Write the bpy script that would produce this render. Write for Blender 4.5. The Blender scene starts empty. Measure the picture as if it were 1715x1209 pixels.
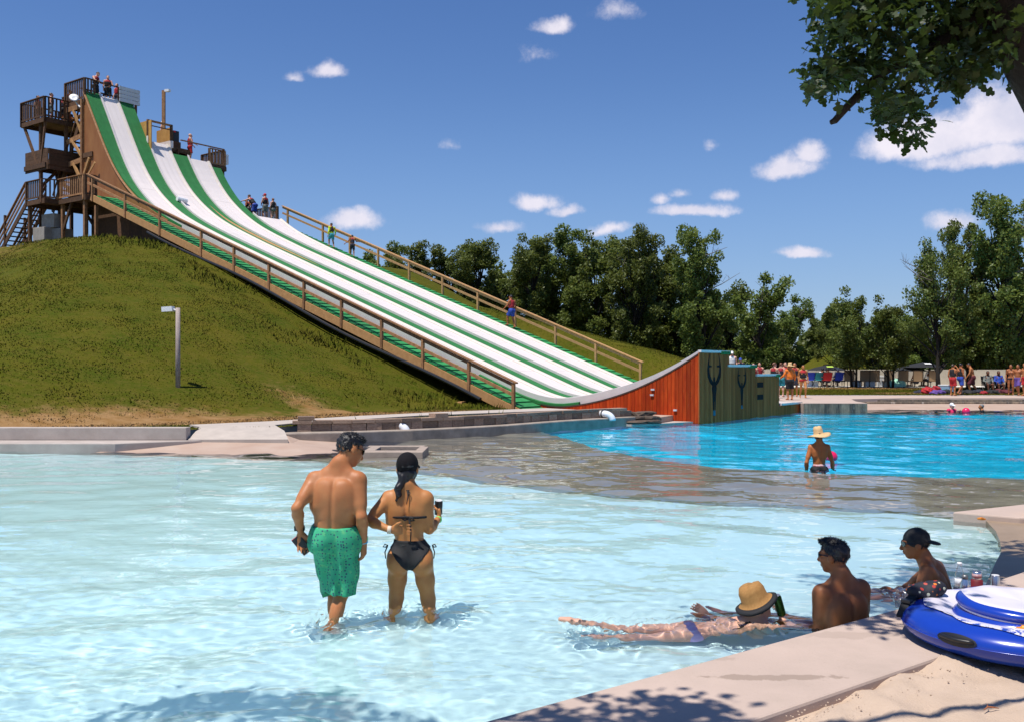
import bpy, math, random
import numpy as np
from mathutils import Vector, Matrix
from mathutils.geometry import delaunay_2d_cdt
C = bpy.context.scene
COL = C.collection
random.seed(7)
R = math.radians

# ------------------------------------------------------------------ camera
EYE, FOC = 1.9, 1600.0                      # eye height over the water (m), focal length in photo pixels
cam = bpy.data.cameras.new('camera')
cam_o = bpy.data.objects.new('camera', cam); COL.objects.link(cam_o)
cam_o.location = (0, 0, EYE); cam_o.rotation_euler = (R(90), 0, 0)
cam.lens = FOC * 36 / 1715; cam.sensor_width = 36; cam.shift_y = .0061
cam.clip_start = .1; cam.clip_end = 6000
C.camera = cam_o

# ------------------------------------------------------------------ sun, sky, exposure
SUN = Vector((-.27, -.24, 1)).normalized()
sl = bpy.data.lights.new('sun', 'SUN'); sl.energy = 4.8; sl.angle = R(.53); sl.color = (1, .955, .88)
sl.cycles.is_caustics_light = True
so = bpy.data.objects.new('sun', sl); COL.objects.link(so)
so.location = (-20, -18, 60); so.rotation_euler = SUN.to_track_quat('Z', 'Y').to_euler()
W = bpy.data.worlds.new('World'); C.world = W; W.use_nodes = True
C.view_settings.view_transform = 'Standard'; C.view_settings.look = 'None'
C.view_settings.exposure = .27; C.view_settings.gamma = 1; C.view_settings.use_curve_mapping = False
C.cycles.use_denoising = True; C.cycles.max_bounces = 14; C.cycles.transparent_max_bounces = 8
C.cycles.diffuse_bounces = 5; C.cycles.glossy_bounces = 5; C.cycles.transmission_bounces = 12
C.cycles.caustics_reflective = True; C.cycles.caustics_refractive = True
C.cycles.sample_clamp_indirect = 4


class NT:
    """thin wrapper for building node trees"""
    def __init__(s, tree): s.t = tree
    def n(s, typ, **kw):
        nd = s.t.nodes.new(typ)
        for k, v in kw.items(): setattr(nd, k, v)
        return nd
    def put(s, inp, v):
        if hasattr(v, 'is_linked') or isinstance(v, bpy.types.NodeSocket): s.t.links.new(v, inp)
        else: inp.default_value = v
    def m(s, op, a, b=None, c=None, clamp=False):
        nd = s.n('ShaderNodeMath', operation=op, use_clamp=clamp)
        for i, v in enumerate((a, b, c)):
            if v is not None: s.put(nd.inputs[i], v)
        return nd.outputs[0]
    def vm(s, op, a, b=None, out=0):
        nd = s.n('ShaderNodeVectorMath', operation=op)
        s.put(nd.inputs[0], a)
        if b is not None: s.put(nd.inputs[1], b)
        return nd.outputs[out]
    def mix(s, f, a, b):
        nd = s.n('ShaderNodeMix', data_type='RGBA')
        s.put(nd.inputs[0], f); s.put(nd.inputs[6], a); s.put(nd.inputs[7], b)
        return nd.outputs[2]
    def noise(s, vec, scale, detail=4, rough=.5, out=0, dist=0):
        nd = s.n('ShaderNodeTexNoise')
        if vec is not None: s.put(nd.inputs['Vector'], vec)
        nd.inputs['Scale'].default_value = scale; nd.inputs['Detail'].default_value = detail
        nd.inputs['Roughness'].default_value = rough; nd.inputs['Distortion'].default_value = dist
        return nd.outputs[out]
    def rng(s, v, a, b, c=0., d=1., smooth=False):
        nd = s.n('ShaderNodeMapRange', interpolation_type='SMOOTHSTEP' if smooth else 'LINEAR')
        s.put(nd.inputs[0], v)
        for i, q in zip((1, 2, 3, 4), (a, b, c, d)): s.put(nd.inputs[i], q)
        return nd.outputs[0]


def c4(c): return (*c, 1) if len(c) == 3 else c


def build_world():
    t = NT(W.node_tree); bg = W.node_tree.nodes['Background']
    sky = t.n('ShaderNodeTexSky', sky_type='NISHITA', sun_disc=False)
    sky.sun_elevation = math.asin(SUN.z); sky.sun_rotation = math.atan2(SUN.x, SUN.y)
    sky.altitude = 300; sky.air_density = 1.0; sky.dust_density = .15; sky.ozone_density = 2.2
    hs = t.n('ShaderNodeHueSaturation'); hs.inputs['Hue'].default_value = .512; hs.inputs['Saturation'].default_value = 1.24
    hs.inputs['Value'].default_value = 1.0
    t.put(hs.inputs['Color'], sky.outputs[0])
    tc = t.n('ShaderNodeTexCoord').outputs['Generated']
    sep = t.n('ShaderNodeSeparateXYZ'); t.put(sep.inputs[0], tc)
    az = t.m('ARCTAN2', sep.outputs[0], sep.outputs[1]); el = t.m('ARCSINE', sep.outputs[2])
    # the air whitens only weakly towards the horizon on this clear day
    base = t.mix(t.rng(el, 0.0, .3, .62, .0, True), hs.outputs[0], (1.42, 2.62, 5.6, 1))
    wob = t.noise(tc, 22, 5, .55, 1)
    ws = t.n('ShaderNodeSeparateXYZ'); t.put(ws.inputs[0], wob)
    az2 = t.m('ADD', az, t.m('MULTIPLY', t.m('SUBTRACT', ws.outputs[0], .5), .030))
    el2 = t.m('ADD', el, t.m('MULTIPLY', t.m('SUBTRACT', ws.outputs[1], .5), .022))
    field = None
    # cumulus puffs: azimuth, elevation, half width, half height (photo pixels), density
    for (u, v, w, h, k) in [(548, 121, 40, 17, .85), (493, 128, 28, 12, .55), (925, 47, 42, 20, .85), (1037, 20, 42, 20, .5),
                            (895, 97, 30, 20, .33), (755, 243, 24, 14, .38), (597, 374, 56, 28, 1), (895, 340, 52, 20, 1), (945, 353, 36, 14, .9),
                            (840, 384, 48, 18, .8), (1022, 388, 40, 15, .85), (1170, 355, 80, 15, 1), (1108, 335, 22, 14, .6),
                            (1148, 324, 26, 13, .5), (1215, 330, 24, 17, .7), (1192, 246, 14, 9, .4), (1318, 285, 66, 32, 1.15),
                            (1352, 262, 34, 30, 1), (1340, 425, 56, 15, 1), (1360, 421, 30, 13, .8), (1690, 205, 120, 78, 1.35), (1560, 238, 150, 56, 1.3),
                            (1660, 265, 160, 30, 1.1), (1595, 378, 60, 28, .9), (1840, 330, 130, 50, 1), (-160, 210, 90, 40, 1), (-420, 330, 120, 40, 1), (2250, 180, 160, 70, 1.1)]:
        a0 = math.atan((u - 857.5) / FOC); e0 = math.atan((615 - v) / FOC * math.cos(a0))
        wa = w / FOC * math.cos(a0) ** 2; hb = h / FOC * math.cos(a0)
        du = t.m('MULTIPLY', t.m('SUBTRACT', az2, a0), 1 / wa)
        dv = t.m('MULTIPLY', t.m('SUBTRACT', el2, e0), 1 / hb)
        dvb = t.m('MINIMUM', t.m('MULTIPLY', dv, 1.7), dv)          # flat cumulus bases
        f = t.m('MULTIPLY', t.m('SUBTRACT', 1.0, t.m('SQRT', t.m('ADD', t.m('MULTIPLY', du, du), t.m('MULTIPLY', dvb, dvb)))), k)
        field = f if field is None else t.m('MAXIMUM', field, f)
    nz = t.noise(tc, 30, 9, .68)
    tot = t.m('ADD', field, t.m('MULTIPLY', t.m('SUBTRACT', nz, .5), 1.25))
    alpha = t.rng(tot, -.03, .72, 0, .88, True)
    body = t.noise(tc, 15, 6, .6)
    ccol = t.mix(t.rng(body, .35, .68), (6.1, 6.0, 7.1, 1), (8.4, 7.8, 8.3, 1))
    t.put(bg.inputs[0], t.mix(alpha, base, ccol)); bg.inputs[1].default_value = .1


build_world()

# ------------------------------------------------------------------ materials
MATS = {}


def mat(name, c, rough=.7, var=.12, scale=6, bump=0, bscale=None, rand=0, metal=0, c2=None, stretch=None, spec=.5, detail=5, extra=None, bdist=.02):
    if name in MATS: return MATS[name]
    m = bpy.data.materials.new(name); m.use_nodes = True
    t = NT(m.node_tree); p = m.node_tree.nodes['Principled BSDF']
    p.inputs['Roughness'].default_value = rough; p.inputs['Metallic'].default_value = metal
    p.inputs['Specular IOR Level'].default_value = spec
    vec = t.n('ShaderNodeTexCoord').outputs['Object']
    oi = t.n('ShaderNodeObjectInfo')
    if rand:
        vec = t.vm('ADD', vec, t.vm('MULTIPLY', oi.outputs['Location'], (3.1, 3.7, 2.3)))
    v2 = t.vm('MULTIPLY', vec, stretch) if stretch else vec
    nz = t.noise(v2, scale, detail, .6)
    lo = c4(tuple(x * (1 - var) for x in c)); hi = c4(tuple(x * (1 + var) for x in c)) if c2 is None else c4(c2)
    if c2 is not None: lo = c4(c)
    col = t.mix(t.rng(nz, .3, .7), lo, hi)
    if extra: col = extra(t, vec, col)
    if rand:
        hv = t.n('ShaderNodeHueSaturation'); t.put(hv.inputs['Color'], col)
        t.put(hv.inputs['Value'], t.rng(oi.outputs['Random'], 0, 1, 1 - rand, 1 + rand)); col = hv.outputs[0]
    t.put(p.inputs['Base Color'], col)
    if bump:
        b = t.n('ShaderNodeBump'); b.inputs['Strength'].default_value = bump; b.inputs['Distance'].default_value = bdist
        t.put(b.inputs['Height'], t.noise(v2, bscale or scale * 4, 6, .65)); t.put(p.inputs['Normal'], b.outputs[0])
    MATS[name] = m
    return m


# ------------------------------------------------------------------ object helpers
LOC = {}


def tag(o, label=None, cat=None, group=None, kind=None):
    if label: o['label'] = label
    if cat: o['category'] = cat
    if group: o['group'] = group
    if kind: o['kind'] = kind
    return o


def thing(name, label, cat, loc=(0, 0, 0), rz=0, group=None):
    o = bpy.data.objects.new(name, None); COL.objects.link(o)
    o.location = loc; o.rotation_euler = (0, 0, rz); o.empty_display_size = .2
    LOC[o.name] = np.array(loc, float)
    return tag(o, label, cat, group)


def mesh_np(name, V, F, smooth=False):
    me = bpy.data.meshes.new(name)
    if isinstance(F, np.ndarray) and F.ndim == 2:
        n, k = F.shape
        me.vertices.add(len(V)); me.vertices.foreach_set('co', np.asarray(V, np.float32).ravel())
        me.loops.add(n * k); me.loops.foreach_set('vertex_index', F.astype(np.int32).ravel())
        me.polygons.add(n); me.polygons.foreach_set('loop_start', np.arange(0, n * k, k, dtype=np.int32))
        me.update(calc_edges=True); me.validate()
    else:
        me.from_pydata([tuple(v) for v in V], [], [tuple(f) for f in F]); me.update()
    if smooth: me.polygons.foreach_set('use_smooth', np.ones(len(me.polygons), bool))
    return me


def link(name, me, m=None, parent=None, loc=(0, 0, 0), rot=(0, 0, 0), scale=(1, 1, 1)):
    o = bpy.data.objects.new(name, me)
    if m is not None and len(me.materials) == 0: me.materials.append(m)
    COL.objects.link(o); o.parent = parent
    o.location = loc; o.rotation_euler = rot; o.scale = scale
    if parent is not None: LOC[o.name] = LOC.get(parent.name, np.zeros(3))
    return o


class MB:
    """collects shapes of ONE part in world coordinates; build() links them as one mesh object"""
    def __init__(s): s.V = []; s.F = []
    def add(s, V, F):
        b = len(s.V); s.V += [tuple(map(float, v)) for v in V]; s.F += [tuple(b + i for i in f) for f in F]; return s
    def hexa(s, P):                                           # 8 corners: bottom 4 ccw, top 4 ccw
        return s.add(P, [(3, 2, 1, 0), (4, 5, 6, 7), (0, 1, 5, 4), (1, 2, 6, 5), (2, 3, 7, 6), (3, 0, 4, 7)])
    def box(s, c, sx, sy, sz, rz=0):
        ca, sa = math.cos(rz), math.sin(rz); P = []
        for dz in (-.5, .5):
            for dx, dy in ((-.5, -.5), (.5, -.5), (.5, .5), (-.5, .5)):
                x, y = dx * sx, dy * sy
                P.append((c[0] + x * ca - y * sa, c[1] + x * sa + y * ca, c[2] + dz * sz))
        return s.hexa(P)
    def beam(s, a, b, w, h, up=(0, 0, 1)):
        a, b = Vector(a), Vector(b); d = (b - a).normalized(); upv = Vector(up)
        if abs(d.dot(upv)) > .98: upv = Vector((-.809, .588, 0))
        sx = d.cross(upv).normalized(); uz = sx.cross(d).normalized(); P = []
        for q in (a, b):
            P += [q - sx * w / 2 - uz * h / 2, q + sx * w / 2 - uz * h / 2, q + sx * w / 2 + uz * h / 2, q - sx * w / 2 + uz * h / 2]
        return s.add(P, [(0, 1, 2, 3), (7, 6, 5, 4), (4, 5, 1, 0), (5, 6, 2, 1), (6, 7, 3, 2), (7, 4, 0, 3)])
    def tube(s, pts, rad, n=8, caps=True):
        pts = [Vector(p) for p in pts]; rr = rad if hasattr(rad, '__len__') else [rad] * len(pts); V = []; F = []
        ref = None
        for i, p in enumerate(pts):
            d = (pts[min(i + 1, len(pts) - 1)] - pts[max(i - 1, 0)]).normalized()
            if ref is None: ref = Vector((0, 0, 1)) if abs(d.z) < .9 else Vector((1, 0, 0))
            x = d.cross(ref).normalized(); y = x.cross(d).normalized(); ref = y
            V += [p + (x * math.cos(a) + y * math.sin(a)) * rr[i] for a in [2 * math.pi * k / n for k in range(n)]]
        for i in range(len(pts) - 1):
            for k in range(n):
                a, b = i * n + k, i * n + (k + 1) % n; F.append((a, a + n, b + n, b))
        if caps: F += [tuple(range(n)), tuple(reversed(range((len(pts) - 1) * n, len(pts) * n)))]
        return s.add(V, F)
    def lathe(s, prof, c=(0, 0, 0), n=20, axis=None):         # prof: (radius, height)
        V = []; F = []
        for r, z in prof:
            for k in range(n):
                a = 2 * math.pi * k / n; v = Vector((r * math.cos(a), r * math.sin(a), z))
                if axis is not None: v = axis @ v
                V.append(Vector(c) + v)
        for i in range(len(prof) - 1):
            for k in range(n):
                a, b = i * n + k, i * n + (k + 1) % n; F.append((a, b, b + n, a + n))
        F.append(tuple(reversed(range(n)))); F.append(tuple(range((len(prof) - 1) * n, len(prof) * n)))
        return s.add(V, F)
    def slab(s, poly, z0, z1):                                # extruded polygon; z0/z1 numbers or f(x, y); ccw
        f0 = z0 if callable(z0) else (lambda x, y: z0); f1 = z1 if callable(z1) else (lambda x, y: z1); n = len(poly)
        V = [(x, y, f0(x, y)) for x, y in poly] + [(x, y, f1(x, y)) for x, y in poly]
        F = [(i, (i + 1) % n, n + (i + 1) % n, n + i) for i in range(n)]
        from mathutils.geometry import tessellate_polygon
        for tri in tessellate_polygon([[Vector((x, y, 0)) for x, y in poly]]):
            a, b, c = tri; A, B, D = (Vector(poly[k]) for k in tri)
            if (B - A).cross(D - A) < 0: b, c = c, b
            F += [(n + a, n + b, n + c), (a, c, b)]
        return s.add(V, F)
    def build(s, name, m, parent=None, smooth=False, local=False, bevel=0):
        off = LOC.get(parent.name, np.zeros(3)) if parent is not None and not local else np.zeros(3)
        V = [(v[0] - off[0], v[1] - off[1], v[2] - off[2]) for v in s.V]
        me = mesh_np(name, V, s.F, smooth); o = link(name, me, m, parent)
        if bevel:
            b = o.modifiers.new('bevel', 'BEVEL'); b.width = bevel; b.segments = 2; b.limit_method = 'ANGLE'
        return o


def one(name, label, cat, mb, m, group=None, smooth=False, loc=(0, 0, 0), bevel=0):
    """a thing made of a single mesh"""
    mb2 = MB(); mb2.V = [(v[0] - loc[0], v[1] - loc[1], v[2] - loc[2]) for v in mb.V]; mb2.F = mb.F
    o = mb2.build(name, m, None, smooth, bevel=bevel); o.location = loc; LOC[o.name] = np.array(loc, float)
    return tag(o, label, cat, group)


def structure(name, mb, m, smooth=False, bevel=0):
    return tag(mb.build(name, m, None, smooth, bevel=bevel), kind='structure')


def copy_tree(o, parent=None):
    c = o.copy(); COL.objects.link(c); c.parent = parent; LOC[c.name] = LOC.get(o.name, np.zeros(3))
    for ch in list(o.children): copy_tree(ch, c)
    return c


def PX(u, v, z):                                            # photo pixel on the level z -> world point
    d = FOC * (EYE - z) / (v - 615); return ((u - 857.5) / FOC * d, d, z)


def sstep(a, b, x):
    t = np.clip((np.asarray(x, float) - a) / (b - a), 0, 1); return t * t * (3 - 2 * t)


# the slide's own frame: s runs up the slide, c across it, origin at the near foot of the tall red ramp
F0 = np.array([6.39, 32.7]); SD = np.array([-.809, .588]); ND = np.array([.588, .809])
def SW(s, c, z): return (F0[0] + SD[0] * s + ND[0] * c, F0[1] + SD[1] * s + ND[1] * c, z)
def deck_z(s): return .5 + .382 * (s - 6.7)


def hill_z(x, y):
    x = np.asarray(x, float); y = np.asarray(y, float)
    dx, dy = x - F0[0], y - F0[1]; s = dx * SD[0] + dy * SD[1]; c = dx * ND[0] + dy * ND[1]
    n = -.6 * (x + 7) + .8 * (y - 27.3)
    sp = np.logaddexp(0, n * 1.6) / 1.6
    n = np.minimum(n, (y - 23.0) * 1.25 + 1.5 * np.maximum(x + 9, 0))
    sp = np.logaddexp(0, n * 1.6) / 1.6
    face = .338 * sp * sstep(-60, -28, x)
    ridge = np.maximum(deck_z(s) - .95 + .70 * sstep(17, 28, s) - .42, 0)
    ridge = ridge + .34 * np.maximum(-2.3 - c, 0) * sstep(12, 23, s)
    wf = sstep(11.6, 13.6, c)
    ridge = ridge * (1 - wf) + np.maximum(ridge, (.03 + .24 * s) * sstep(3.5, 7.5, s)) * wf
    plateau = 7.95 - .2 * np.maximum(s - 40, 0) - .5 * np.maximum(-c - 4.8, 0)
    k = .55
    def smin(a, b):
        h = np.maximum(k - np.abs(a - b), 0) / k; return np.minimum(a, b) - h * h * k / 4
    h = smin(np.minimum(face, 60), smin(ridge, np.maximum(plateau, 0)))
    h = np.maximum(h, 0)
    h = h - .27 * np.maximum(c - 15.5, 0)
    und = .05 * np.sin(x * .9 + y * .4) * np.sin(y * .7 - x * .3) + .03 * np.sin(x * 2.3 + 1) * np.sin(y * 2.1)
    return .42 - .22 * np.exp(-((x - 2.6) / 2.6) ** 2 - ((y - 34.6) / 2.6) ** 2) + np.maximum(h, 0) + und * sstep(.05, 1.0, h)

# ================================================================== THE SETTING
def concrete_stains(t, vec, col):
    st = t.rng(t.noise(vec, 1.3, 6, .65), .5, .72)
    col = t.mix(t.m('MULTIPLY', st, .35), col, (.30, .24, .19, 1))
    return t.mix(t.rng(t.noise(vec, 60, 2), .62, .75, 0, .25), col, (.22, .18, .15, 1))


def wet_streaks(t, vec, col):
    v = t.vm('MULTIPLY', vec, (2.2, 2.2, .35))
    col = t.mix(t.rng(t.noise(v, 1.6, 6, .7), .38, .6), col, (.05, .042, .034, 1))
    return t.mix(t.rng(t.noise(v, 3.2, 4, .6), .60, .70, 0, .85), col, (.46, .41, .35, 1))


def deck_stains(t, vec, col):
    col = concrete_stains(t, vec, col); s = t.n('ShaderNodeSeparateXYZ'); t.put(s.inputs[0], vec); nz = t.noise(vec, 9, 5, .6)
    for x, y, rx, ry, k in ((1.50, 5.40, .42, .055, .8), (1.15, 5.75, .3, .05, .35), (2.2, 6.25, .35, .09, .3)):
        dx = t.m('MULTIPLY', t.m('SUBTRACT', s.outputs[0], x), 1 / rx); dy = t.m('MULTIPLY', t.m('SUBTRACT', s.outputs[1], y), 1 / ry); q = t.m('SQRT', t.m('ADD', t.m('MULTIPLY', dx, dx), t.m('MULTIPLY', dy, dy)))
        col = t.mix(t.m('MULTIPLY', t.rng(t.m('ADD', q, t.m('MULTIPLY', t.m('SUBTRACT', nz, .5), 2.2)), .75, .95, 1, 0), k), col, (.27, .20, .155, 1))
    return col


M_DECK = mat('pale_deck_concrete', (.45, .345, .285), .8, .08, 1.1, .35, 45, extra=deck_stains, bdist=.006)  # pale tan concrete with brown stains
M_CONC = mat('grey_concrete', (.40, .34, .30), .85, .14, 2.0, .3, 30, extra=concrete_stains, bdist=.006)
M_WETC = mat('stained_wet_concrete', (.25, .185, .125), .8, .3, 3.0, .4, 20, extra=wet_streaks, bdist=.01)
M_LEDGE = mat('ledge_concrete', (.30, .245, .20), .75, .25, 3.0, .4, 24, extra=concrete_stains, bdist=.01)
M_WALK = mat('pale_sidewalk', (.42, .36, .31), .85, .1, 3, .2, 40, bdist=.004)
M_PLASTER = mat('white_pool_plaster', (.53, .71, .725), .8, .02, .8)
M_WEIR = mat('brown_weir_concrete', (.235, .215, .175), .8, .3, .9, 0, c2=(.355, .32, .26), detail=7)
M_BLUE = mat('blue_pool_floor', (.0, .56, .82), .8, .05, .25, c2=(.0, .64, .87))
M_BEACH = mat('tan_beach_concrete', (.43, .32, .25), .75, .1, 1.2, .2, 40, c2=(.37, .25, .185), bdist=.004)
M_SAND = mat('pale_sand', (.43, .32, .235), .95, .1, 3, .7, 55, c2=(.51, .385, .29), bdist=.012, detail=8)
M_DIRTY = mat('sandy_dark_edge', (.19, .15, .115), .95, .25, 9, .6, 30)


def grass_col(t):
    at = t.n('ShaderNodeAttribute', attribute_name='dry')
    vec = t.n('ShaderNodeTexCoord').outputs['Object']
    g = t.mix(t.rng(t.noise(vec, .55, 6, .7), .34, .66), (.043, .063, .003, 1), (.082, .077, .006, 1))
    g = t.mix(t.rng(t.noise(vec, 5, 5, .7), .4, .7, 0, .55), g, (.118, .090, .018, 1))
    d = t.mix(t.rng(t.noise(vec, 1.7, 6, .7), .35, .65), (.20, .105, .032, 1), (.30, .18, .082, 1))
    k = t.rng(t.m('ADD', at.outputs['Fac'], t.m('MULTIPLY', t.m('SUBTRACT', t.noise(vec, 2.6, 6, .7), .5), .9)), .3, .75, 0, 1, True)
    return t.mix(k, g, d), vec


def grass_mat(name, blades):
    m = bpy.data.materials.new(name); m.use_nodes = True
    t = NT(m.node_tree); p = m.node_tree.nodes['Principled BSDF']
    col, vec = grass_col(t)
    if blades:
        rn = t.n('ShaderNodeNewGeometry').outputs['Random Per Island']
        hv = t.n('ShaderNodeHueSaturation'); t.put(hv.inputs['Color'], col)
        t.put(hv.inputs['Value'], t.rng(rn, 0, 1, .8, 1.35)); t.put(hv.inputs['Hue'], t.rng(rn, 0, 1, .485, .515)); col = hv.outputs[0]
        nn = t.vm('NORMALIZE', t.vm('ADD', t.vm('MULTIPLY', t.n('ShaderNodeNewGeometry').outputs['Normal'], (.35, .35, .35)), (.12, -.2, .9))); t.put(p.inputs['Normal'], nn)
    else:
        b = t.n('ShaderNodeBump'); b.inputs['Strength'].default_value = .8; b.inputs['Distance'].default_value = .05
        t.put(b.inputs['Height'], t.noise(vec, 7, 8, .7)); t.put(p.inputs['Normal'], b.outputs[0])
    t.put(p.inputs['Base Color'], col); p.inputs['Roughness'].default_value = .9; p.inputs['Specular IOR Level'].default_value = .05
    return m


M_LAWN = grass_mat('lawn_ground', False); M_BLADE = grass_mat('grass_blade', True)

DK = .752                                                       # slope of the pool edge of the near deck
def deck_y(x): return 4.71 + DK * (x + .17) + (.045 * max(x - 3.2, 0) ** 2 if x > 3.2 else 0)
def H(x, y):
    x = np.asarray(x, float); y = np.asarray(y, float)
    return hill_z(x, y) + np.where(x > 10, np.minimum(.0235 * np.maximum(y - 51.5, 0), .23), 0)

# --- outlines
EDGE_A = [PX(u, v, -.06)[:2] for u, v in [(430, 766), (490, 769), (600, 781), (700, 795), (850, 815), (1000, 830), (1200, 847), (1350, 852), (1500, 860), (1600, 869), (1655, 876)]]
CURVE = [PX(u, v, 0)[:2] for u, v in [(1668, 893), (1675, 910), (1677, 928), (1668, 945)]] + [(3.98, deck_y(3.98) + .02)]
EDGE_B = [PX(u, v, -.06)[:2] for u, v in [(900, 723), (945, 737), (1000, 755), (1100, 774), (1200, 787), (1350, 795), (1500, 802), (1715, 808), (1950, 812)]]
WALL = [(-5.5, 23.9), (-4.2, 24.2), (-2.6, 25.0), (-1.3, 26.0), (-.1, 27.1), (1.7, 29.4), (3.2, 30.9), (4.1, 31.6)]


def offset(line, d):
    out = []
    for i, p in enumerate(line):
        a, b = np.array(line[max(i - 1, 0)]), np.array(line[min(i + 1, len(line) - 1)])
        t = (b - a) / np.linalg.norm(b - a); out.append((p[0] - t[1] * d, p[1] + t[0] * d))
    return out


# --- pool basins
mb = MB()
near = [(-40, 22.0), (-8.5, 22.0)] + [(x, y + .25) for x, y in EDGE_A] + [(x + .3, y + .1) for x, y in CURVE] + [(3.0, deck_y(3.0) - .3 + .2)]
near = near[:-1] + [(3.9, 7.6), (2.94, 6.8), (-.17, 4.45), (-6, .1), (-14, -6), (-40, -25.5)]
near = near[::-1]
mb.slab(near, -.6, -.36); pf = structure('pool_floor', mb, M_PLASTER)
mb = MB()
blue = [(x - .25 if i < 2 else x, y - .4) for i, (x, y) in enumerate(EDGE_B)] + [(60, 14), (60, 41.5), (14, 41.5), (11.4, 40.5), (6.2, 33.2), (5, 32.6), (1.2, 29.3)]
mb.slab(blue, -2.4, lambda x, y: -.95 - .03 * max(y - 17, 0)); bf = structure('deep_pool_floor', mb, M_BLUE)
mb = MB()
weir = EDGE_A + [(5.86, 11.9), (6.6, 11.9), (60, 10), (60, 14.4)] + [p for p in EDGE_B[::-1]] + [(1.4, 29.5)] + offset(WALL[:5], .12)[::-1]
weir = [(x, y) for x, y in weir]
mb.slab(weir, -.8, -.085); wf_ = structure('weir', mb, M_WEIR)
for o in (pf, bf, wf_): o.cycles.is_caustics_receiver = True

# --- beach and kerbs at the far left
mb = MB()
bz = lambda x, y: .2 if y > 22.2 else (-.02 if x < -4 else -.12)
mb.slab([(-9.4, 21.3), (-6.6, 20.55), (-4.5, 19.75), (-4.1, 20.0), (-5.2, 22.45), (-5.3, 23.95), (-5.6, 23.8), (-7.7, 22.6)], -.6,
        lambda x, y: {21.3: -.01, 20.55: .0, 19.75: -.02, 20.0: -.06, 22.45: .13, 23.95: .1, 23.8: .22, 22.6: .205}[y])
mb.slab([(-5.2, 22.45), (-4.1, 20.0), (-2.9, 20.6), (-2.4, 24.9), (-4.2, 24.3), (-5.3, 23.95)], -.6, lambda x, y: {22.45: .128, 20.0: -.062, 20.6: -.11, 24.9: -.1, 24.3: .0, 23.95: .098}[y])
structure('beach', mb, M_BEACH)
mb = MB(); mb.slab([(-40, 21.43), (-8.9, 21.43), (-7.25, 22.36), (-40, 22.36)], -.5, .2)
structure('pool_step', mb, M_CONC, bevel=.02)
kw = thing('kerb_wall', 'low grey concrete kerb wall running along the grass beside the shallow pool', 'wall', (-20, 22.5, .2))
x0 = -40.
for w in (8.2, 8.1, 8.15, 7.93):
    mb = MB(); mb.box((x0 + w / 2, 22.52, .345), w - .012, .30, .30); mb.build('concrete_panel', M_CONC, kw, bevel=.015); x0 += w
mb = MB()
mb.slab([(-7.58, 22.36), (-5.25, 22.42), (-5.55, 23.3), (-5.95, 23.95), (-5.7, 24.6), (-4.75, 25.9), (-2.8, 28.6), (.43, 31.2), (2.2, 32.6), (1.2, 33.9), (.4, 33.2), (-2.3, 30.9), (-4.6, 28.4), (-6.5, 25.6), (-8.1, 24.0), (-7.58, 23.2)],
        0, lambda x, y: .215 if y < 22.6 else (.36 if y < 23.4 and x > -7 else .465))
structure('sidewalk', mb, M_WALK)

# --- near deck, sand, ledge, pier
xs = [-16, -6, -.17, 1, 2, 2.94, 3.4, 3.98, 4.4, 4.85]
edge = [(x, deck_y(x)) for x in xs] + [(5.6, 9.9), (6.4, 10.9), (8.5, 11.2)]
mb = MB(); n = len(edge)
top = []
for i, (x, y) in enumerate(edge): top.append((x, y))
back = [(x + .62 * 1.33 * .62 + .30, y - .62 * .8 - .24) for x, y in edge]
back = [(x + 1.325 * .36, y - 1.325 * .48) for x, y in edge]
mb.slab(back + top[::-1], -.6, .15); structure('deck', mb, M_DECK, bevel=.018)
mb = MB(); mb.slab([(-30, -30), (45, -30), (45, 10.9)] + [(x - .05, y + .07) for x, y in back[::-1]], -.6, .085); structure('sand_base', mb, M_SAND)
# uneven sand lying against the deck
gx, gy = np.meshgrid(np.linspace(.2, 7.5, 190), np.linspace(0, 1, 110), indexing='ij')
yb = np.interp(gx, [p[0] for p in back], [p[1] for p in back]) + .012
yy = yb - (1 - gy) ** 1.35 * 4.2
rg = np.random.default_rng(5)
zz = .118 + 0 * gx
for i in range(46):
    lam = .12 * 9 ** rg.random(); th = rg.random() * 6.28; k = 2 * math.pi / lam
    zz += .0056 * lam ** .75 * np.sin(k * (gx * math.cos(th) + yy * math.sin(th)) + rg.random() * 6.28)
zz += rg.normal(0, .0022, zz.shape)
zz -= .05 * np.exp(-((yb - yy) / .09) ** 2) * (0.6 + .4 * np.sin(gx * 5)) * sstep(2.9, 2.0, gx)
ii = np.arange(gx.size).reshape(gx.shape)
Fq = np.stack([ii[:-1, :-1], ii[1:, :-1], ii[1:, 1:], ii[:-1, 1:]], -1).reshape(-1, 4)
tag(link('sand', mesh_np('sand', np.stack([gx, yy, zz], -1).reshape(-1, 3), Fq, True), M_SAND), kind='structure')
mb = MB()
rs = random.Random(3)
for i in range(260):
    x = rs.uniform(.9, 4.0); yk = np.interp(x, [p[0] for p in back], [p[1] for p in back]); y = yk - abs(rs.gauss(0, .16)) - .01; r = rs.uniform(.002, .0075)
    mb.lathe([(r * .6, -r * .6), (r, 0), (r * .5, r * .7)], (x, y, .125), 5)
tag(mb.build('sand_crumbs', M_SAND), kind='stuff')
mb = MB(); mb.slab([(3.9, 7.93)] + CURVE[::-1][1:] + [(5.82, 11.75), (6.2, 11.6), (9, 11.4), (9, 9.5), (5.2, 8.6)], -.5, .028)
structure('wet_ledge', mb, mat('wet_tan_concrete', (.33, .24, .16), .45, .2, 2, c2=(.24, .17, .11)))
pier = thing('concrete_pier', 'low tan concrete slab jutting into the shallow water near the bottles', 'slab', (6.5, 12, 0))
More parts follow.
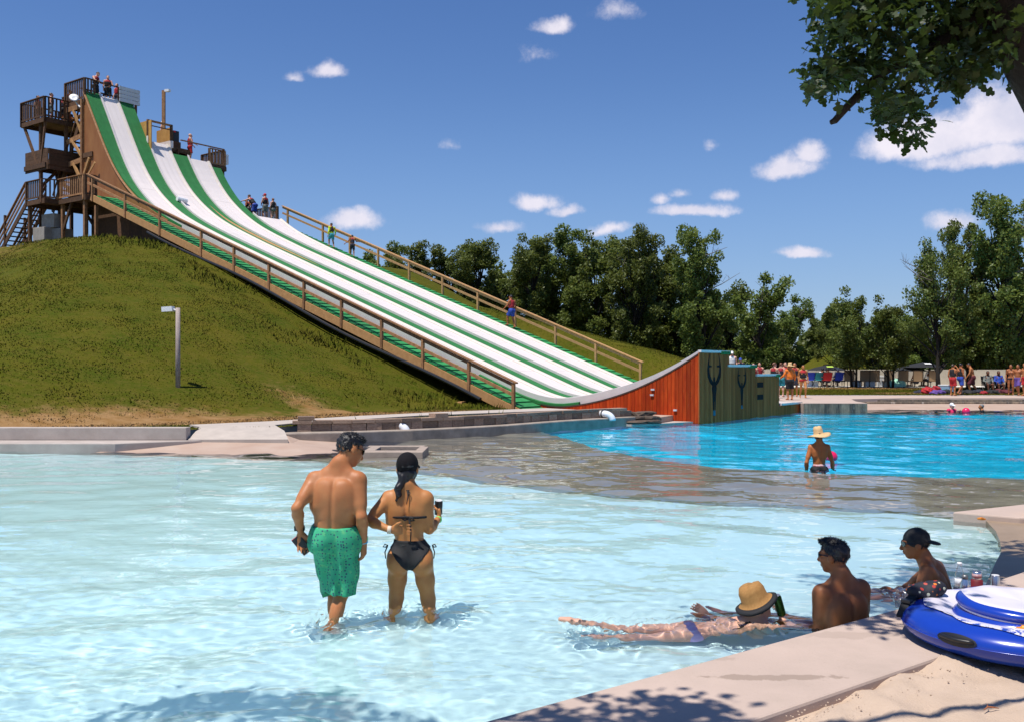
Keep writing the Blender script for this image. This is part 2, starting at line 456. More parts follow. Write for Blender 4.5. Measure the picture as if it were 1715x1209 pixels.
mb = MB(); mb.slab([(5.5, 11.93), (6.1, 11.47), (14, 11.1), (14, 13.2), (6.75, 12.6)], -.5, .1); mb.build('slab', M_DECK, pier, bevel=.02)
mb = MB(); mb.lathe([(.15, .09), (.16, .2), (.15, .32), (.09, .38)], (6.42, 11.62, 0), 16); mb.build('rounded_post', M_DECK, pier, True)

# --- far bank on the right
mb = MB(); mb.slab([(12.25, 41.0), (12.3, 40.25), (14.95, 40.2), (15.3, 42.5), (16.2, 45.6), (19, 46.9), (60, 47.2), (60, 51.6), (14.2, 51.6), (12.4, 45)], -.8, .40)
structure('far_deck', mb, M_DECK, bevel=.02)
mb = MB(); mb.box((13.6, 40.17, .1), 2.64, .07, .56, -.017); structure('stained_pool_wall', mb, M_WETC)
mb = MB(); mb.slab([(14.93, 40.2), (60, 39.6), (60, 46.0), (16.4, 46.0), (15.2, 43)], -.9, lambda x, y: -.12 if y < 41 else (.0 if y < 44 else .19)); structure('far_beach', mb, M_BEACH)
mb = MB(); mb.slab([(16.25, 45.55), (60, 45.55), (60, 46.4), (17.2, 46.4)], -.2, .255)
structure('lower_bank_step', mb, M_WETC, bevel=.015)
mb = MB(); mb.slab([(17.1, 46.3), (60, 46.3), (60, 47.3), (19, 47.0)], -.2, .33)
structure('upper_bank_step', mb, M_WETC, bevel=.015)
mb = MB(); mb.slab([(14, 60.3), (60, 60.3), (60, 64.9), (14, 64.9)], .2, lambda x, y: .655)
structure('patio', mb, mat('pale_patio', (.62, .58, .52), .8, .06, 2))

# --- lawn: one sheet from the shore to the horizon with the pool cut out
bk = offset(WALL, .5)
E = [(-40, 22.62), (-7.7, 22.62), (-7.45, 23.25), (-6.3, 23.45), (-5.85, 23.75), (-5.62, 24.25)] + bk[1:] + [(4.7, 33.6), (5.9, 33.6), (11.5, 41.3), (12.6, 45), (14.3, 51.45), (58, 51.45), (58, 9), (40, -28), (-40, -28)]
E0 = list(E); E = []
for i in range(len(E0)):
    a_, b_ = np.array(E0[i]), np.array(E0[(i + 1) % len(E0)]); k_ = max(1, int(np.linalg.norm(b_ - a_) / 1.5)); E += [tuple(a_ + (b_ - a_) * j / k_) for j in range(k_)]
pts = [Vector(p) for p in E]; nE = len(pts)
edges = [(i, (i + 1) % nE) for i in range(nE)]
jr = np.random.default_rng(2)
px_, py_ = np.meshgrid(np.arange(-46, 62, 1.0), np.arange(21, 92, 1.0)); P = np.stack([px_.ravel(), py_.ravel()], 1) + jr.uniform(-.3, .3, (px_.size, 2))
Q = [(x, y) for x in (-1800, -500, -160, -80, 100, 200, 600, 1800) for y in (-1500, -300, -60, 10, 60, 110, 180, 400, 1200, 2500)]
pts += [Vector(p) for p in P] + [Vector(q) for q in Q]
vv, _, ff, _, _, _ = delaunay_2d_cdt(pts, edges, [], 0, 1e-4)


def inside(poly, x, y):
    x = np.asarray(x); y = np.asarray(y); r = np.zeros(x.shape, bool); n = len(poly)
    for i in range(n):
        (x1, y1), (x2, y2) = poly[i], poly[(i + 1) % n]
        if y1 == y2: continue
        r ^= ((y1 > y) != (y2 > y)) & (x < (x2 - x1) * (y - y1) / (y2 - y1) + x1)
    return r


va = np.array([(v.x, v.y) for v in vv]); fa = np.array([f for f in ff if len(f) == 3]); ce = va[fa].mean(1)
fa = fa[~inside(E, ce[:, 0], ce[:, 1])]
def cross2(a, b): return a[:, 0] * b[:, 1] - a[:, 1] * b[:, 0]
ar = cross2(va[fa[:, 1]] - va[fa[:, 0]], va[fa[:, 2]] - va[fa[:, 0]]); fa[ar < 0] = fa[ar < 0][:, ::-1]


def dryness(x, y):
    x = np.asarray(x, float); y = np.asarray(y, float); n = -.6 * (x + 7) + .8 * (y - 27.3)
    d = .22 + .75 * np.exp(-((n + .2 + .35 * np.sin(x * .8)) / 1.45) ** 2) - .2 * np.exp(-((n + 2.1) / .6) ** 2)
    for (u, v, z, rx, ry, k) in [(600, 668, .9, 1.5, 1.1, .8), (495, 676, .7, 1.0, .5, .6), (20, 646, 2.2, 1.0, .7, .5), (640, 660, 1.1, .9, .8, .5), (345, 668, 1.2, .8, .6, .45)]:
        d0 = FOC * (EYE - z) / (v - 615); x0 = (u - 857.5) / FOC * d0; d = d + k * np.exp(-((x - x0) / rx) ** 2 - ((y - d0) / ry) ** 2)
    d = d + .18 * sstep(-18, -27, x) * sstep(38, 44, y)
    far = (x > 12) & (y > 50)
    return np.where(far, .25 + .5 * sstep(57, 58.5, y) * sstep(60.5, 59, y) + .35 * np.exp(-((y - 53) / 1.) ** 2) * (x > 20), d)


vz = H(va[:, 0], va[:, 1]); lawn_me = mesh_np('lawn', np.column_stack([va, vz]), fa, True)
at = lawn_me.attributes.new('dry', 'FLOAT', 'POINT'); at.data.foreach_set('value', dryness(va[:, 0], va[:, 1]).astype(np.float32)[:len(lawn_me.vertices)])
tag(link('lawn', lawn_me, M_LAWN), kind='structure')


def tufts(name, xr, yr, n, h0, w0, seed, clump=None):
    g = np.random.default_rng(seed); x = g.uniform(*xr, n); y = g.uniform(*yr, n)
    vis = np.abs(x / y) < .58
    ok = vis & ~inside(E, x, y)
    if clump: ok &= clump(x, y, g)
    x, y = x[ok], y[ok]; z = H(x, y) - .01; n = len(x); a = g.uniform(0, 6.28, n)
    hh = h0 * g.uniform(.5, 1.5, n); w = w0 * g.uniform(.7, 1.3, n); lx = g.normal(0, .35, n) * hh; ly = g.normal(0, .35, n) * hh
    ca, sa = np.cos(a) * w / 2, np.sin(a) * w / 2
    V = np.empty((n, 3, 3)); V[:, 0] = np.stack([x - ca, y - sa, z], 1); V[:, 1] = np.stack([x + ca, y + sa, z], 1); V[:, 2] = np.stack([x + lx, y + ly, z + hh], 1)
    me = mesh_np(name, V.reshape(-1, 3), np.arange(3 * n).reshape(-1, 3))
    at = me.attributes.new('dry', 'FLOAT', 'POINT'); at.data.foreach_set('value', np.repeat(dryness(x, y), 3).astype(np.float32))
    return tag(link(name, me, M_BLADE), kind='stuff')


tufts('grass', (-26, 14), (22.6, 56), 320000, .038, .042, 3)
tufts('grass', (10, 40), (51.4, 60.4), 60000, .06, .05, 4)
def weedy(x, y, g):
    dx, dy = x - F0[0], y - F0[1]; s = dx * SD[0] + dy * SD[1]; c = dx * ND[0] + dy * ND[1]
    nz = np.sin(x * 1.7 + 2) * np.sin(y * 1.3) + np.sin(x * .6 - y * .8)
    return (g.random(len(x)) < np.exp(-np.abs(c + 3.0) / .9) * (s > 7) * sstep(-.4, 1., nz)) | (g.random(len(x)) < .015 * sstep(.9, 1.6, nz))
tufts('weeds', (-26, 2), (26, 52), 120000, .16, .055, 6, weedy)

# --- water: one sheet of real ripples over both pools
def build_water():
    g = np.random.default_rng(11)
    ys = np.concatenate([np.linspace(-12, 2.6, 40)[:-1], 2.6 * np.exp(np.linspace(0, math.log(48 / 2.6), 760))])
    us = np.concatenate([np.linspace(-3, -.66, 40)[:-1], np.linspace(-.66, .66, 800), np.linspace(.66, 3, 40)[1:]])
    Y, U = np.meshgrid(ys, us, indexing='ij'); X = U * (np.maximum(Y, 0) + 2.0); Z = np.zeros_like(X)
    patch = .75 + .45 * np.sin(X * .33 + Y * .21 + 1) * np.sin(Y * .27 - X * .12) + .25 * np.sin(X * .9 + 2) * np.sin(Y * .8)
    res = np.maximum(np.abs(Y) + 2, 2) * .0022
    for i in range(84):
        lam = .15 * (2.4 / .15) ** g.random(); th = g.normal(1.35, .62) if i % 3 else g.random() * 6.28; k = 2 * math.pi / lam
        a = .0021 * lam ** .9 * (.58 + .42 * sstep(.35, 1.0, lam))
        Z += a * sstep(2.0, 4.5, lam / res) * np.sin(k * (X * math.cos(th) + Y * math.sin(th)) + g.random() * 6.28 + 1.1 * np.sin(.55 * X + i) + 1.0 * np.sin(.6 * Y + 2 * i))
    for i in range(46):
        lam = .06 * (.2 / .06) ** g.random(); th = g.normal(1.45, .5) if i % 2 else g.random() * 6.28; k = 2 * math.pi / lam
        Z += .0011 * lam * sstep(2.0, 4.5, lam / res) * np.sin(k * (X * math.cos(th) + Y * math.sin(th)) + g.random() * 6.28 + 1.3 * np.sin(1.1 * X + i) + 1.2 * np.sin(1.3 * Y + 2 * i))
    Z *= np.clip(patch, .35, 1.4)
    for (cx, cy, amp) in [(-1.42, 7.3, .016), (-1.32, 7.45, .012), (-.93, 7.6, .015), (-.66, 7.62, .012), (5.72, 17.6, .02), (.55, 7.1, .012), (1.8, 6.95, .014), (2.4, 7.0, .014), (3.3, 8.0, .014), (.85, 7.1, .008), (1.15, 7.08, .007), (1.5, 7.0, .008), (.62, 6.9, .008)]:
        r = np.hypot(X - cx, Y - cy)
        Z += amp * .95 * np.sin(r * 34 + 3 * np.sin(5 * np.arctan2(Y - cy, X - cx)) + 2 * np.sin(X * 23)) * np.exp(-((r - .10) / .17) ** 2) + amp * .20 * np.sin(r * 17 + cx) * np.exp(-(r / .75) ** 2)
    ii = np.arange(X.size).reshape(X.shape)
    Fq = np.stack([ii[:-1, :-1], ii[:-1, 1:], ii[1:, 1:], ii[1:, :-1]], -1).reshape(-1, 4)
    m = bpy.data.materials.new('pool_water'); m.use_nodes = True; t = NT(m.node_tree); m.node_tree.nodes.clear()
    out = t.n('ShaderNodeOutputMaterial'); gl = t.n('ShaderNodeBsdfGlass')
    gl.inputs['IOR'].default_value = 1.33; gl.inputs['Roughness'].default_value = 0; gl.inputs['Color'].default_value = (.985, 1, 1, 1)
    t.put(out.inputs[0], gl.outputs[0])
    o = link('water', mesh_np('water', np.stack([X, Y, Z], -1).reshape(-1, 3), Fq, True), m)
    o.cycles.is_caustics_caster = True
    return tag(o, kind='structure')


build_water()

# ================================================================== THE WATER SLIDE
def knots(t, vec, col):
    return t.mix(t.rng(t.noise(t.vm('MULTIPLY', vec, (1, 1, .6)), 5, 3, .6), .66, .74, 0, .6), col, (.07, .03, .012, 1))


M_WOOD = mat('weathered_brown_timber', (.20, .085, .030), .75, .3, 7, .3, 40, rand=.22, c2=(.36, .19, .085), bdist=.004)
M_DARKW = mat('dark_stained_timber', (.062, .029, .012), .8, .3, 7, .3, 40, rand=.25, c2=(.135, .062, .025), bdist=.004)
M_NEWW = mat('honey_timber', (.36, .185, .065), .7, .2, 5, .25, 40, rand=.15, c2=(.48, .26, .10), extra=knots, bdist=.004)
M_PLY = mat('stained_plywood', (.24, .085, .024), .7, .3, 2.2, .2, 30, c2=(.33, .14, .045), stretch=(1, 1, .35), bdist=.004)
M_RED = mat('red_stained_plank', (.31, .024, .004), .7, .3, 3, .3, 20, rand=.28, spec=.15, c2=(.47, .060, .008), stretch=(3, 3, .5), extra=knots, bdist=.003)
M_OLIVE = mat('red_brown_front_plank', (.36, .085, .022), .85, .3, 2, .3, 20, rand=.3, spec=.08, c2=(.50, .13, .04), stretch=(3, 3, .4), bdist=.003)
def along(t, vec, fc_, fs):
    s = t.n('ShaderNodeSeparateXYZ'); t.put(s.inputs[0], vec); a = t.m('ADD', t.m('MULTIPLY', s.outputs[0], .588), t.m('MULTIPLY', s.outputs[1], .809)); b = t.m('ADD', t.m('MULTIPLY', s.outputs[0], -.809), t.m('MULTIPLY', s.outputs[1], .588)); c = t.n('ShaderNodeCombineXYZ'); t.put(c.inputs[0], t.m('MULTIPLY', a, fc_)); t.put(c.inputs[1], t.m('MULTIPLY', b, fs)); return c.outputs[0], b


def slide_dirt(t, vec, col):
    v, b = along(t, vec, 5, .22); col = t.mix(t.rng(t.noise(v, 1, 5, .65), .48, .75, 0, .38), col, (.50, .43, .36, 1))
    seam = t.m('LESS_THAN', t.m('FRACT', t.m('MULTIPLY', b, .205)), .007); return t.mix(t.m('MULTIPLY', seam, .45), col, (.30, .27, .25, 1))


def turf_fade(t, vec, col):
    v, b = along(t, vec, 4, .4); return t.mix(t.rng(t.noise(v, 1, 5, .65), .5, .78, 0, .4), col, (.05, .22, .07, 1))


M_SLIDE = mat('white_slide_sheet', (.76, .675, .635), .35, .035, 1.5, 0, extra=slide_dirt)
M_CURB = mat('cream_kerb', (.56, .52, .50), .45, .08, 3, c2=(.64, .58, .56))
M_CURBR = mat('deep_cream_kerb', (.62, .53, .43), .45, .1, 4, c2=(.64, .58, .53))  # right kerbs are a deeper cream than the left ones
M_GREEN = mat('green_turf_mat', (.008, .125, .026), .85, .16, 3, .4, 120, rand=.0, bdist=.006, c2=(.013, .165, .036), extra=turf_fade)
M_GTREAD = mat('green_step_mat', (.010, .17, .040), .85, .2, 6, .3, 120, rand=.25, bdist=.005, c2=(.022, .25, .066))
M_PIPE = mat('white_plastic_pipe', (.72, .72, .74), .35, .05, 4)
M_BLACKP = mat('black_plastic', (.012, .012, .013), .4, .2, 4)
M_GREYM = mat('pale_grey_metal', (.55, .55, .56), .4, .08, 6)
M_STONE = mat('brown_wall_block', (.20, .13, .09), .9, .35, 6, .6, 28, rand=.35, c2=(.38, .26, .185), bdist=.012)

s_k = [28, 30, 31, 32, 33, 34, 35, 36, 37, 38, 39]
e_k = [0, .05, .1, .2, .42, .75, 1.25, 2.1, 3.3, 4.55, 5.8]
_s = np.linspace(20, 40, 401); _e = np.interp(_s, s_k, e_k); _e = np.convolve(np.pad(_e, 12, 'edge'), np.ones(25) / 25, 'valid')
def lane_z(s, zt):
    line = deck_z(s) + np.interp(s, _s, _e) + .06
    ramp = .50 + (zt - .50) * np.clip((6.7 - s) / 6.7, 0, 1) ** 2.15 if zt > .5 else .36 + (zt - .36) * np.clip((6.7 - s) / 6.7, 0, 1)
    k = .5; h = np.maximum(k - np.abs(line - ramp), 0) / k
    return np.maximum(line, ramp) + h * h * k / 4


def kf(s): return min(1, max(0, s / 3.5))

def wid(lo, hi): return lambda s: lo + (hi - lo) * float(sstep(29, 38, s))
LN = [dict(L=wid(.06, .85), R=wid(1.80, 2.1), top=38.45, zt=2.47), dict(L=wid(2.40, 3.05), R=wid(4.46, 4.5), top=36.95, zt=1.98),
      dict(L=wid(5.12, 5.55), R=wid(7.16, 7.15), top=36.55, zt=1.62), dict(L=wid(7.80, 7.80), R=wid(10.1, 10.1), top=33.2, zt=.42)]
slide = thing('water_slide', 'giant four lane white water slide with green strips ending in jump ramps', 'water slide', SW(0, 0, 0))


def ribbon(name, prof, s0, s1, zt, m, parent, ds=.35, dz=0, smooth=True):
    """prof(s) -> list of (c, dz); swept along the slide"""
    ss = np.arange(s0, s1 + 1e-6, (s1 - s0) / max(2, round((s1 - s0) / ds))); V = []; F = []
    for s in ss:
        z = float(lane_z(s, zt)) + dz
        for c, d in prof(s): V.append(SW(s, c, z + d))
    n = len(prof(s0))
    for i in range(len(ss) - 1):
        for k in range(n):
            a, b = i * n + k, i * n + (k + 1) % n; F.append((a, b, b + n, a + n))
    F += [tuple(range(n))[::-1], tuple(range((len(ss) - 1) * n, len(ss) * n))]
    q = MB(); q.add(V, F); o = q.build(name, m, parent, False)
    return o


for i, l in enumerate(LN):
    zt = l['zt']; L, Rr = l['L'], l['R']
    lane = ribbon('slide_lane', lambda s: [(L(s) + .05, -.1), (Rr(s) - .05, -.1), (Rr(s) - .05, 0), (Rr(s) - .4, .012), (L(s) + .4, .012), (L(s) + .05, 0)], 0, l['top'], zt, M_SLIDE, slide)
    ribbon('kerb', lambda s: [(L(s), -.12), (L(s) + .2, .013), (L(s) + .12, .02 + .16 * kf(s)), (L(s) + .04, .02 + .19 * kf(s)), (L(s), .02 + .175 * kf(s))], .0, l['top'], zt, M_CURB, lane)
    ribbon('kerb', lambda s: [(Rr(s), -.12), (Rr(s), .02 + .06 * kf(s)), (Rr(s) - .05, .02 + .075 * kf(s)), (Rr(s) - .11, .02 + .065 * kf(s)), (Rr(s) - .22, .017)], .0, l['top'], zt, M_CURBR, lane)
# green matting beside and between the lanes
gs = [(lambda s: .0, LN[0]['L'], 29.3, 38.45, 2.47), (LN[0]['R'], lambda s: LN[1]['L'](s), 6.2, 36.95, 1.98), (LN[0]['R'], lambda s: 3.0, 36.95, 38.45, 2),
      (LN[1]['R'], LN[2]['L'], 6.0, 36.55, 1.62), (LN[2]['R'], LN[3]['L'], 5.2, 36.3, 1)]
for a, b, s0, s1, zt in gs:
    ribbon('green_strip', lambda s: [(a(s) + .005, -.18), (b(s) - .005, -.18), (b(s) - .005, .088), (a(s) + .005, .088)], s0, s1, zt, M_GREEN, slide)
ribbon('green_strip', lambda s: [(-.06, -.14), (.05, -.14), (.05, .0), (-.06, -.02)], 4.8, 9.5, 2.47, M_GREEN, slide)
ribbon('bare_board', lambda s: [(4.83 - .17 * math.sin(math.pi * (s - 24) / 9.5) - .006, .07), (4.83 + .17 * math.sin(math.pi * (s - 24) / 9.5) + .006, .07), (4.83 + .17 * math.sin(math.pi * (s - 24) / 9.5), .094), (4.83 - .17 * math.sin(math.pi * (s - 24) / 9.5), .094)], 24.05, 33.45, 1.62, M_NEWW, slide)
mb = MB(); mb.tube([SW(33.3, 2.55, float(lane_z(33.3, 2)) + .22), SW(33.25, 3.15, float(lane_z(33.3, 2)) + .16)], .14, 10); mb.build('white_roller', M_PIPE, slide)
mb = MB(); a, b = SW(6.5, -.015, .46), SW(5.4, -.015, .44); mb.beam(a, b, .05, .09); mb.build('dark_vent', M_BLACKP, slide)
# ramp supports: red plank side and red-brown plank fronts
pw = .145
for k in range(58):
    s0, s1 = k * pw, (k + 1) * pw - .012
    f = lambda s: float(lane_z(s, 2.47)) - .10
    g0 = -.5 if s1 < 1.9 else .05
    mb = MB(); a = -.05 + .004 * random.random()
    P = [SW(s1, a, g0), SW(s0, a, g0), SW(s0, a + .045, g0), SW(s1, a + .045, g0), SW(s1, a, f(s1)), SW(s0, a, f(s0)), SW(s0, a + .045, f(s0)), SW(s1, a + .045, f(s1))]
    mb.hexa(P); mb.build('red_plank', M_RED, slide)
ribbon('trim_board', lambda s: [(-.062, -.15), (-.052, -.15), (-.052, -.10), (-.062, -.10)], .0, 6.5, 2.47, mat('dark_trim', (.05, .03, .02), .7), slide)
for k, z in ((.85, .93), (1.72, 1.12), (.85, .42)):
    mb = MB(); mb.box(SW(k + (.9 if z == .93 else 0), -.07, z), .13, .05, .06, R(-36)); mb.build('hinge', M_GREYM, slide)
fc = [0, 2.5, 5.0, 7.5, 10.1]
for i in range(4):
    zt = LN[i]['zt']; nb = 14; w = (fc[i + 1] - fc[i]) / nb
    for k in range(nb):
        c0 = fc[i] + k * w + .005 - (.05 if k == 0 and i == 0 else 0); c1 = fc[i] + (k + 1) * w - .007; dx = .003 * random.random()
        mb = MB(); mb.hexa([SW(-.04 - dx, c0, -.6), SW(-.04 - dx, c1, -.6), SW(.005, c1, -.6), SW(.005, c0, -.6), SW(-.04 - dx, c0, zt - .08), SW(-.04 - dx, c1, zt - .08), SW(.005, c1, zt - .08), SW(.005, c0, zt - .08)])
        mb.build('front_plank', M_OLIVE, slide)
    mb = MB(); mb.beam(SW(-.03, LN[i]['L'](0) - .05, zt - .02), SW(-.03, fc[i + 1] - .02, zt - .02), .12, .08); mb.build('lip_roll', M_SLIDE, slide)
    mb = MB(); mb.beam(SW(-.04, LN[i]['R'](0) - .1, zt - .06), SW(-.04, fc[i + 1] - .01, zt - .06), .15, .10); mb.build('green_corner', M_GREEN, slide)
    if i: # side wall of a ramp above its lower neighbour, and the last outer side
        pass
for i in range(1, 5):
    c = fc[i] - .02; zz_ = LN[i - 1]['zt']
    q = MB(); V = []; ns = 20
    for s in np.linspace(.06, 6.6, ns): V += [SW(s, c, -.6 if s < 1 else .2), SW(s, c, float(lane_z(s, zz_)) - .1), SW(s, c - .05, float(lane_z(s, zz_)) - .1), SW(s, c - .05, -.6 if s < 1 else .2)]
    F = []
    for j in range(ns - 1):
        for k in range(4): F.append((j * 4 + k, j * 4 + (k + 1) % 4, j * 4 + 4 + (k + 1) % 4, j * 4 + 4 + k))
    F += [(3, 2, 1, 0), tuple(range(ns * 4 - 4, ns * 4))]; q.add(V, F); q.build('side_wall', M_OLIVE, slide)
# painted swimmer figures on the two tall fronts
M_NAVY = mat('faded_navy_paint', (.030, .016, .016), .9, .3, 8, spec=.08)
M_TEALP = mat('faded_teal_paint', (.02, .10, .15), .8, .2, 8)
def painted(i, sc, z0, off, m=M_NAVY):
    c0 = fc[i] + off; x = -.0462
    body = [(-.20, .62), (-.27, .40), (-.20, .1), (-.17, -.30), (-.13, -.62), (-.03, -.62), (-.02, -.2), (.02, -.2), (.04, -.62), (.13, -.62), (.17, -.25), (.20, .1), (.27, .40), (.20, .62), (.10, .68), (.11, .80), (.07, .90), (-.07, .90), (-.11, .80), (-.10, .68)]
    mb = MB()
    V = [SW(x, c0 + p * sc, z0 + q * sc) for p, q in body]
    from mathutils.geometry import tessellate_polygon
    mb.add(V, [t if True else t for t in tessellate_polygon([[Vector((p, q, 0)) for p, q in body]])])
    for sg in (-1, 1):
        path = [(.16, .58), (.38, .72), (.60, .98), (.66, 1.30), (.60, 1.62), (.46, 1.98)]; wd = [.13, .15, .16, .14, .10, .03]
        V = []; F = []
        for j, ((p, q), w) in enumerate(zip(path, wd)): V += [SW(x, c0 + sg * (p - w * .7) * sc, z0 + (q + w * .5) * sc), SW(x, c0 + sg * (p + w * .7) * sc, z0 + (q - w * .5) * sc)]
        for j in range(5): F.append((2 * j, 2 * j + 1, 2 * j + 3, 2 * j + 2))
        V += [SW(x, c0 + sg * .55 * sc, z0 + 1.44 * sc), SW(x, c0 + sg * .25 * sc, z0 + 1.40 * sc), SW(x, c0 + sg * .28 * sc, z0 + 1.34 * sc), SW(x, c0 + sg * .58 * sc, z0 + 1.32 * sc)]; F.append((12, 13, 14, 15))
        mb.add(V, F)
    mb.build('painted_figure', m, slide)
    mb = MB(); V = [SW(x - .001, c0 + p * sc, z0 + q * sc) for p, q in ((-.14, -.84), (.15, -.84), (.13, -.60), (-.12, -.60))]; mb.add(V, [(0, 1, 2, 3)]); mb.build('painted_feet', M_TEALP, slide)
painted(0, .78, .86, 1.18); painted(1, .56, .83, 1.15)
for z in (.75, 1.22):
    mb = MB(); V = [SW(-.047, 5.15 + dc, z + dz) for dc, dz in ((0, -.1), (.62, -.1), (.62, .1), (0, .1))]; mb.add(V, [(0, 1, 2, 3)]); mb.build('painted_mark', M_NAVY, slide)
wallk = MB()  # dark boards added so the gap under the slide reads as deep shade
for s in np.arange(20, 37.5, 1.2):
    p0, p1 = SW(s, .25, 0), SW(s + 1.19, .25, 0); g0, g1 = float(H(p0[0], p0[1])) - .3, float(H(p1[0], p1[1])) - .3
    q = MB(); q.hexa([SW(s, .25, g0), SW(s + 1.19, .25, g1), SW(s + 1.19, .3, g1), SW(s, .3, g0), SW(s, .25, deck_z(s) - .25), SW(s + 1.19, .25, deck_z(s + 1.19) - .25), SW(s + 1.19, .3, deck_z(s + 1.19) - .25), SW(s, .3, deck_z(s) - .25)]); q.build('dark_fill_board', M_DARKW, slide)
# posts and joists carrying the deck
for s in np.arange(9, 33, 3.0):
    for c in (1.0, 4.8, 7.6, 10.0):
        z = deck_z(s) - .25; p = SW(s, c, 0); g = float(H(p[0], p[1])) - .3
        if z - g > .3: mb = MB(); mb.box((p[0], p[1], (z + g) / 2), .14, .14, z - g, R(-36)); mb.build('support_post', M_DARKW, slide)
    mb = MB(); mb.beam(SW(s, .1, deck_z(s) - .2), SW(s, 10.2, deck_z(s) - .2), .1, .2); mb.build('joist', M_DARKW, slide)
# plywood cheek of the steep start
q = MB(); V = []; ss = np.linspace(30.4, 38.5, 40)
for s in ss:
    zt_ = max(float(lane_z(s, 2.47)) - .005, deck_z(s) - .05); zb = deck_z(min(s, 36)) - .25
    V += [SW(s, -.05, zb), SW(s, -.05, zt_), SW(s, -.0, zt_), SW(s, -.0, zb)]
F = []
for j in range(39):
    for k in range(4): F.append((j * 4 + k, j * 4 + 4 + k, j * 4 + 4 + (k + 1) % 4, j * 4 + (k + 1) % 4))
F += [(0, 1, 2, 3), (159, 158, 157, 156)]; q.add(V, F); q.build('plywood_cheek', M_PLY, slide)
mb = MB(); V = [SW(s, -.065, float(lane_z(s, 2.47)) - .06) for s in np.linspace(33, 38.5, 16)]; mb.tube(V, .055, 6); mb.build('edge_board', M_WOOD, slide)

# ------------------------------------------------------------------ the two stepped walkways
def walkway(label, cin, cout, post_s, s_lo, s_hi, rail_m, rail_top, stringer):
    lo, hi = min(cin, cout), max(cin, cout)
    w = thing('stepped_walkway', label, 'walkway', SW(7, (lo + hi) / 2, .4), 0)
    n = int((s_hi - s_lo) / .45); me = None
    off = LOC[w.name]
    for i in range(n):
        s = s_lo + i * .45; z = deck_z(s)
        if me is None:
            q = MB(); za, zb2 = z - .19 * .382 + .035, z + .22 * .382 + .0; q.hexa([SW(s - .19, lo + .06, za - .05), SW(s - .19, hi - .06, za - .05), SW(s + .22, hi - .06, zb2 - .05), SW(s + .22, lo + .06, zb2 - .05), SW(s - .19, lo + .06, za), SW(s - .19, hi - .06, za), SW(s + .22, hi - .06, zb2), SW(s + .22, lo + .06, zb2)])
            o = q.build('tread', M_GTREAD, w); me = o.data; base = np.array(SW(s, 0, z))
        else:
            d = np.array(SW(s, 0, z)) - base; o = link('tread', me, None, w, tuple(d))
    sides = (lo + .03, hi - .03)
    for c in sides:
        q = MB(); q.beam(SW(s_lo - .35, c, deck_z(s_lo - .35) - .235), SW(s_hi, c, deck_z(s_hi) - .235), .06, .34); q.build('stringer', M_NEWW if stringer and c == (lo + .03 if cout < cin else hi - .03) else M_DARKW, w)
    q = MB(); q.beam(SW(s_lo, (lo + hi) / 2, deck_z(s_lo) - .22), SW(s_hi, (lo + hi) / 2, deck_z(s_hi) - .22), hi - lo - .16, .05); q.build('under_board', M_DARKW, w)
    for s in post_s:
        z = deck_z(s); zt = rail_top(s)
        q = MB(); q.box(SW(s, cout, (zt - .05 + z - .42) / 2), .11, .11, zt - .05 - (z - .42), R(-36)); q.build('post', rail_m, w)
    a, b = post_s[0] - .15, post_s[-1] + .5
    q = MB(); q.beam(SW(a, cout, rail_top(a)), SW(b, cout, rail_top(b)), .17, .05); q.build('top_rail', rail_m, w)
    q = MB(); q.beam(SW(a + .1, cout, rail_top(a) - .09), SW(b, cout, rail_top(b) - .09), .045, .12); q.build('upper_rail', rail_m, w)
    q = MB(); q.beam(SW(a + .1, cout + .0, rail_top(a) - .46), SW(b, cout, rail_top(b) - .46), .05, .12); q.build('middle_rail', rail_m, w)
    return w


walkway('green stepped walkway with brown handrail on the near side of the slide', -.05, -1.5, [6.74, 8.85, 11.2, 13.45, 15.8, 18.15, 20.5, 23, 25.5, 28.9, 31.98, 35.1], 6.2, 35.3, M_WOOD, lambda s: deck_z(s) + .86 + .0028 * (s - 6.7) , True)
walkway('green stepped walkway with honey coloured handrail on the far side of the slide', 10.15, 11.5, [8.45, 11.0, 13.45, 16.05, 18.6, 21.15, 23.7, 26.2, 28.6, 31.0, 34.3], 6.4, 35.3, mat('honey_rail_timber', (.36, .19, .075), .7, .2, 7, .3, 40, rand=.15, c2=(.50, .28, .12), bdist=.004), lambda s: deck_z(s) + 1.02 + .006 * (s - 6.7), False)
mb = MB(); pts = [SW(s, -1.62, deck_z(s) - .46 - .10 * math.sin(s * .5)) for s in np.arange(8.2, 30, .6)]; mb.tube(pts, .075, 8)
o = one('drain_hose', 'long black hose sagging under the near walkway of the slide', 'hose', mb, M_BLACKP)
mb = MB(); mb.box(SW(9.3, -1.62, .55), .55, .3, .28, R(-30)); mb.V = [(x, y, z + .12 * (x - SW(9.3, 0, 0)[0])) for x, y, z in mb.V]
one('timber_block', 'short honey timber block at the foot of the near handrail', 'block', mb, M_NEWW, bevel=.01)

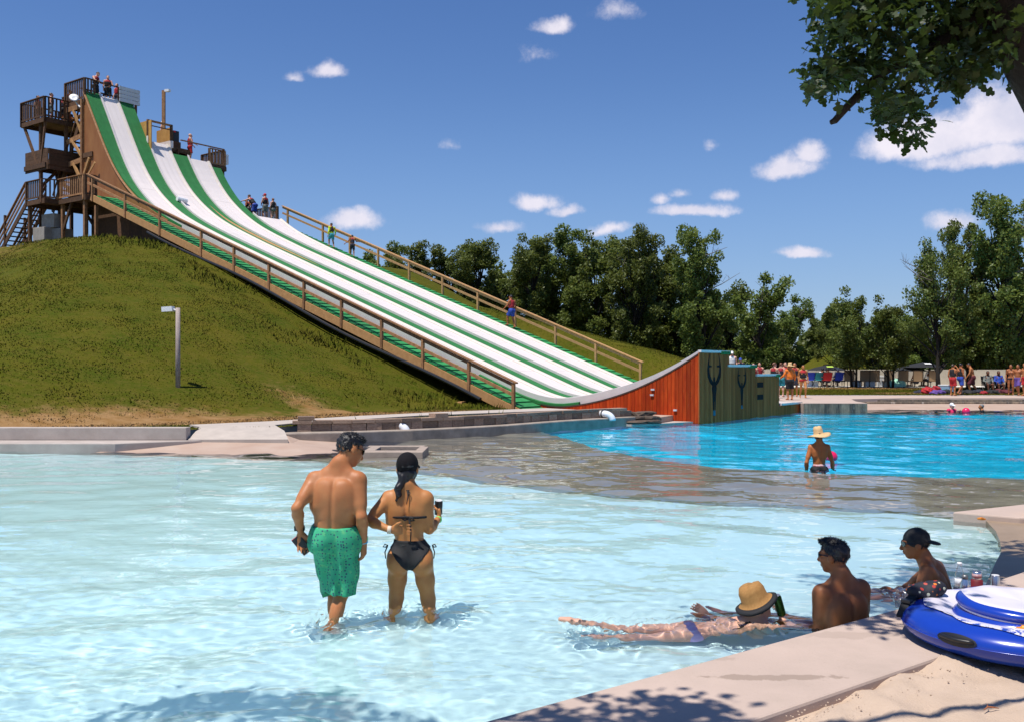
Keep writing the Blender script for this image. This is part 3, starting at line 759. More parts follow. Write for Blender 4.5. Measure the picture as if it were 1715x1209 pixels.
# ------------------------------------------------------------------ the launch tower with decks and stairs
def balustrade(parent, a, b, z0, zt, m=M_DARKW, gap=.20, posts=True, mid=False):
    """rail between two (s, c) points over a floor at z0, with balusters"""
    (s0, c0), (s1, c1) = a, b; L = math.hypot(s1 - s0, c1 - c0); n = max(1, int(L / gap))
    P = lambda t, z: SW(s0 + (s1 - s0) * t, c0 + (c1 - c0) * t, z)
    q = MB(); q.beam(P(0, zt), P(1, zt), .15, .045); q.build('rail_cap', m, parent)
    q = MB(); q.beam(P(0, z0 + .08), P(1, z0 + .08), .05, .09); q.build('bottom_rail', m, parent)
    me = None
    for i in range(1, n):
        t = i / n
        if me is None:
            q = MB(); q.box(P(t, (z0 + .05 + zt - .03) / 2), .09, .04, zt - z0 - .08, math.atan2(-(s1 - s0) * .588 * -1 + (c1 - c0) * .809, -(s1 - s0) * .809 + (c1 - c0) * .588)); o = q.build('baluster', m, parent); me = o.data; b0 = np.array(P(t, 0))
        else: link('baluster', me, None, parent, tuple(np.array(P(t, 0)) - b0))
    if posts:
        for t in (0, 1):
            q = MB(); q.box(P(t, (z0 - .25 + zt) / 2), .12, .12, zt - z0 + .25, R(-36)); q.build('rail_post', m, parent)


def floor_deck(parent, s0, s1, c0, c1, z, m=M_DARKW, rim=.26):
    n = max(1, int(abs(c1 - c0) / .16)); w = (c1 - c0) / n; me = None
    for i in range(n):
        c = c0 + (i + .5) * w
        if me is None:
            q = MB(); q.beam(SW(s0, c, z - .02), SW(s1, c, z - .02), w - .015, .04); o = q.build('floor_board', m, parent); me = o.data; b0 = np.array(SW(0, c, 0))
        else: link('floor_board', me, None, parent, tuple(np.array(SW(0, c, 0)) - b0))
    for a, b in (((s0, c0), (s1, c0)), ((s0, c1), (s1, c1)), ((s0, c0), (s0, c1)), ((s1, c0), (s1, c1))):
        q = MB(); q.beam(SW(*a, z - .04 - rim / 2), SW(*b, z - .04 - rim / 2), .05, rim); q.build('rim_board', m, parent)


def post(parent, s, c, z0, z1, w=.17, m=M_DARKW):
    q = MB(); q.box(SW(s, c, (z0 + z1) / 2), w, w, z1 - z0, R(-36)); return q.build('post', m, parent)


def brace(parent, a, b, m=M_DARKW, w=.1, h=.16):
    q = MB(); q.beam(SW(*a), SW(*b), w, h); return q.build('brace', m, parent)


tw = thing('launch_tower', 'tall dark timber launch tower with railed decks beside the highest slide lane', 'tower', SW(39.5, 0, 7.8))
# top deck
floor_deck(tw, 38.5, 40.5, -.05, 3.2, 17.45)
balustrade(tw, (38.4, -.05), (40.5, -.05), 17.45, 18.62, M_DARKW, .18)
balustrade(tw, (38.4, -.05), (38.4, .75), 17.45, 18.62, M_DARKW, .18, False)
balustrade(tw, (38.4, 2.1), (38.4, 3.2), 17.45, 18.55, M_DARKW, .18)
balustrade(tw, (40.5, .9), (40.5, 3.2), 17.45, 18.6, M_DARKW, .2, False)
q = MB(); q.beam(SW(38.42, .7, 18.6), SW(38.42, 2.2, 18.56), .12, .045); q.build('rail_cap', M_DARKW, tw)
# slatted white board hung on the rail
sb = thing('slatted_board', 'white board of four slats hung on the top rail of the tower', 'board', SW(38.3, 2.7, 18.2))
for k in range(4):
    q = MB(); q.beam(SW(38.28, 2.05, 18.53 - k * .235), SW(38.28, 3.4, 18.53 - k * .235), .035, .205); q.build('slat', M_GREYM, sb)
for c in (2.15, 3.3): q = MB(); q.beam(SW(38.315, c, 17.7), SW(38.315, c, 18.66), .05, .03); q.build('batten', M_DARKW, sb)
# upper side deck
floor_deck(tw, 40.1, 42.75, -1.5, 1.6, 16.35)
balustrade(tw, (40.1, -1.5), (42.75, -1.5), 16.35, 17.5)
balustrade(tw, (40.1, -1.5), (40.1, -.1), 16.35, 17.5)
balustrade(tw, (42.75, -1.5), (42.75, 1.6), 16.35, 17.5)
# stair between upper side deck and top deck, and between lower and upper
for k in range(5):
    q = MB(); q.box(SW(40.75 + .0 * k, .3 + k * .3, 16.5 + .2 * k), .9, .26, .05, R(-36) + R(0)); q.build('step', M_WOOD, tw)
for k in range(20):
    q = MB(); s_ = 41.9 - .145 * k; q.box(SW(s_, .55, 11.5 + .24 * k), .25, .95, .05, R(144)); q.build('step', M_DARKW, tw)
for c in (.05, 1.05): brace(tw, (42.1, c, 11.2), (39.1, c, 16.2), M_DARKW, .06, .28); brace(tw, (42.1, c, 12.2), (39.1, c, 17.1), M_DARKW, .05, .09)
# frame posts, beams and braces
for s, c, z1, z0 in [(38.55, -.12, 17.4, 11.3), (40.3, -.12, 17.3, 13.7), (41.0, -1.25, 16.2, 8.0), (42.6, 1.5, 16.2, 7.8), (40.3, 1.6, 16.2, 8), (41.4, .1, 14.4, 8.0), (38.55, 3.1, 17.4, 8), (40.4, 3.1, 17.4, 8), (38.55, 1.6, 17.0, 8)]:
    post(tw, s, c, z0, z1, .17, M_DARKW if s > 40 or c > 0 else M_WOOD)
for a, b in [((38.5, -.12, 17.0), (40.4, -.12, 17.0)), ((38.5, -.12, 13.9), (40.3, -.12, 13.75)), ((38.5, -.12, 15.3), (40.3, -.12, 15.1)), ((37.5, -.1, 14.1), (38.6, -.1, 14.1)), ((40.2, -1.4, 13.6), (42.6, -1.4, 13.6)), ((38.5, 1.55, 13.8), (42.7, 1.55, 13.8)), ((41, -1.25, 14.6), (41, 1.5, 14.6)), ((38.5, 3.1, 14), (40.4, 3.1, 14))]:
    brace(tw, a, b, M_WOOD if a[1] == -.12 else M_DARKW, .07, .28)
for a, b in [((38.6, -.12, 15.4), (39.5, -.12, 16.9)), ((38.6, -.12, 14.1), (39.7, -.12, 15.2)), ((38.6, -.12, 12.6), (39.5, -.12, 13.8)), ((38.55, -.12, 12.7), (37.8, -.12, 13.9)),
             ((42.6, -1.4, 16.1), (41.0, -1.3, 13.3)), ((40.2, -1.4, 16.1), (41.0, -1.3, 13.3)), ((41, -1.25, 12.4), (41, .0, 13.8)), ((41.3, .1, 12.6), (40.3, .1, 13.9)), ((41.4, .1, 12.6), (42.4, .3, 13.9)), ((42.6, 1.5, 12.6), (41.6, 1.5, 13.8)), ((42.6, 1.5, 12.6), (42.6, .4, 13.8)), ((40.3, 1.6, 12.6), (41.2, 1.55, 13.8)), ((38.6, 3.1, 12), (40.3, 3.1, 14))]:
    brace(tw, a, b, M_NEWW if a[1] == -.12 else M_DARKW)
# middle landing: its side panel, built up with dark boards to read as shade
floor_deck(tw, 40.0, 42.6, -1.3, 1.6, 13.9)
for k in range(5):
    for a, b in (((40.05, -1.33), (42.6, -1.33)), ((40.02, -1.3), (40.02, 1.5))): q = MB(); q.beam(SW(*a, 13.45 + .245 * k), SW(*b, 13.45 + .245 * k), .045, .235); q.build('dark_fill_board', M_DARKW, tw)
for k in range(12):  # boards added behind the posts to darken the open tower interior
    q = MB(); q.box(SW(38.75 + .135 * k, .95, 14.9), .115, .05, 4.6, R(144)); q.build('dark_backing_board', M_DARKW, tw)
for k in range(8):
    q = MB(); q.box(SW(40.45 + .27 * k, 1.62, 12.6 + .0 * k), .2, .05, 2.2, R(144)); q.build('dark_backing_board', M_DARKW, tw)
for k in range(9):
    q = MB(); q.box(SW(38.7 + .19 * k, .4, 12.5), .1, .05, 2.2, R(144)); q.build('dark_backing_board', M_DARKW, tw)
balustrade(tw, (38.7, 1.4), (40.3, 1.4), 13.9, 16.0, M_DARKW, .2)
balustrade(tw, (38.9, .9), (40.2, .9), 11.4, 13.6, M_DARKW, .2)
# lower deck
floor_deck(tw, 35.7, 38.5, -1.55, -.1, 11.38); floor_deck(tw, 38.5, 40.6, -2.35, 1.6, 11.38)
balustrade(tw, (35.9, -1.55), (38.5, -1.55), 11.38, 12.5, M_WOOD)
balustrade(tw, (38.9, -2.35), (40.5, -2.35), 11.38, 12.45)
balustrade(tw, (38.85, -2.35), (38.5, -1.55), 11.38, 12.47)
balustrade(tw, (35.8, -1.5), (35.8, -.9), 11.38, 12.5)
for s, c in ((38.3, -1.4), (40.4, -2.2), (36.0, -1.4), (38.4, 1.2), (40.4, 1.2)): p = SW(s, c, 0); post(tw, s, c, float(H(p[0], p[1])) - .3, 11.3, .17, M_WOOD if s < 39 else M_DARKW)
brace(tw, (38.3, -1.4, 9.6), (37.4, -1.4, 11.1)); brace(tw, (38.2, 1.2, 9), (40.3, 1.2, 11))
# slanted loose rail by the lower deck
brace(tw, (38.0, -.3, 12.55), (36.9, -.3, 13.5), M_NEWW, .05, .12)
# outside stair going down the back of the hill
st = thing('outside_stair', 'dark timber stair with handrails descending from the lower tower deck', 'stair', SW(42, -1.8, 9))
for k in range(13):
    q = MB(); q.box(SW(40.75 + .27 * k, -1.75, 11.2 - .235 * k), .26, 1.1, .045, R(144)); q.build('step', M_DARKW, st)
for c in (-2.33, -1.17):
    q = MB(); q.beam(SW(40.6, c, 11.2), SW(44.3, c, 8.05), .06, .28); q.build('stringer', M_DARKW, st)
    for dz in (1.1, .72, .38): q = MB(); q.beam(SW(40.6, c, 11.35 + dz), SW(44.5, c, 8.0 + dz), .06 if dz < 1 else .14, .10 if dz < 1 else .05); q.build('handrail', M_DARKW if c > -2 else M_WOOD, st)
    q = MB(); q.box(SW(43.0, c, 9.5), .12, .12, 2.6, R(-36)); q.build('post', M_DARKW, st)
# grey concrete blocks stacked under the tower
M_BLK = mat('grey_concrete_block', (.30, .27, .24), .9, .2, 5, .4, 30, rand=.1)
for (s, c, z, dx, dz, lab) in [(39.7, -1.7, 8.15, 1.05, 1.6, 'lower left grey concrete block of the stack under the tower'), (38.95, -1.15, 8.2, 1.0, 1.6, 'lower right grey concrete block of the stack under the tower'), (39.45, -1.3, 9.05, 1.15, .8, 'topmost grey concrete block of the stack under the tower')]:
    mb = MB(); mb.box((0, 0, dz / 2), dx, .8, dz, R(-30)); o = mb.build('concrete_block', M_BLK, bevel=.02); p = SW(s, c, 0); o.location = SW(s, c, float(H(p[0], p[1])) - .12 + (1.62 if z > 9 else 0)); tag(o, lab, 'concrete block', 'concrete blocks under the tower'); LOC[o.name] = np.array(o.location)
mb = MB(); mb.lathe([(.34, 0), (.2, .5)], (0, 0, 0), 4); o = mb.build('pier_block', M_CONC); p = SW(34.9, -1.4, 0); o.location = (p[0], p[1], float(H(p[0], p[1])) - .1); tag(o, 'small tapered concrete footing under the walkway post', 'footing')
mb = MB(); z = float(H(p[0], p[1])) + .39; mb.box((0, 0, (10.7 - z) / 2), .15, .15, 10.7 - z, R(-36)); o = mb.build('walkway_post', M_WOOD); o.location = (p[0], p[1], z); tag(o, 'brown post on a footing holding up the top of the walkway', 'post')

# dish antenna and flood lamps
dish = thing('satellite_dish', 'small white round dish on the edge of the top tower deck', 'dish', SW(39.0, -.2, 17.2))
q = MB(); A = Matrix.Rotation(R(60), 3, 'X') @ Matrix.Rotation(R(20), 3, 'Y'); q.lathe([(.0, 0), (.12, .015), (.26, .07), (.27, .075), (.12, .03), (.01, .02)], SW(39.0, -.35, 17.45), 18, A); q.build('reflector', M_PIPE, dish, True)
q = MB(); q.tube([SW(39.0, -.3, 17.4), SW(38.95, -.2, 17.15), SW(38.6, -.2, 16.9)], .05, 8); q.build('bracket', M_GREYM, dish)


def flood_lamp(name, label, base, top, m, head_dir, r=.07, square=True, elbow=False):
    t = thing(name, label, 'lamp post', base)
    q = MB()
    if square: q.box((base[0], base[1], (base[2] + top) / 2), r * 2, r * 2, top - base[2])
    else: q.tube([base, (base[0], base[1], (base[2] + top) / 2), (base[0], base[1], top)], [r, r * .95, r * .9], 12)
    q.build('pole', m, t, not square)
    hx, hy = head_dir; q = MB(); c = Vector((base[0] + hx * .32, base[1] + hy * .32, top - .03))
    q.beam(c - Vector((hx, hy, .0)) * .17, c + Vector((hx, hy, -.12)) * .17, .20, .15); q.build('lamp_head', M_PIPE, t)
    q = MB(); q.tube([(base[0], base[1], top - .1), (base[0] + hx * .12, base[1] + hy * .12, top - .06), tuple(c)], .035, 8); q.build('arm', M_GREYM, t)
    return t


p = SW(38.0, 4.85, 0)
flood_lamp('lamp_post', 'tall brown post with a white floodlight rising above the second slide lane', (p[0], p[1], 15.3), 18.95, M_WOOD, (.9, -.4), .09)
p = PX(298, 649, 1.2); z = None
for d in np.arange(24, 44, .05):
    x = (298 - 857.5) / FOC * d; zz2 = float(H(x, d))
    if EYE - (649 - 615) * d / FOC <= zz2: p = (x, d, zz2); break
top = EYE + (615 - 516) * p[1] / FOC
lp = flood_lamp('lamp_post', 'slim grey wooden lamp post standing alone on the grass hill', (p[0], p[1], p[2] - .2), top, mat('silvered_timber', (.34, .27, .24), .8, .25, 5, .3, 30, stretch=(4, 4, .6)), (-.98, .1), .075, False)

# second and third launch platforms
t2 = thing('launch_box', 'honey plywood launch box at the top of the second slide lane', 'launch box', SW(37.5, 3.8, 14.5))
z2 = float(lane_z(36.95, 2))
def wallq(parent, a, b, z0, z1, m, name, th=.05, z1b=None):
    q = MB(); (s0, c0), (s1, c1) = a, b; dx, dy = s1 - s0, c1 - c0; l = math.hypot(dx, dy); nx, ny = -dy / l * th, dx / l * th; zb = z1 if z1b is None else z1b
    q.hexa([SW(s0, c0, z0), SW(s1, c1, z0), SW(s1 + nx, c1 + ny, z0), SW(s0 + nx, c0 + ny, z0), SW(s0, c0, z1), SW(s1, c1, zb), SW(s1 + nx, c1 + ny, zb), SW(s0 + nx, c0 + ny, z1)]); return q.build(name, m, parent)
M_HPLY = mat('honey_plywood', (.42, .21, .05), .6, .2, 2.5, .1, 30, c2=(.54, .30, .085))
wallq(t2, (36.5, 3.0), (38.2, 3.0), z2 - 1.2, z2 + 1.18, M_HPLY, 'side_panel')
wallq(t2, (36.9, 4.62), (38.4, 4.62), z2 + .33, z2 + 1.12, M_HPLY, 'side_panel', z1b=z2 + 1.1); wallq(t2, (36.9, 4.62), (38.4, 4.62), z2 - 1, z2 + .325, M_SLIDE, 'lower_panel')
for c in (3.02, 4.6):
    q = MB(); q.box(SW(36.85, c, z2 + .75), .13, .13, 1.0, R(-36)); q.build('front_post', M_DARKW, t2)
    q = MB(); q.box(SW(36.83, c, z2 + .05), .15, .15, .42, R(-36)); q.build('post_sleeve', M_SLIDE, t2)
q = MB(); q.beam(SW(36.85, 2.95, z2 + 1.2), SW(36.85, 4.66, z2 + 1.2), .12, .1); q.build('header', M_WOOD, t2)
q = MB(); q.beam(SW(36.85, 3.0, z2 + .93), SW(36.85, 4.6, z2 + .93), .05, .05); q.build('grab_bar', M_DARKW, t2)
floor_deck(t2, 36.95, 39.3, 2.9, 6.0, z2 - .02)
for s, c in ((39.2, 3.2), (39.2, 5.8), (37.1, 5.8), (37.2, 3.2)): post(t2, s, c, 7.6, z2 - .2)
t3 = thing('launch_platform', 'railed timber platform at the top of the third slide lane', 'platform', SW(37.5, 6.5, 13))
z3 = float(lane_z(36.55, 2)) - .05
floor_deck(t3, 36.55, 39, 5.2, 8.4, z3)
q = MB(); q.beam(SW(36.7, 5.15, z3 + 1.1), SW(36.7, 8.35, z3 + 1.1), .13, .05); q.build('rail_cap', M_WOOD, t3)
balustrade(t3, (36.65, 7.2), (36.65, 8.35), z3, z3 + .98, M_WOOD, .2); balustrade(t3, (36.7, 8.35), (39, 8.35), z3, z3 + 1.05, M_DARKW, .16)
for s, c in ((38.8, 5.3), (38.8, 8.3), (36.8, 8.3)): post(t3, s, c, 7.4, z3 - .1)
wallq(t3, (36.7, 5.0), (38.6, 5.0), z3 - 2.2, z3 + .55, M_DARKW, 'dark_panel')
q = MB(); q.box(SW(36.9, 8.62, z3 + .55), .2, .3, .62, R(-36)); q.build('meter_box', M_PIPE, t3)
sp = thing('loudspeaker', 'black loudspeaker box beside the man in a white cap', 'loudspeaker', SW(37.2, 5.3, z2))
zc = z2 + .45
q = MB(); q.box(SW(37.7, 5.4, zc - .2), .6, .5, .4, R(-36)); q.build('stand', M_DARKW, sp)
q = MB(); q.box(SW(37.7, 5.4, zc + .35), .42, .4, .68, R(-36)); q.build('cabinet', M_BLACKP, sp, bevel=.02)
q = MB(); q.box(SW(37.47, 5.28, zc + .62), .12, .03, .1, R(54)); q.build('red_badge', mat('red_badge', (.5, .02, .03), .5), sp)
t4 = thing('queue_platform', 'small dark railed platform where riders queue above the fourth lane', 'platform', SW(36.5, 9.5, 10))
z4 = deck_z(35.2)
floor_deck(t4, 35.25, 38.1, 7.9, 11.6, z4); balustrade(t4, (38.0, 8.0), (38.0, 11.5), z4, z4 + 1.05); balustrade(t4, (35.3, 11.5), (38.0, 11.5), z4, z4 + 1.05, M_DARKW, .16)
for s, c in ((35.5, 8.2), (37.8, 8.2), (37.8, 11.4), (35.5, 11.4)): post(t4, s, c, 7.0, z4 - .1)
wallq(t4, (35.4, 11.45), (38, 11.45), 8.2, z4 - .05, M_DARKW, 'skirt_panel')

# ------------------------------------------------------------------ retaining wall of blocks, ledge, pipes, stones
q = MB(); L0, L1 = WALL, offset(WALL, .34)
q.slab([(-5.85, 23.55)] + [(-5.35, 23.75)] + WALL[1:] + L1[::-1] + [(-5.9, 24.0)], -.5, lambda x, y: .27); structure('pool_ledge', q, M_LEDGE, bevel=.03)
rw = thing('retaining_wall', 'low curved retaining wall of brown blocks between pool and grass', 'wall', (-1, 26.5, .27))
bl = offset(WALL, .36); cum = [0]
for i in range(len(bl) - 1): cum.append(cum[-1] + math.dist(bl[i], bl[i + 1]))
ub = MB(); ub.box((0, 0, 0), 1, 1, 1); bme = None
def block(l, w, z, h, depth, out=0, par=rw, m=M_STONE):
    global bme
    k = max(j for j in range(len(cum)) if cum[j] <= l); k = min(k, len(bl) - 2); f = (l - cum[k]) / (cum[k + 1] - cum[k]); a, b = bl[k], bl[k + 1]
    an = math.atan2(b[1] - a[1], b[0] - a[0]); x = a[0] + (b[0] - a[0]) * f - math.sin(an) * (depth / 2 - out); y = a[1] + (b[1] - a[1]) * f + math.cos(an) * (depth / 2 - out)
    if bme is None:
        o = ub.build('block', None, par, local=True, bevel=0); bme = o.data; bme.materials.append(m)
    else: o = link('block', bme, None, par)
    o.location = np.array([x, y, z + h / 2]) - LOC[par.name]; o.rotation_euler = (0, 0, an + random.uniform(-.02, .02)); o.scale = (w, depth, h)
l = .12
while l < cum[-1] - .2:
    w = random.choice([.36, .42, .46, .5]); block(l + w / 2, w - .018, .262, .20 + random.uniform(-.008, .008), .28, random.uniform(-.015, .015)); l += w
l = .0
while l < cum[-1] - .2:
    w = random.choice([.5, .62, .7]); block(l + w / 2, w - .015, .466, .085 + random.uniform(-.006, .006), .34, .03 + random.uniform(-.015, .015)); l += w
for (l, z) in ((.15, .555), (cum[2] + .9, .555)): block(l + .2, .42, z - .0, .10, .34, .03)
def elbow(label, u, v, d):
    x, y, z = (u - 857.5) / FOC * d, d, EYE - (v - 615) * d / FOC
    q = MB(); pts = []
    for k in range(8): a = k / 7 * math.pi / 2; pts.append((x - .16 + .26 * math.sin(a), y - .05 - .12 * math.sin(a), z + .09 - .22 * (1 - math.cos(a))))
    q.tube([(x - .34, y + .2, z + .09)] + pts, .11, 12); t = thing('drain_pipe', label, 'pipe', (x, y, z)); q.build('elbow', M_PIPE, t, True)
    q = MB(); q.tube([(x - .22, y + .02, z + .09), (x - .16, y - .02, z + .09)], .125, 12); q.build('collar', M_BLUE2 if u < 800 else M_BLACKP, t)
M_BLUE2 = mat('blue_tape', (.03, .05, .3), .4)
elbow('white elbow drain pipe with a blue collar poking through the block wall', 676, 717, 25.4); elbow('white elbow drain pipe dropping into the blue water by the red ramp', 1020, 697, 31.0)
def rock_mesh(seed, n=2):
    import bmesh
    b = bmesh.new(); bmesh.ops.create_icosphere(b, subdivisions=n, radius=1); g = random.Random(seed)
    ph = [g.uniform(0, 6) for _ in range(6)]
    for v in b.verts:
        c = v.co; k = 1 + .18 * math.sin(c.x * 3 + ph[0]) * math.sin(c.y * 3 + ph[1]) + .14 * math.sin(c.z * 4 + ph[2] + c.x * 2) + g.uniform(-.06, .06)
        c *= k; c.x = max(-.8, min(.8, c.x)); c.z = max(-.75, min(.75, c.z)); c.y = max(-.8, min(.8, c.y))
    me = bpy.data.meshes.new('boulder'); b.to_mesh(me); b.free(); return me
M_ROCK = mat('dark_flat_stone', (.05, .036, .026), .9, .4, 5, .8, 14, rand=.3, c2=(.12, .08, .055), bdist=.03)
k = 0
for (u, v, d, sx, sz) in [(1045, 699, 32.2, .62, .10), (1072, 700, 32.0, .6, .11), (1090, 700, 31.9, .35, .12), (1050, 692, 32.5, .5, .10), (1080, 692, 32.3, .55, .10), (1040, 705, 31.8, .5, .07), (1068, 706, 31.6, .6, .07), (1092, 705, 31.7, .4, .08)]:
    o = link('flat_stone', rock_mesh(40 + k), M_ROCK); o.location = ((u - 857.5) / FOC * d, d, EYE - (v - 615) * d / FOC); o.scale = (sx, .35, sz); o.rotation_euler = (0, 0, .5)
    row = 'top' if v < 695 else ('bottom' if v > 703 else 'middle'); pos = ['left', 'middle', 'right'][[0, 1, 2][0 if u < 1055 else (1 if u < 1085 else 2)]]
    tag(o, f'dark flat stone in the {row} layer, {pos} end of the pile against the red ramp', 'stone', 'flat stones piled against the red ramp'); k += 1
q = MB(); q.slab([(3.9, 31.2), (5.0, 31.7), (6.2, 32.72), (4.6, 33.9), (3.2, 31.8)], -.5, .045); structure('stone_footing', q, M_CONC)
q = MB(); q.slab([(3.6, 31.5), (5.0, 32.0), (5.6, 33.2), (.5, 36.9), (-.6, 35.6)], .0, lambda x, y: .27 if y > 34 else .24); structure('ramp_foot_ground', q, M_BEACH)
# submerged stone frame in the shallow water
sf = thing('stone_frame', 'rectangular stone curb standing in shallow water behind the couple', 'curb', (-2.5, 20.6, 0))
fx0, fx1, fy0, fy1 = -3.15, -1.87, 20.25, 21.6
for (cx, cy, sx, sy) in [((fx0 + fx1) / 2, fy0, fx1 - fx0, .42), ((fx0 + fx1) / 2 - .1, fy1, fx1 - fx0, .22), (fx0 + .1, (fy0 + fy1) / 2, .22, fy1 - fy0 - .33), (fx1 - .1, (fy0 + fy1) / 2, .2, fy1 - fy0 - .33)]:
    q = MB(); q.box((cx, cy, -.1), sx, sy, .46); q.build('curb_stone', mat('tan_curb_stone', (.33, .26, .21), .85, .15, 4, .3, 30), sf, bevel=.015)
q = MB(); q.box(((fx0 + fx1) / 2, (fy0 + fy1) / 2, -.1), 1.0, 1.0, .3); q.build('hollow_dark_fill', M_BLACKP, sf)  # black block standing in for the dark hollow inside the curb

# ================================================================== TREES
def leaf_mat(name, a, b, transl=.35):
    m = bpy.data.materials.new(name); m.use_nodes = True; t = NT(m.node_tree); m.node_tree.nodes.clear()
    out = t.n('ShaderNodeOutputMaterial')
    rn = t.n('ShaderNodeNewGeometry').outputs['Random Per Island']; vec = t.n('ShaderNodeTexCoord').outputs['Object']; oi = t.n('ShaderNodeObjectInfo').outputs['Random']
    col = t.mix(t.m('ADD', t.m('MULTIPLY', rn, .5), t.rng(t.noise(vec, .9, 4, .6), .3, .7, 0, .5)), c4(a), c4(b))
    hv = t.n('ShaderNodeHueSaturation'); t.put(hv.inputs['Color'], col); t.put(hv.inputs['Value'], t.rng(oi, 0, 1, .8, 1.2)); t.put(hv.inputs['Hue'], t.rng(oi, 0, 1, .488, .508)); col = hv.outputs[0]
    d = t.n('ShaderNodeBsdfPrincipled'); t.put(d.inputs['Base Color'], col); d.inputs['Roughness'].default_value = .5; d.inputs['Specular IOR Level'].default_value = .35
    tr = t.n('ShaderNodeBsdfTranslucent'); c2 = t.n('ShaderNodeHueSaturation'); t.put(c2.inputs['Color'], col); c2.inputs['Value'].default_value = 1.5; c2.inputs['Hue'].default_value = .485
    t.put(tr.inputs['Color'], c2.outputs[0])
    mx = t.n('ShaderNodeMixShader'); mx.inputs[0].default_value = transl; t.put(mx.inputs[1], d.outputs[0]); t.put(mx.inputs[2], tr.outputs[0]); t.put(out.inputs[0], mx.outputs[0])
    return m


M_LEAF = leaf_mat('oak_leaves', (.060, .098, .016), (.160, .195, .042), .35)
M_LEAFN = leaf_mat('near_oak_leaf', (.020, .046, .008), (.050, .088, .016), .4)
M_BARK = mat('dark_bark', (.011, .008, .006), .95, .4, 8, .7, 24, c2=(.032, .023, .017), stretch=(1, 1, .3), bdist=.03)
M_DEAD = mat('bare_twig', (.15, .125, .105), .9, .2, 8)


def leaf_quads(P, size, g, up=.62):
    n = len(P); a = g.normal(size=(n, 3)); a[:, 2] *= .7; a /= np.linalg.norm(a, axis=1)[:, None]; b = g.normal(size=(n, 3)); b[:, 2] *= (1 - up)
    b -= (b * a).sum(1)[:, None] * a; b /= np.linalg.norm(b, axis=1)[:, None] + 1e-9; s = size * g.uniform(.6, 1.35, n)[:, None]; nrm = np.cross(a, b)
    V = np.empty((n, 5, 3)); V[:, 0] = P - a * s * .55; V[:, 1] = P - a * s * .1 + b * s * .36 + nrm * s * .10; V[:, 2] = P + a * s * .6; V[:, 3] = P - a * s * .02 - b * s * .33 + nrm * s * .12; V[:, 4] = P + a * s * .15 + b * s * .34
    i = np.arange(n)[:, None] * 5
    F = np.concatenate([i + [0, 3, 4], i + [0, 4, 1], i + [3, 2, 4]], 0)
    return V.reshape(-1, 3), F


def tree_proto(seed, h, w, low, nl, leaf, lobes, lean=0, dead=0, stems=1, airy=.55):
    g = np.random.default_rng(seed); rr = random.Random(seed); trunk = MB(); tips = []
    for st in range(stems):
        bx = (st - (stems - 1) / 2) * w * .22; top = h * (.80 if stems == 1 else rr.uniform(.7, .86)); pts = [(bx * .35, 0, -.4)]; 
        for k in range(1, 8): f = k / 7; pts.append((bx * (.35 + .9 * f) + lean * f + rr.uniform(-.12, .12) * f * 2, rr.uniform(-.12, .12) * f * 2, top * f))
        r0 = .021 * h / (1 if stems == 1 else 1.25); trunk.tube(pts, [r0 * 1.25] + [r0 * (1 - .85 * k / 7) for k in range(1, 8)], 9)
        for k in range(lobes // stems):
            f = low + (1 - low) * (k + rr.random()) / (lobes // stems); z = h * f
            env = math.sqrt(max(.10, 1 - ((f - .58) / .50) ** 2))
            an = rr.uniform(0, 6.283); rad = w / 2 * env * rr.uniform(.35, 1.0)
            tip = Vector((bx * .8 + lean * f + rad * math.cos(an), rad * math.sin(an), min(z + rr.uniform(-.3, .5), h * .97)))
            fi = min(6, max(1, int((f * .72) * 7))); st_ = Vector(pts[fi]); mid = st_.lerp(tip, .55) + Vector((0, 0, -.25 + rr.uniform(0, .4)))
            trunk.tube([st_, mid, tip], [r0 * .42, r0 * .22, r0 * .06], 5, False); 
            for q in range(4): tips.append((st_.lerp(tip, rr.uniform(.55, 1.08)) + Vector((rr.uniform(-.55, .55), rr.uniform(-.55, .55), rr.uniform(-.4, .55))), rr.uniform(.34, .86) * (w / 9 + .33)))
    deadm = None
    if dead:
        deadm = MB()
        for k in range(dead):
            an = rr.uniform(0, 6.28); f = rr.uniform(.6, .85); p0 = Vector((lean * f, 0, h * f)); dr = Vector((math.cos(an), math.sin(an), rr.uniform(.1, .8))).normalized(); L = w * rr.uniform(.5, .75); p1 = p0 + dr * L * .5 + Vector((0, 0, rr.uniform(-.2, .2))); p2 = p0 + dr * L
            deadm.tube([p0, p1, p2], [.05, .035, .012], 4, False)
            for q in range(6):
                tt = rr.uniform(.4, .95); b0 = p0.lerp(p2, tt); deadm.tube([b0, b0 + Vector((rr.uniform(-.6, .6), rr.uniform(-.6, .6), rr.uniform(.0, .8)))], [.02, .008], 3, False)
    tot = sum(r ** 2 for _, r in tips); Ps = []
    for p, r in tips:
        n = int(nl * r ** 2 / tot); d = g.normal(size=(n, 3)); d /= np.linalg.norm(d, axis=1)[:, None]
        rad = r * g.uniform(.15, 1.05, n) ** airy; q = np.array(p) + d * rad[:, None] * [1, 1, .82]; Ps.append(q[q[:, 2] > h * low * .6])
    V, F = leaf_quads(np.concatenate(Ps), leaf, g)
    tm = mesh_np('trunk', trunk.V, trunk.F, True); tm.materials.append(M_BARK); cm = mesh_np('crown', V, F); cm.materials.append(M_LEAF)
    dm = None
    if deadm: dm = mesh_np('dead_branch', deadm.V, deadm.F); dm.materials.append(M_DEAD)
    return tm, cm, dm


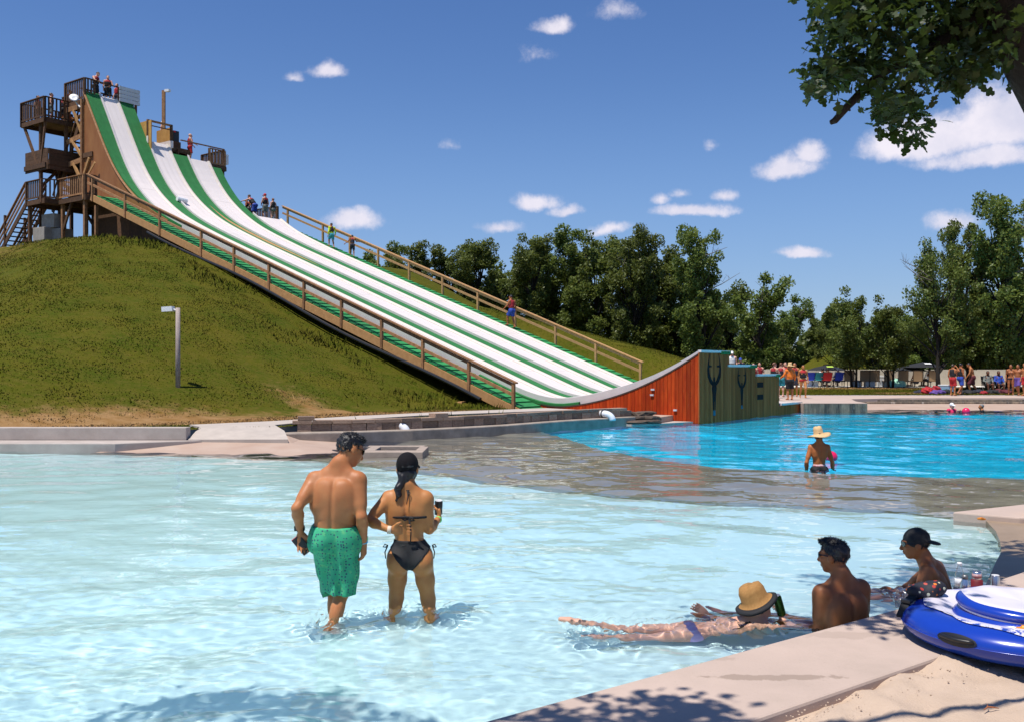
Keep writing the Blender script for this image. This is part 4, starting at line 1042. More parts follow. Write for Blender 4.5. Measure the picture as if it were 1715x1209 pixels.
PROTO = dict(oval=tree_proto(1, 11, 6.4, .08, 21000, .235, 34), oval2=tree_proto(2, 11, 7.0, .07, 21000, .235, 38, lean=.5), tall=tree_proto(3, 13, 7.2, .14, 24000, .24, 44, lean=-.4, dead=3),
             bushy=tree_proto(4, 8, 7, .05, 18000, .235, 36), twin=tree_proto(5, 8.4, 5.6, .30, 10000, .22, 26, stems=2, airy=.7), airy=tree_proto(6, 12.0, 8.2, .26, 16000, .23, 36, lean=.5, dead=5, airy=.75), light=tree_proto(8, 8.6, 5.5, .18, 10500, .22, 26, airy=.8, dead=2))


def tree(kind, u, d, vtop, label, group, rz=None, wide=1.0):
    x = (u - 857.5) / FOC * d; z = float(H(x, d)); tm, cm, dm = PROTO[kind]
    hh = EYE + (615 - vtop) * d / FOC - z; h0 = max(v.co.z for v in cm.vertices); sc = hh / h0
    t = thing('tree', label, 'tree', (x, d, z), random.uniform(0, 6.28) if rz is None else rz, group); t.scale = (sc * wide, sc * wide, sc)
    link('trunk', tm, None, t); link('crown', cm, None, t)
    if dm: link('dead_branches' if False else 'dead_branch', dm, None, t)
    return t


G1 = 'trees in the tree line behind the slide'
ords = ['first', 'second', 'third', 'fourth', 'fifth', 'sixth', 'seventh', 'eighth', 'ninth', 'tenth', 'eleventh', 'twelfth'] or ['first', 'second', 'third', 'fourth', 'fifth', 'sixth', 'seventh', 'eighth', 'ninth', 'tenth']
for k, (kind, u, d, vt, wd) in enumerate([('oval', 645, 84, 408, .95), ('oval2', 700, 80, 402, 1.05), ('oval', 760, 82, 404, 1.0), ('oval2', 797, 78, 397, 1.0), ('bushy', 846, 84, 414, .9), ('oval2', 892, 74, 388, .95), ('oval', 930, 78, 382, 1.0), ('oval', 962, 75, 400, .9), ('oval2', 1002, 73, 385, .9), ('tall', 1058, 70, 378, .8), ('oval', 1092, 75, 396, .95), ('bushy', 1128, 76, 420, .9)]):
    tree(kind, u, d, vt, f'{ords[k]} tree from the far left end of the green tree line behind the slide', G1, None, wd)
tree('tall', 1180, 62, 373, 'tall dark tree rising straight behind the red ramp', G1, .6, .78)
G2 = 'trees around the far lawn'
for kind, u, d, vt, wd, lab in [('light', 1272, 66, 455, .95, 'pale loose tree just right of the tall dark one behind the ramp'), ('bushy', 1225, 74, 470, .8, 'dark bushy tree in the gap behind the red ramp'), ('light', 1322, 84, 492, .9, 'small pale tree at the lowest dip of the tree line'), ('oval', 1376, 100, 514, .9, 'distant tree behind the wall in the dip of the tree line'),
                               ('twin', 1430, 60.2, 476, .82, 'small twin stemmed tree in front of the wall by the blue chair'), ('twin', 1492, 59.6, 492, .85, 'small forked tree in front of the wall beside the twin stemmed one'), ('airy', 1572, 54.6, 385, .72, 'tall airy tree with bare dead branches beside the bags on the lawn'), ('tall', 1622, 57, 362, .6, 'slender tall tree behind the man in navy shorts'),
                               ('tall', 1690, 55, 318, .8, 'tallest bushy tree at the right edge of the lawn'), ('oval2', 1760, 58, 340, 1, 'big green tree cut by the right edge of the photo'),
                               ('bushy', 1300, 72, 530, .9, 'low dark bushy tree behind the wall near the group in vests'), ('bushy', 1395, 78, 545, 1.1, 'low dark bushy tree behind the parasol with the green mark'), ('bushy', 1462, 80, 520, 1.1, 'round dark tree behind the wall between the two forked trees'), ('bushy', 1540, 76, 500, 1.0, 'dense dark tree behind the two black parasols'), ('bushy', 1620, 74, 480, 1.1, 'dense dark tree behind the wall and the man in navy shorts'), ('bushy', 1700, 72, 470, 1.1, 'dense dark tree behind the wall above the seated pair')]:
    tree(kind, u, d, vt, lab, G2, None, wd)
# the far wood beyond reads as one mass
g = np.random.default_rng(31); n = 70000
az = g.uniform(-.22, .75, n); d = g.uniform(104, 122, n); x = az * d; top = 5.6 + 1.6 * np.sin(az * 41) + 1.2 * np.sin(az * 93 + 2) + .7 * np.sin(az * 190)
z = .3 + g.random(n) ** .8 * top
V, F = leaf_quads(np.stack([x, d, z], 1), .75, g); tag(link('far_wood', mesh_np('far_wood', V, F), M_LEAF), kind='stuff')
# pale grassy bank beyond the wall
q = MB(); gx = np.linspace(-1, 1, 15); V = []; F = []
for i in range(15):
    for j in range(9): xx, yy = -1 + i / 7, j / 8; V.append((36 + xx * 7 - 1, 84 + yy * 14, .3 + 3.9 * math.cos(xx * 1.5) * yy ** .7))
for i in range(14):
    for j in range(8): a = i * 9 + j; F.append((a, a + 9, a + 10, a + 1))
q.add(V, F); structure('far_grass_bank', q, M_LAWN, True)

g = np.random.default_rng(77)
for k, (s_, c_, hh, lab) in enumerate([(43.6, -3.4, 1.1, 'green shrub at the foot of the outside stair'), (45.2, -4.2, 1.5, 'pale shrub at the left edge of the photo on the hill top'), (41.9, -3.0, .7, 'small shrub between the stair and the concrete blocks')]):
    p = SW(s_, c_, 0); zz_ = float(H(p[0], p[1])); t = thing('shrub', lab, 'shrub', (p[0], p[1], zz_)); P_ = g.normal(size=(700, 3)) * [hh * .45, hh * .45, hh * .3] + [0, 0, hh * .45]; V, F = leaf_quads(P_, .13, g); link('foliage', mesh_np('foliage', V, F), M_LEAF, t)
    q = MB()
    for j in range(6): q.tube([(0, 0, -.1), (g.normal() * hh * .3, g.normal() * hh * .3, hh * .7)], [.03, .01], 4)
    q.build('stem', M_BARK, t, local=True)

# ------------------------------------------------------------------ the oak overhead
OAK = thing('oak_tree', 'big dark oak whose leafy limb hangs in at the top right corner', 'tree', (5.9, 8.25, .1))
LY = [0, .2, .3, .42, .52, .70, .78, .9, 1.0]; LWD = [.02, .05, .22, .12, .37, .33, .16, .21, .03]
def leaf_shapes(P, D, N, S):
    """lobed oak leaves: base points, directions, normals, lengths"""
    n = len(P); side = np.cross(D, N); V = np.empty((n, 27, 3))
    for r, (y, w) in enumerate(zip(LY, LWD)):
        c = P + D * (y * S)[:, None] - N * (.10 * y * y * S)[:, None]
        V[:, r * 3] = c - side * (w * S)[:, None] * .9 + N * (.12 * w * S)[:, None]; V[:, r * 3 + 1] = c; V[:, r * 3 + 2] = c + side * (w * S)[:, None] * .9 + N * (.12 * w * S)[:, None]
    b = []
    for r in range(8):
        a = r * 3; b += [(a, a + 1, a + 4, a + 3), (a + 1, a + 2, a + 5, a + 4)]
    F = (np.arange(n)[:, None, None] * 27 + np.array(b)[None]).reshape(-1, 4)
    return V.reshape(-1, 3), F


g = np.random.default_rng(21); cl = []
def upix(u, v, d): return np.array([(u - 857.5) / FOC * d, d, EYE + (615 - v) * d / FOC])
for (u, v, ru, rv, n) in [(1430, 55, 72, 62, 52), (1400, 118, 48, 34, 24), (1378, 118, 32, 22, 9), (1405, 25, 40, 40, 16), (1520, 55, 90, 62, 62), (1500, 150, 48, 34, 26), (1497, 195, 18, 26, 7), (1532, 205, 13, 26, 7), (1575, 120, 52, 30, 20), (1625, 100, 45, 38, 22), (1650, 40, 80, 44, 44), (1690, 95, 22, 22, 5), (1560, 10, 120, 30, 40)]:
    a = g.uniform(0, 6.283, n); r = np.sqrt(g.random(n)); dd = g.normal(8.0, .35, n)
    for k in range(n): cl.append(upix(u + ru * r[k] * math.cos(a[k]), v + rv * r[k] * math.sin(a[k]), dd[k]))
nvis = len(cl); S3 = np.array(SUN) / SUN.z
for (tx, ty, rx, ry, n, hz) in [(2.35, 7.0, .34, .55, 26, 5.2), (2.55, 7.35, .25, .4, 14, 5.0), (3.45, 8.0, .55, .45, 62, 5.0), (4.6, 9.3, .9, .8, 110, 4.9), (5.4, 9.8, .8, 1.0, 70, 5.2), (5.2, 8.3, .7, .6, 50, 4.9), (6.3, 8.8, .9, 1.0, 80, 5),
                                (.55, 4.9, .50, .30, 26, 4.6), (1.0, 4.85, .22, .14, 8, 4.7), (.15, 4.55, .45, .3, 26, 4.6), (-.9, 4.55, .4, .25, 16, 4.7), (-1.7, 5.62, .60, .20, 34, 4.8), (-2.15, 5.35, .5, .25, 30, 4.8), (-1.0, 5.35, .4, .2, 18, 4.7), (2.75, 6.35, .3, .1, 7, 4.6), (2.6, 6.75, .3, .12, 8, 4.6), (1.75, 7.55, .5, .22, 20, 5.0), (3.1, 8.9, .6, .25, 24, 5), (2.9, 7.9, .4, .3, 14, 5), (4.9, 10.7, .5, .22, 24, 5.2), (2.1, 4.3, .4, .2, 12, 4.5)]:
    a = g.uniform(0, 6.283, n); r = np.sqrt(g.random(n))
    for k in range(n): cl.append(np.array([tx + rx * r[k] * math.cos(a[k]), ty + ry * r[k] * math.sin(a[k]), .15]) + S3 * (hz + g.normal(0, .2)))
cl = np.array(cl); keep = np.ones(len(cl), bool); keep[nvis:] = (EYE + 605 * cl[nvis:, 1] / FOC + .22 < cl[nvis:, 2]) | (np.abs(cl[nvis:, 0] / cl[nvis:, 1]) > .58); cl = cl[keep]; n = len(cl); per = 9
D = g.normal(size=(n, per, 3)); D[:, :, 2] = D[:, :, 2] * .6 - .25; D /= np.linalg.norm(D, axis=2)[:, :, None]
Nn = g.normal(size=(n, per, 3)) * .6 + [0, 0, 1]; Nn -= (Nn * D).sum(2)[:, :, None] * D; Nn /= np.linalg.norm(Nn, axis=2)[:, :, None]
Pb = cl[:, None, :] + D * .02 + g.normal(0, .045, (n, per, 3)); S = g.uniform(.085, .135, (n, per))
big = g.choice(nvis * per, 300, replace=False); msk = np.ones(n * per, bool); msk[big] = False
Pb, D, Nn, S = Pb.reshape(-1, 3), D.reshape(-1, 3), Nn.reshape(-1, 3), S.ravel()
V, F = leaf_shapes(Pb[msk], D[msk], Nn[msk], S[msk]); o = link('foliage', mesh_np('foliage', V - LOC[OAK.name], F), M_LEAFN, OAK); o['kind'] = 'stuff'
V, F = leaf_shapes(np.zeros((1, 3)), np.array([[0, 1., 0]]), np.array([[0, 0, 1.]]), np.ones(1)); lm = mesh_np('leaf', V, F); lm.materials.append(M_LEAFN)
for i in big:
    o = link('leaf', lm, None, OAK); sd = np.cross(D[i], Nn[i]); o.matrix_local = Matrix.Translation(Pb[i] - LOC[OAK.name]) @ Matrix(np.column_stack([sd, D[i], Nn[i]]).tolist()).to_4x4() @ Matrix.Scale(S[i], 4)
q = MB(); q.tube([(6.1, 8.35, -.2), (5.85, 8.3, 1.2), (5.35, 8.2, 2.7), (4.75, 8.1, 3.9), (4.05, 8, 5.0), (3.3, 7.6, 6.0), (2.4, 7.0, 6.7)], [.42, .36, .30, .26, .20, .15, .09], 14); q.build('trunk', M_BARK, OAK, True)
def limb(pts, rr): q = MB(); q.tube(pts, rr, 8); q.build('limb', M_BARK, OAK, True)
limb([(4.1, 8, 4.95), upix(1600, 55, 8.0), upix(1545, 97, 8.0), upix(1490, 112, 8.05), upix(1430, 120, 8.1)], [.12, .075, .055, .035, .015])
limb([upix(1490, 112, 8.05), upix(1448, 150, 8.05), upix(1420, 178, 8.0), upix(1398, 203, 8.0), upix(1391, 206, 8.0)], [.045, .038, .032, .028, .02])
limb([upix(1417, 180, 8.0), upix(1424, 186, 7.98)], [.02, .008]); limb([upix(1437, 158, 8.05), upix(1432, 150, 8.05)], [.016, .006])
limb([(3.3, 7.6, 6), (2.9, 7.9, 5.6), upix(1440, 40, 8.1)], [.1, .07, .02])
limb([(4.9, 8.1, 3.7), (4.3, 6.6, 4.9), (3.4, 5.3, 5.5), (1.6, 3.9, 5.55), (.2, 3.5, 5.45), (-.9, 3.45, 5.3), (-2.0, 3.6, 5.2), (-2.9, 3.7, 5.1)], [.10, .08, .06, .045, .03, .022, .015, .008])
for tx, ty in ((2.1, 6.8), (3.2, 8.0), (4.2, 7.5)): limb([(2.4, 7.0, 6.65), (1.2 + tx * .5, 3.9 + ty * .5, 6.9 + .2 * math.sin(tx * 5)), (tx + .25, ty + .3, 5.9), (tx, ty, 5.4)], [.016, .013, .010, .005])

# ================================================================== PEOPLE
# a body is one surface: rounded limbs blended as a distance field and turned into a mesh
def A(*v): return np.array(v, float)
def unit(v): v = np.asarray(v, float); return v / (np.linalg.norm(v) + 1e-12)


class Field:
    def __init__(s): s.p = []
    def cap(s, a, b, ra, rb, k=.03):
        a, b = np.asarray(a, float), np.asarray(b, float); r = max(ra, rb)
        s.p.append(('c', a, b, ra, rb, k, np.minimum(a, b) - r, np.maximum(a, b) + r)); return s
    def ell(s, c, r, fr=None, k=.03):
        c = np.asarray(c, float); fr = np.eye(3) if fr is None else np.asarray(fr); r = np.asarray(r, float)
        e = np.sqrt(((fr * r[:, None]) ** 2).sum(0)); s.p.append(('e', c, fr, r, None, k, c - e, c + e)); return s
    def grid(s, h, pad=.03):
        lo = np.min([p[6] for p in s.p], 0) - pad - h; hi = np.max([p[7] for p in s.p], 0) + pad + h
        n = np.ceil((hi - lo) / h).astype(int) + 1; F = np.full(n, 1.0, np.float32)
        ax = [lo[i] + h * np.arange(n[i]) for i in range(3)]
        for t, a, b, ra, rb, k, l, u in s.p:
            m = k + 2.5 * h; i0 = np.maximum(((l - m - lo) / h).astype(int), 0); i1 = np.minimum(((u + m - lo) / h).astype(int) + 2, n)
            sl = tuple(slice(i0[i], i1[i]) for i in range(3)); X, Y, Z = np.meshgrid(*[ax[i][sl[i]] for i in range(3)], indexing='ij')
            if t == 'c':
                d = b - a; L = float(d @ d) + 1e-12; q = np.clip(((X - a[0]) * d[0] + (Y - a[1]) * d[1] + (Z - a[2]) * d[2]) / L, 0, 1)
                D = np.sqrt((X - a[0] - q * d[0]) ** 2 + (Y - a[1] - q * d[1]) ** 2 + (Z - a[2] - q * d[2]) ** 2) - (ra + (rb - ra) * q)
            else:
                fr, r = b, ra; Q = [((X - a[0]) * fr[i][0] + (Y - a[1]) * fr[i][1] + (Z - a[2]) * fr[i][2]) / r[i] for i in range(3)]
                k0 = np.sqrt(Q[0] ** 2 + Q[1] ** 2 + Q[2] ** 2); k1 = np.sqrt((Q[0] / r[0]) ** 2 + (Q[1] / r[1]) ** 2 + (Q[2] / r[2]) ** 2) + 1e-9; D = k0 * (k0 - 1) / k1
            G = F[sl]; hh = np.maximum(k - np.abs(G - D), 0) / k; F[sl] = np.minimum(G, D) - hh * hh * k / 4
        return F, lo, ax


def surf(F, lo, h):
    s = F < 0; c = [s[i:F.shape[0] - 1 + i, j:F.shape[1] - 1 + j, k:F.shape[2] - 1 + k] for i in (0, 1) for j in (0, 1) for k in (0, 1)]
    al = c[0].copy(); an = c[0].copy()
    for q in c[1:]: al &= q; an |= q
    ijk = np.argwhere(an & ~al)
    if len(ijk) == 0: return np.zeros((0, 3)), np.zeros((0, 4), int)
    I, J, K = ijk.T; val = {(i, j, k): F[I + i, J + j, K + k] for i in (0, 1) for j in (0, 1) for k in (0, 1)}
    acc = np.zeros((len(ijk), 3)); cnt = np.zeros(len(ijk)); co = list(val)
    for a in co:
        for ax in range(3):
            if a[ax] == 0:
                b = list(a); b[ax] = 1; b = tuple(b); fa, fb = val[a], val[b]; m = (fa < 0) != (fb < 0); t = np.where(m, fa / np.where(m, fa - fb, 1), 0)
                p = np.array(a, float)[None] + t[:, None] * (np.array(b) - np.array(a))[None]; acc += p * m[:, None]; cnt += m
    V = lo + h * (ijk + acc / cnt[:, None]); idx = np.full(np.array(F.shape) - 1, -1); idx[I, J, K] = np.arange(len(ijk)); Fs = []
    for ax in range(3):
        o1, o2 = (ax + 1) % 3, (ax + 2) % 3; s0 = [slice(None)] * 3; s1 = [slice(None)] * 3; s0[ax] = slice(0, -1); s1[ax] = slice(1, None)
        a, b = s[tuple(s0)], s[tuple(s1)]; e = np.argwhere(a != b); e = e[(e[:, o1] > 0) & (e[:, o2] > 0) & (e[:, o1] < F.shape[o1] - 1) & (e[:, o2] < F.shape[o2] - 1)]
        ins = s[tuple(e.T)]; qs = []
        for d1, d2 in ((-1, -1), (0, -1), (0, 0), (-1, 0)): q = e.copy(); q[:, o1] += d1; q[:, o2] += d2; qs.append(idx[tuple(q.T)])
        Q = np.stack(qs, 1); Q[~ins] = Q[~ins][:, ::-1]; Fs.append(Q)
    Fq = np.concatenate(Fs); return V, Fq[(Fq >= 0).all(1)]


def skin(name, c, var=.10, rough=.56):
    def ex(t, vec, col):
        p = t.t.nodes['Principled BSDF']; t.put(p.inputs['Roughness'], t.rng(t.noise(vec, 11, 4, .6), .35, .65, .44, .66)); p.inputs['Subsurface Weight'].default_value = .12; p.inputs['Subsurface Radius'].default_value = (.010, .004, .002); p.inputs['Subsurface Scale'].default_value = 1.0; col = t.mix(t.rng(t.noise(vec, 16, 4, .65), .5, .72, 0, .35), col, (c[0] * 1.05, c[1] * .72, c[2] * .62, 1))
        return t.mix(t.rng(t.noise(vec, 60, 3, .6), .62, .8, 0, .18), col, (c[0] * .6, c[1] * .5, c[2] * .5, 1))
    return mat('skin_' + name, (c[0] * .90, c[1] * .82, c[2] * .78), rough, var, 5, .12, 160, extra=ex, bdist=.003, c2=(c[0] * 1.14, c[1] * 1.12, c[2] * 1.08), spec=.34)


SK = dict(tan=skin('tan', (.405, .165, .064)), gold=skin('golden', (.425, .185, .062)), fair=skin('fair', (.56, .32, .235)), brown=skin('brown', (.27, .10, .038)), deep=skin('deep', (.13, .05, .025)), bronze=skin('bronze', (.32, .12, .046)), copper=skin('copper', (.40, .135, .040)))
def cloth(name, c, rough=.8, **k): return mat('cloth_' + name, c, rough, .12, 14, .25, 90, bdist=.003, **k)
HAIRM = {n: mat('hair_' + n, c, .45, .35, 60, .5, 160, stretch=(1, 1, .25), bdist=.004) for n, c in dict(black=(.008, .007, .008), brown=(.035, .018, .009), red=(.13, .045, .015), blond=(.26, .15, .06), grey=(.2, .19, .18)).items()}

DEF = dict(pel=A(0, 0, .96), che=A(0, .0, 1.27), nk=A(0, -.02, 1.46), hd=A(0, .015, 1.625), hf=A(0, 1, 0), hu=A(0, 0, 1),
           shL=A(-.175, -.015, 1.41), elL=A(-.245, -.05, 1.13), wrL=A(-.245, .06, .89), hdL=None, shR=A(.175, -.015, 1.41), elR=A(.245, -.05, 1.13), wrR=A(.245, .06, .89), hdR=None,
           hipL=A(-.09, 0, .93), knL=A(-.105, .03, .50), anL=A(-.105, -.02, .09), toL=A(-.13, .15, .03), hipR=A(.09, 0, .93), knR=A(.105, .03, .50), anR=A(.105, -.02, .09), toR=A(.13, .15, .03))


def pose(**k):
    J = {n: (None if v is None else v.copy()) for n, v in DEF.items()}
    J.update({n: (A(*v) if isinstance(v, tuple) else v) for n, v in k.items()}); return J


def frames(J):
    up = unit(J['nk'] - J['pel']); r = unit(J['shR'] - J['shL']); r = unit(r - up * (r @ up)); f = np.cross(up, r); tf = np.array([r, f, up])
    u2 = unit(J['che'] - J['pel']); r2 = unit(J['hipR'] - J['hipL']); r2 = unit(r2 - u2 * (r2 @ u2)); pf = np.array([r2, np.cross(u2, r2), u2])
    hf = unit(J['hf']); hu = unit(J['hu'] - hf * (J['hu'] @ hf)); return tf, pf, np.array([np.cross(hf, hu), hf, hu])


def finger_hand(F, wr, d, nrm, thumb, curl=.5, spread=1.0, sc=1.0, k=.006):
    """palm, four unequal bent fingers and a thumb from the side of the palm; nrm is the back of the hand"""
    d = unit(d); nrm = unit(nrm - d * (nrm @ d)); s = np.cross(d, nrm); pal = wr + d * .05 * sc
    F.ell(pal, np.array([.040, .05, .015]) * sc, np.array([s, d, nrm]), .012)
    for i, (o, L) in enumerate(((-.031, .066), (-.0105, .080), (.0105, .086), (.031, .078))):
        o2 = o * thumb; b = wr + (d * .086 + s * o2) * sc; F.cap(wr + (d * .02 + s * o2 * .6) * sc, b, .0125 * sc, .0105 * sc, .012)
        a = curl * .7; dd = unit(d * math.cos(a) - nrm * math.sin(a) + s * o2 * 3 * spread); m = b + dd * L * .52 * sc; a = curl * 1.7; d2 = unit(d * math.cos(a) - nrm * math.sin(a) + s * o2 * 2 * spread); e = m + d2 * L * .5 * sc
        F.cap(b, m, .0100 * sc, .0088 * sc, k); F.cap(m, e, .0088 * sc, .0068 * sc, k)
    t0 = wr + (d * .022 + s * .026 * thumb) * sc; t1 = wr + (d * .058 + s * .056 * thumb - nrm * .012 * (1 + curl)) * sc; t2 = t1 + unit(d * .8 + s * thumb * (.45 - .5 * curl) - nrm * .5 * curl) * .036 * sc
    F.cap(t0, t1, .0145 * sc, .011 * sc, .01); F.cap(t1, t2, .011 * sc, .008 * sc, k)


def body_field(J, fem=False, w=1.0, hi=False, hands=None, hs=1.0):
    F = Field(); tf, pf, hfm = frames(J); r, f, u = tf; c = J['che']; p = J['pel']; kd = .05
    wm = (p * .52 + c * .48)
    if fem:
        F.ell(c + u * .01, (.136 * w, .098 * w, .17), tf, kd); F.ell(wm, (.118 * w, .088 * w, .13), tf, .06); F.ell(p + pf[2] * .0, (.158 * w, .105 * w, .105), pf, .06)
        for sg in (-1, 1): F.ell(c + r * .07 * sg + f * .085 + u * .0, (.06, .055, .055), tf, .03)
    else:
        F.ell(c + u * .01, (.158 * w, .110 * w, .18), tf, kd); F.ell(wm, (.146 * w, .108 * w, .14), tf, .06); F.ell(p, (.158 * w, .110 * w, .105), pf, .06)
        for sg in (-1, 1): F.ell(c + r * .075 * sg + f * .075 + u * .05, (.08, .04, .06), tf, .03)
    for sg, S in ((-1, 'L'), (1, 'R')):
        sh = J['sh' + S]; F.ell(c + r * .085 * sg - f * .062 + u * .07, (.062, .034, .085), tf, .06)                       # shoulder blade
        F.cap(J['nk'] - u * .045 + r * .03 * sg, sh - u * .012, .05, .052, .05); F.cap(J['nk'] + u * .06, (J['nk'] + sh) / 2 + u * .018, .044, .040, .06)
        F.cap(c + r * .115 * sg * w - u * .04 - f * .03, sh - u * .05 - r * .02 * sg, .055, .05, .05)
        F.ell(J['hip' + S] - pf[1] * .062 - pf[2] * .035 + r * .0, ((.094 if fem else .086) * w, .078 * w, .094), pf, .035)     # seat
    F.cap(J['nk'] - u * .03, J['hd'] - hfm[2] * .03 - hfm[1] * .02, .060 if not fem else .048, .050 if not fem else .043, .03)
    lim = (.90 if fem else 1.0)
    for S in 'LR':
        sh, el, wr = J['sh' + S], J['el' + S], J['wr' + S]; F.ell(sh - u * .015, (.058 * lim * w, .056 * lim, .068), tf, .04)
        F.cap(sh, el, .050 * lim * w, .038 * lim, .03); m = sh * .5 + el * .5; F.cap(sh * .7 + el * .3, sh * .35 + el * .65, .049 * lim * w, .045 * lim, .03)
        q = el * .74 + wr * .26; F.cap(el, q, .039 * lim, .043 * lim, .02); F.cap(q, wr, .043 * lim, .026 * lim, .02)
        hn = hands.get(S) if hands else None
        if hn: finger_hand(F, wr, A(*hn['d']), A(*hn['n']), hn['t'], hn.get('curl', .5), hn.get('spread', 1), hn.get('sc', 1))
        else:
            d = unit(J['hd' + S] - wr) if J['hd' + S] is not None else unit(unit(wr - el) + A(0, 0, -.3)); s = unit(np.cross(d, f) + 1e-6)
            F.cap(wr, wr + d * .09, .024, .034, .02)
            for o in (-.024, -.008, .008, .024): F.cap(wr + d * .08 + s * o, wr + d * (.165 - abs(o) * .6) + s * o * 1.3, .0105, .008, .006)
            F.cap(wr + d * .03, wr + d * .085 + s * .05, .013, .009, .01)
        hp, kn, an, to = J['hip' + S], J['kn' + S], J['an' + S], J['to' + S]; tl = 1.05 if fem else 1.0
        F.cap(hp, hp * .45 + kn * .55, .088 * tl * w, .070 * tl * w, .04); F.cap(hp * .45 + kn * .55, kn, .070 * tl * w, .053 * tl, .03)
        bk = unit(np.cross(np.cross(an - kn, A(0, 1, .0) if abs((an - kn)[1]) < .3 else A(0, 0, 1)), an - kn)); bk = -bk if bk @ f > 0 else bk
        F.cap(kn, an, .052 * tl, .034, .03); F.ell(kn * .70 + an * .30 + bk * .022, (.05, .05, .11), np.array([unit(np.cross(bk, an - kn)), bk, unit(an - kn)]), .03)
        hl = an - unit(to - an) * .045 + A(0, 0, -.045); F.cap(an, hl, .036, .03, .02); F.cap(an + A(0, 0, -.015), (an + to) / 2 + A(0, 0, -.005), .037, .032, .02); F.cap((an + to) / 2, to, .034, .022, .02); F.cap(hl, (an + to) / 2 + A(0, 0, -.02), .03, .03, .02)
    # head
    h = J['hd']; R_, Fd, U = hfm; n0 = len(F.p)
    F.ell(h + U * .022 - Fd * .012, (.074, .095, .088), hfm, .02); F.ell(h - U * .042 + Fd * .022, (.060, .070, .076), hfm, .03); F.cap(h - U * .096 + Fd * .052 - R_ * .014, h - U * .096 + Fd * .052 + R_ * .014, .021, .021, .02)
    F.cap(h + U * .004 + Fd * .088, h - U * .038 + Fd * .106, .010, .015, .012); F.ell(h + U * .020 + Fd * .078, (.055, .018, .011), hfm, .015)
    for sg in (-1, 1): F.ell(h + R_ * .074 * sg - U * .012 - Fd * .008, (.010, .022, .032), hfm, .008); F.ell(h - U * .03 + Fd * .062 + R_ * .036 * sg, (.024, .022, .022), hfm, .02)
    F.ell(h - U * .066 + Fd * .086, (.024, .012, .006), hfm, .006); F.ell(h - U * .076 + Fd * .084, (.020, .011, .006), hfm, .006)
    if hs != 1:
        for i in range(n0, len(F.p)):
            t, a, b, ra, rb, k, l, u_ = F.p[i]; sc_ = lambda v: h + (v - h) * hs
            F.p[i] = (t, sc_(a), (sc_(b) if t == 'c' else b), ra * hs, (None if rb is None else rb * hs), k, sc_(l), sc_(u_))
    return F


def wob(X, Y, Z, a, fr, ph=0, zs=.9): return a * (np.sin(X * fr + ph) * np.sin(Y * fr * 1.1 + 1.3 + ph) + np.sin(Z * fr * zs + X * fr * .5 + ph) * .7)


def mgrid(ax): return np.meshgrid(*ax, indexing='ij')


def put(name, F, lo, h, m, par, smooth=True):
    V, Q = surf(F, lo, h)
    if len(V) == 0: return None
    return link(name, mesh_np(name, V, Q, smooth), m, par)


def crop(F, ax, planes):
    """keep the side of each plane (point, normal) the normal points away from"""
    X, Y, Z = mgrid(ax)
    for p, n in planes: F = np.maximum(F, (X - p[0]) * n[0] + (Y - p[1]) * n[1] + (Z - p[2]) * n[2])
    return F


def shorts(J, par, m, h, w=1.0, fem=False, leg=.55, top=.055, name='swim_shorts', flare=.025, wr=.004, fr=38, crease=False):
    tf, pf, hfm = frames(J); F = Field(); F.ell(J['pel'], (.162 * w, .124 * w, .118), pf, .06); F.ell(J['pel'] * .7 + J['che'] * .3, (.152 * w, .115 * w, .10), pf, .05)
    for S in 'LR':
        hp, kn = J['hip' + S], J['kn' + S]; F.ell(hp - pf[1] * .062 - pf[2] * .035, (.089 * w, .095 * w, .112), pf, .07); F.cap(hp, hp + (kn - hp) * (leg + .22), .097 * w, .082 * w + flare, .06)
    G, lo, ax = F.grid(h); X, Y, Z = mgrid(ax); G = G + wob(X, Y, Z, wr, fr) * .6 + wr * .8 * np.sin(X * 55 + 3 * np.sin(Z * 6) + Y * 30) * sstep(.0, .2, J['pel'][2] - Z)
    if crease: xr = (X - J['pel'][0]) * pf[0][0] + (Y - J['pel'][1]) * pf[0][1]; dz_ = J['pel'][2] - Z; G = G + .016 * np.exp(-((xr - .02 - .06 * np.clip(dz_ - .1, 0, .4)) / .02) ** 2) * sstep(.0, .12, dz_) * (Y < J['pel'][1] + .02); G = G + .003 * np.sin((dz_ * 46 + xr * 30) + 2 * np.sin(xr * 17)) * np.exp(-((dz_ - .17) / .09) ** 2) + .005 * np.sin(xr * 62 + 2 * np.sin(Z * 9)) * sstep(.1, .45, dz_)
    pl = [(J['pel'] + pf[2] * top, pf[2])]
    G = crop(G, ax, pl)
    for S in 'LR':
        hp, kn = J['hip' + S], J['kn' + S]; d = unit(kn - hp); q = hp + d * np.linalg.norm(kn - hp) * leg; other = J['hip' + ('R' if S == 'L' else 'L')]
        a2 = J['kn' + ('R' if S == 'L' else 'L')]; mid = (hp + other) / 2; sx = (X - mid[0]) * pf[0][0] + (Y - mid[1]) * pf[0][1] + (Z - mid[2]) * pf[0][2]
        dd = (X - q[0]) * d[0] + (Y - q[1]) * d[1] + (Z - q[2]) * d[2]
        # this hem only cuts the cloth closer to this thigh
        def dist(a, b): e = b - a; t = np.clip(((X - a[0]) * e[0] + (Y - a[1]) * e[1] + (Z - a[2]) * e[2]) / (e @ e), 0, 1.3); return (X - a[0] - t * e[0]) ** 2 + (Y - a[1] - t * e[1]) ** 2 + (Z - a[2] - t * e[2]) ** 2
        near_ = dist(hp, kn) <= dist(other, a2); G = np.where(near_, np.maximum(G, dd), G)
    return put(name, G, lo, h, m, par)


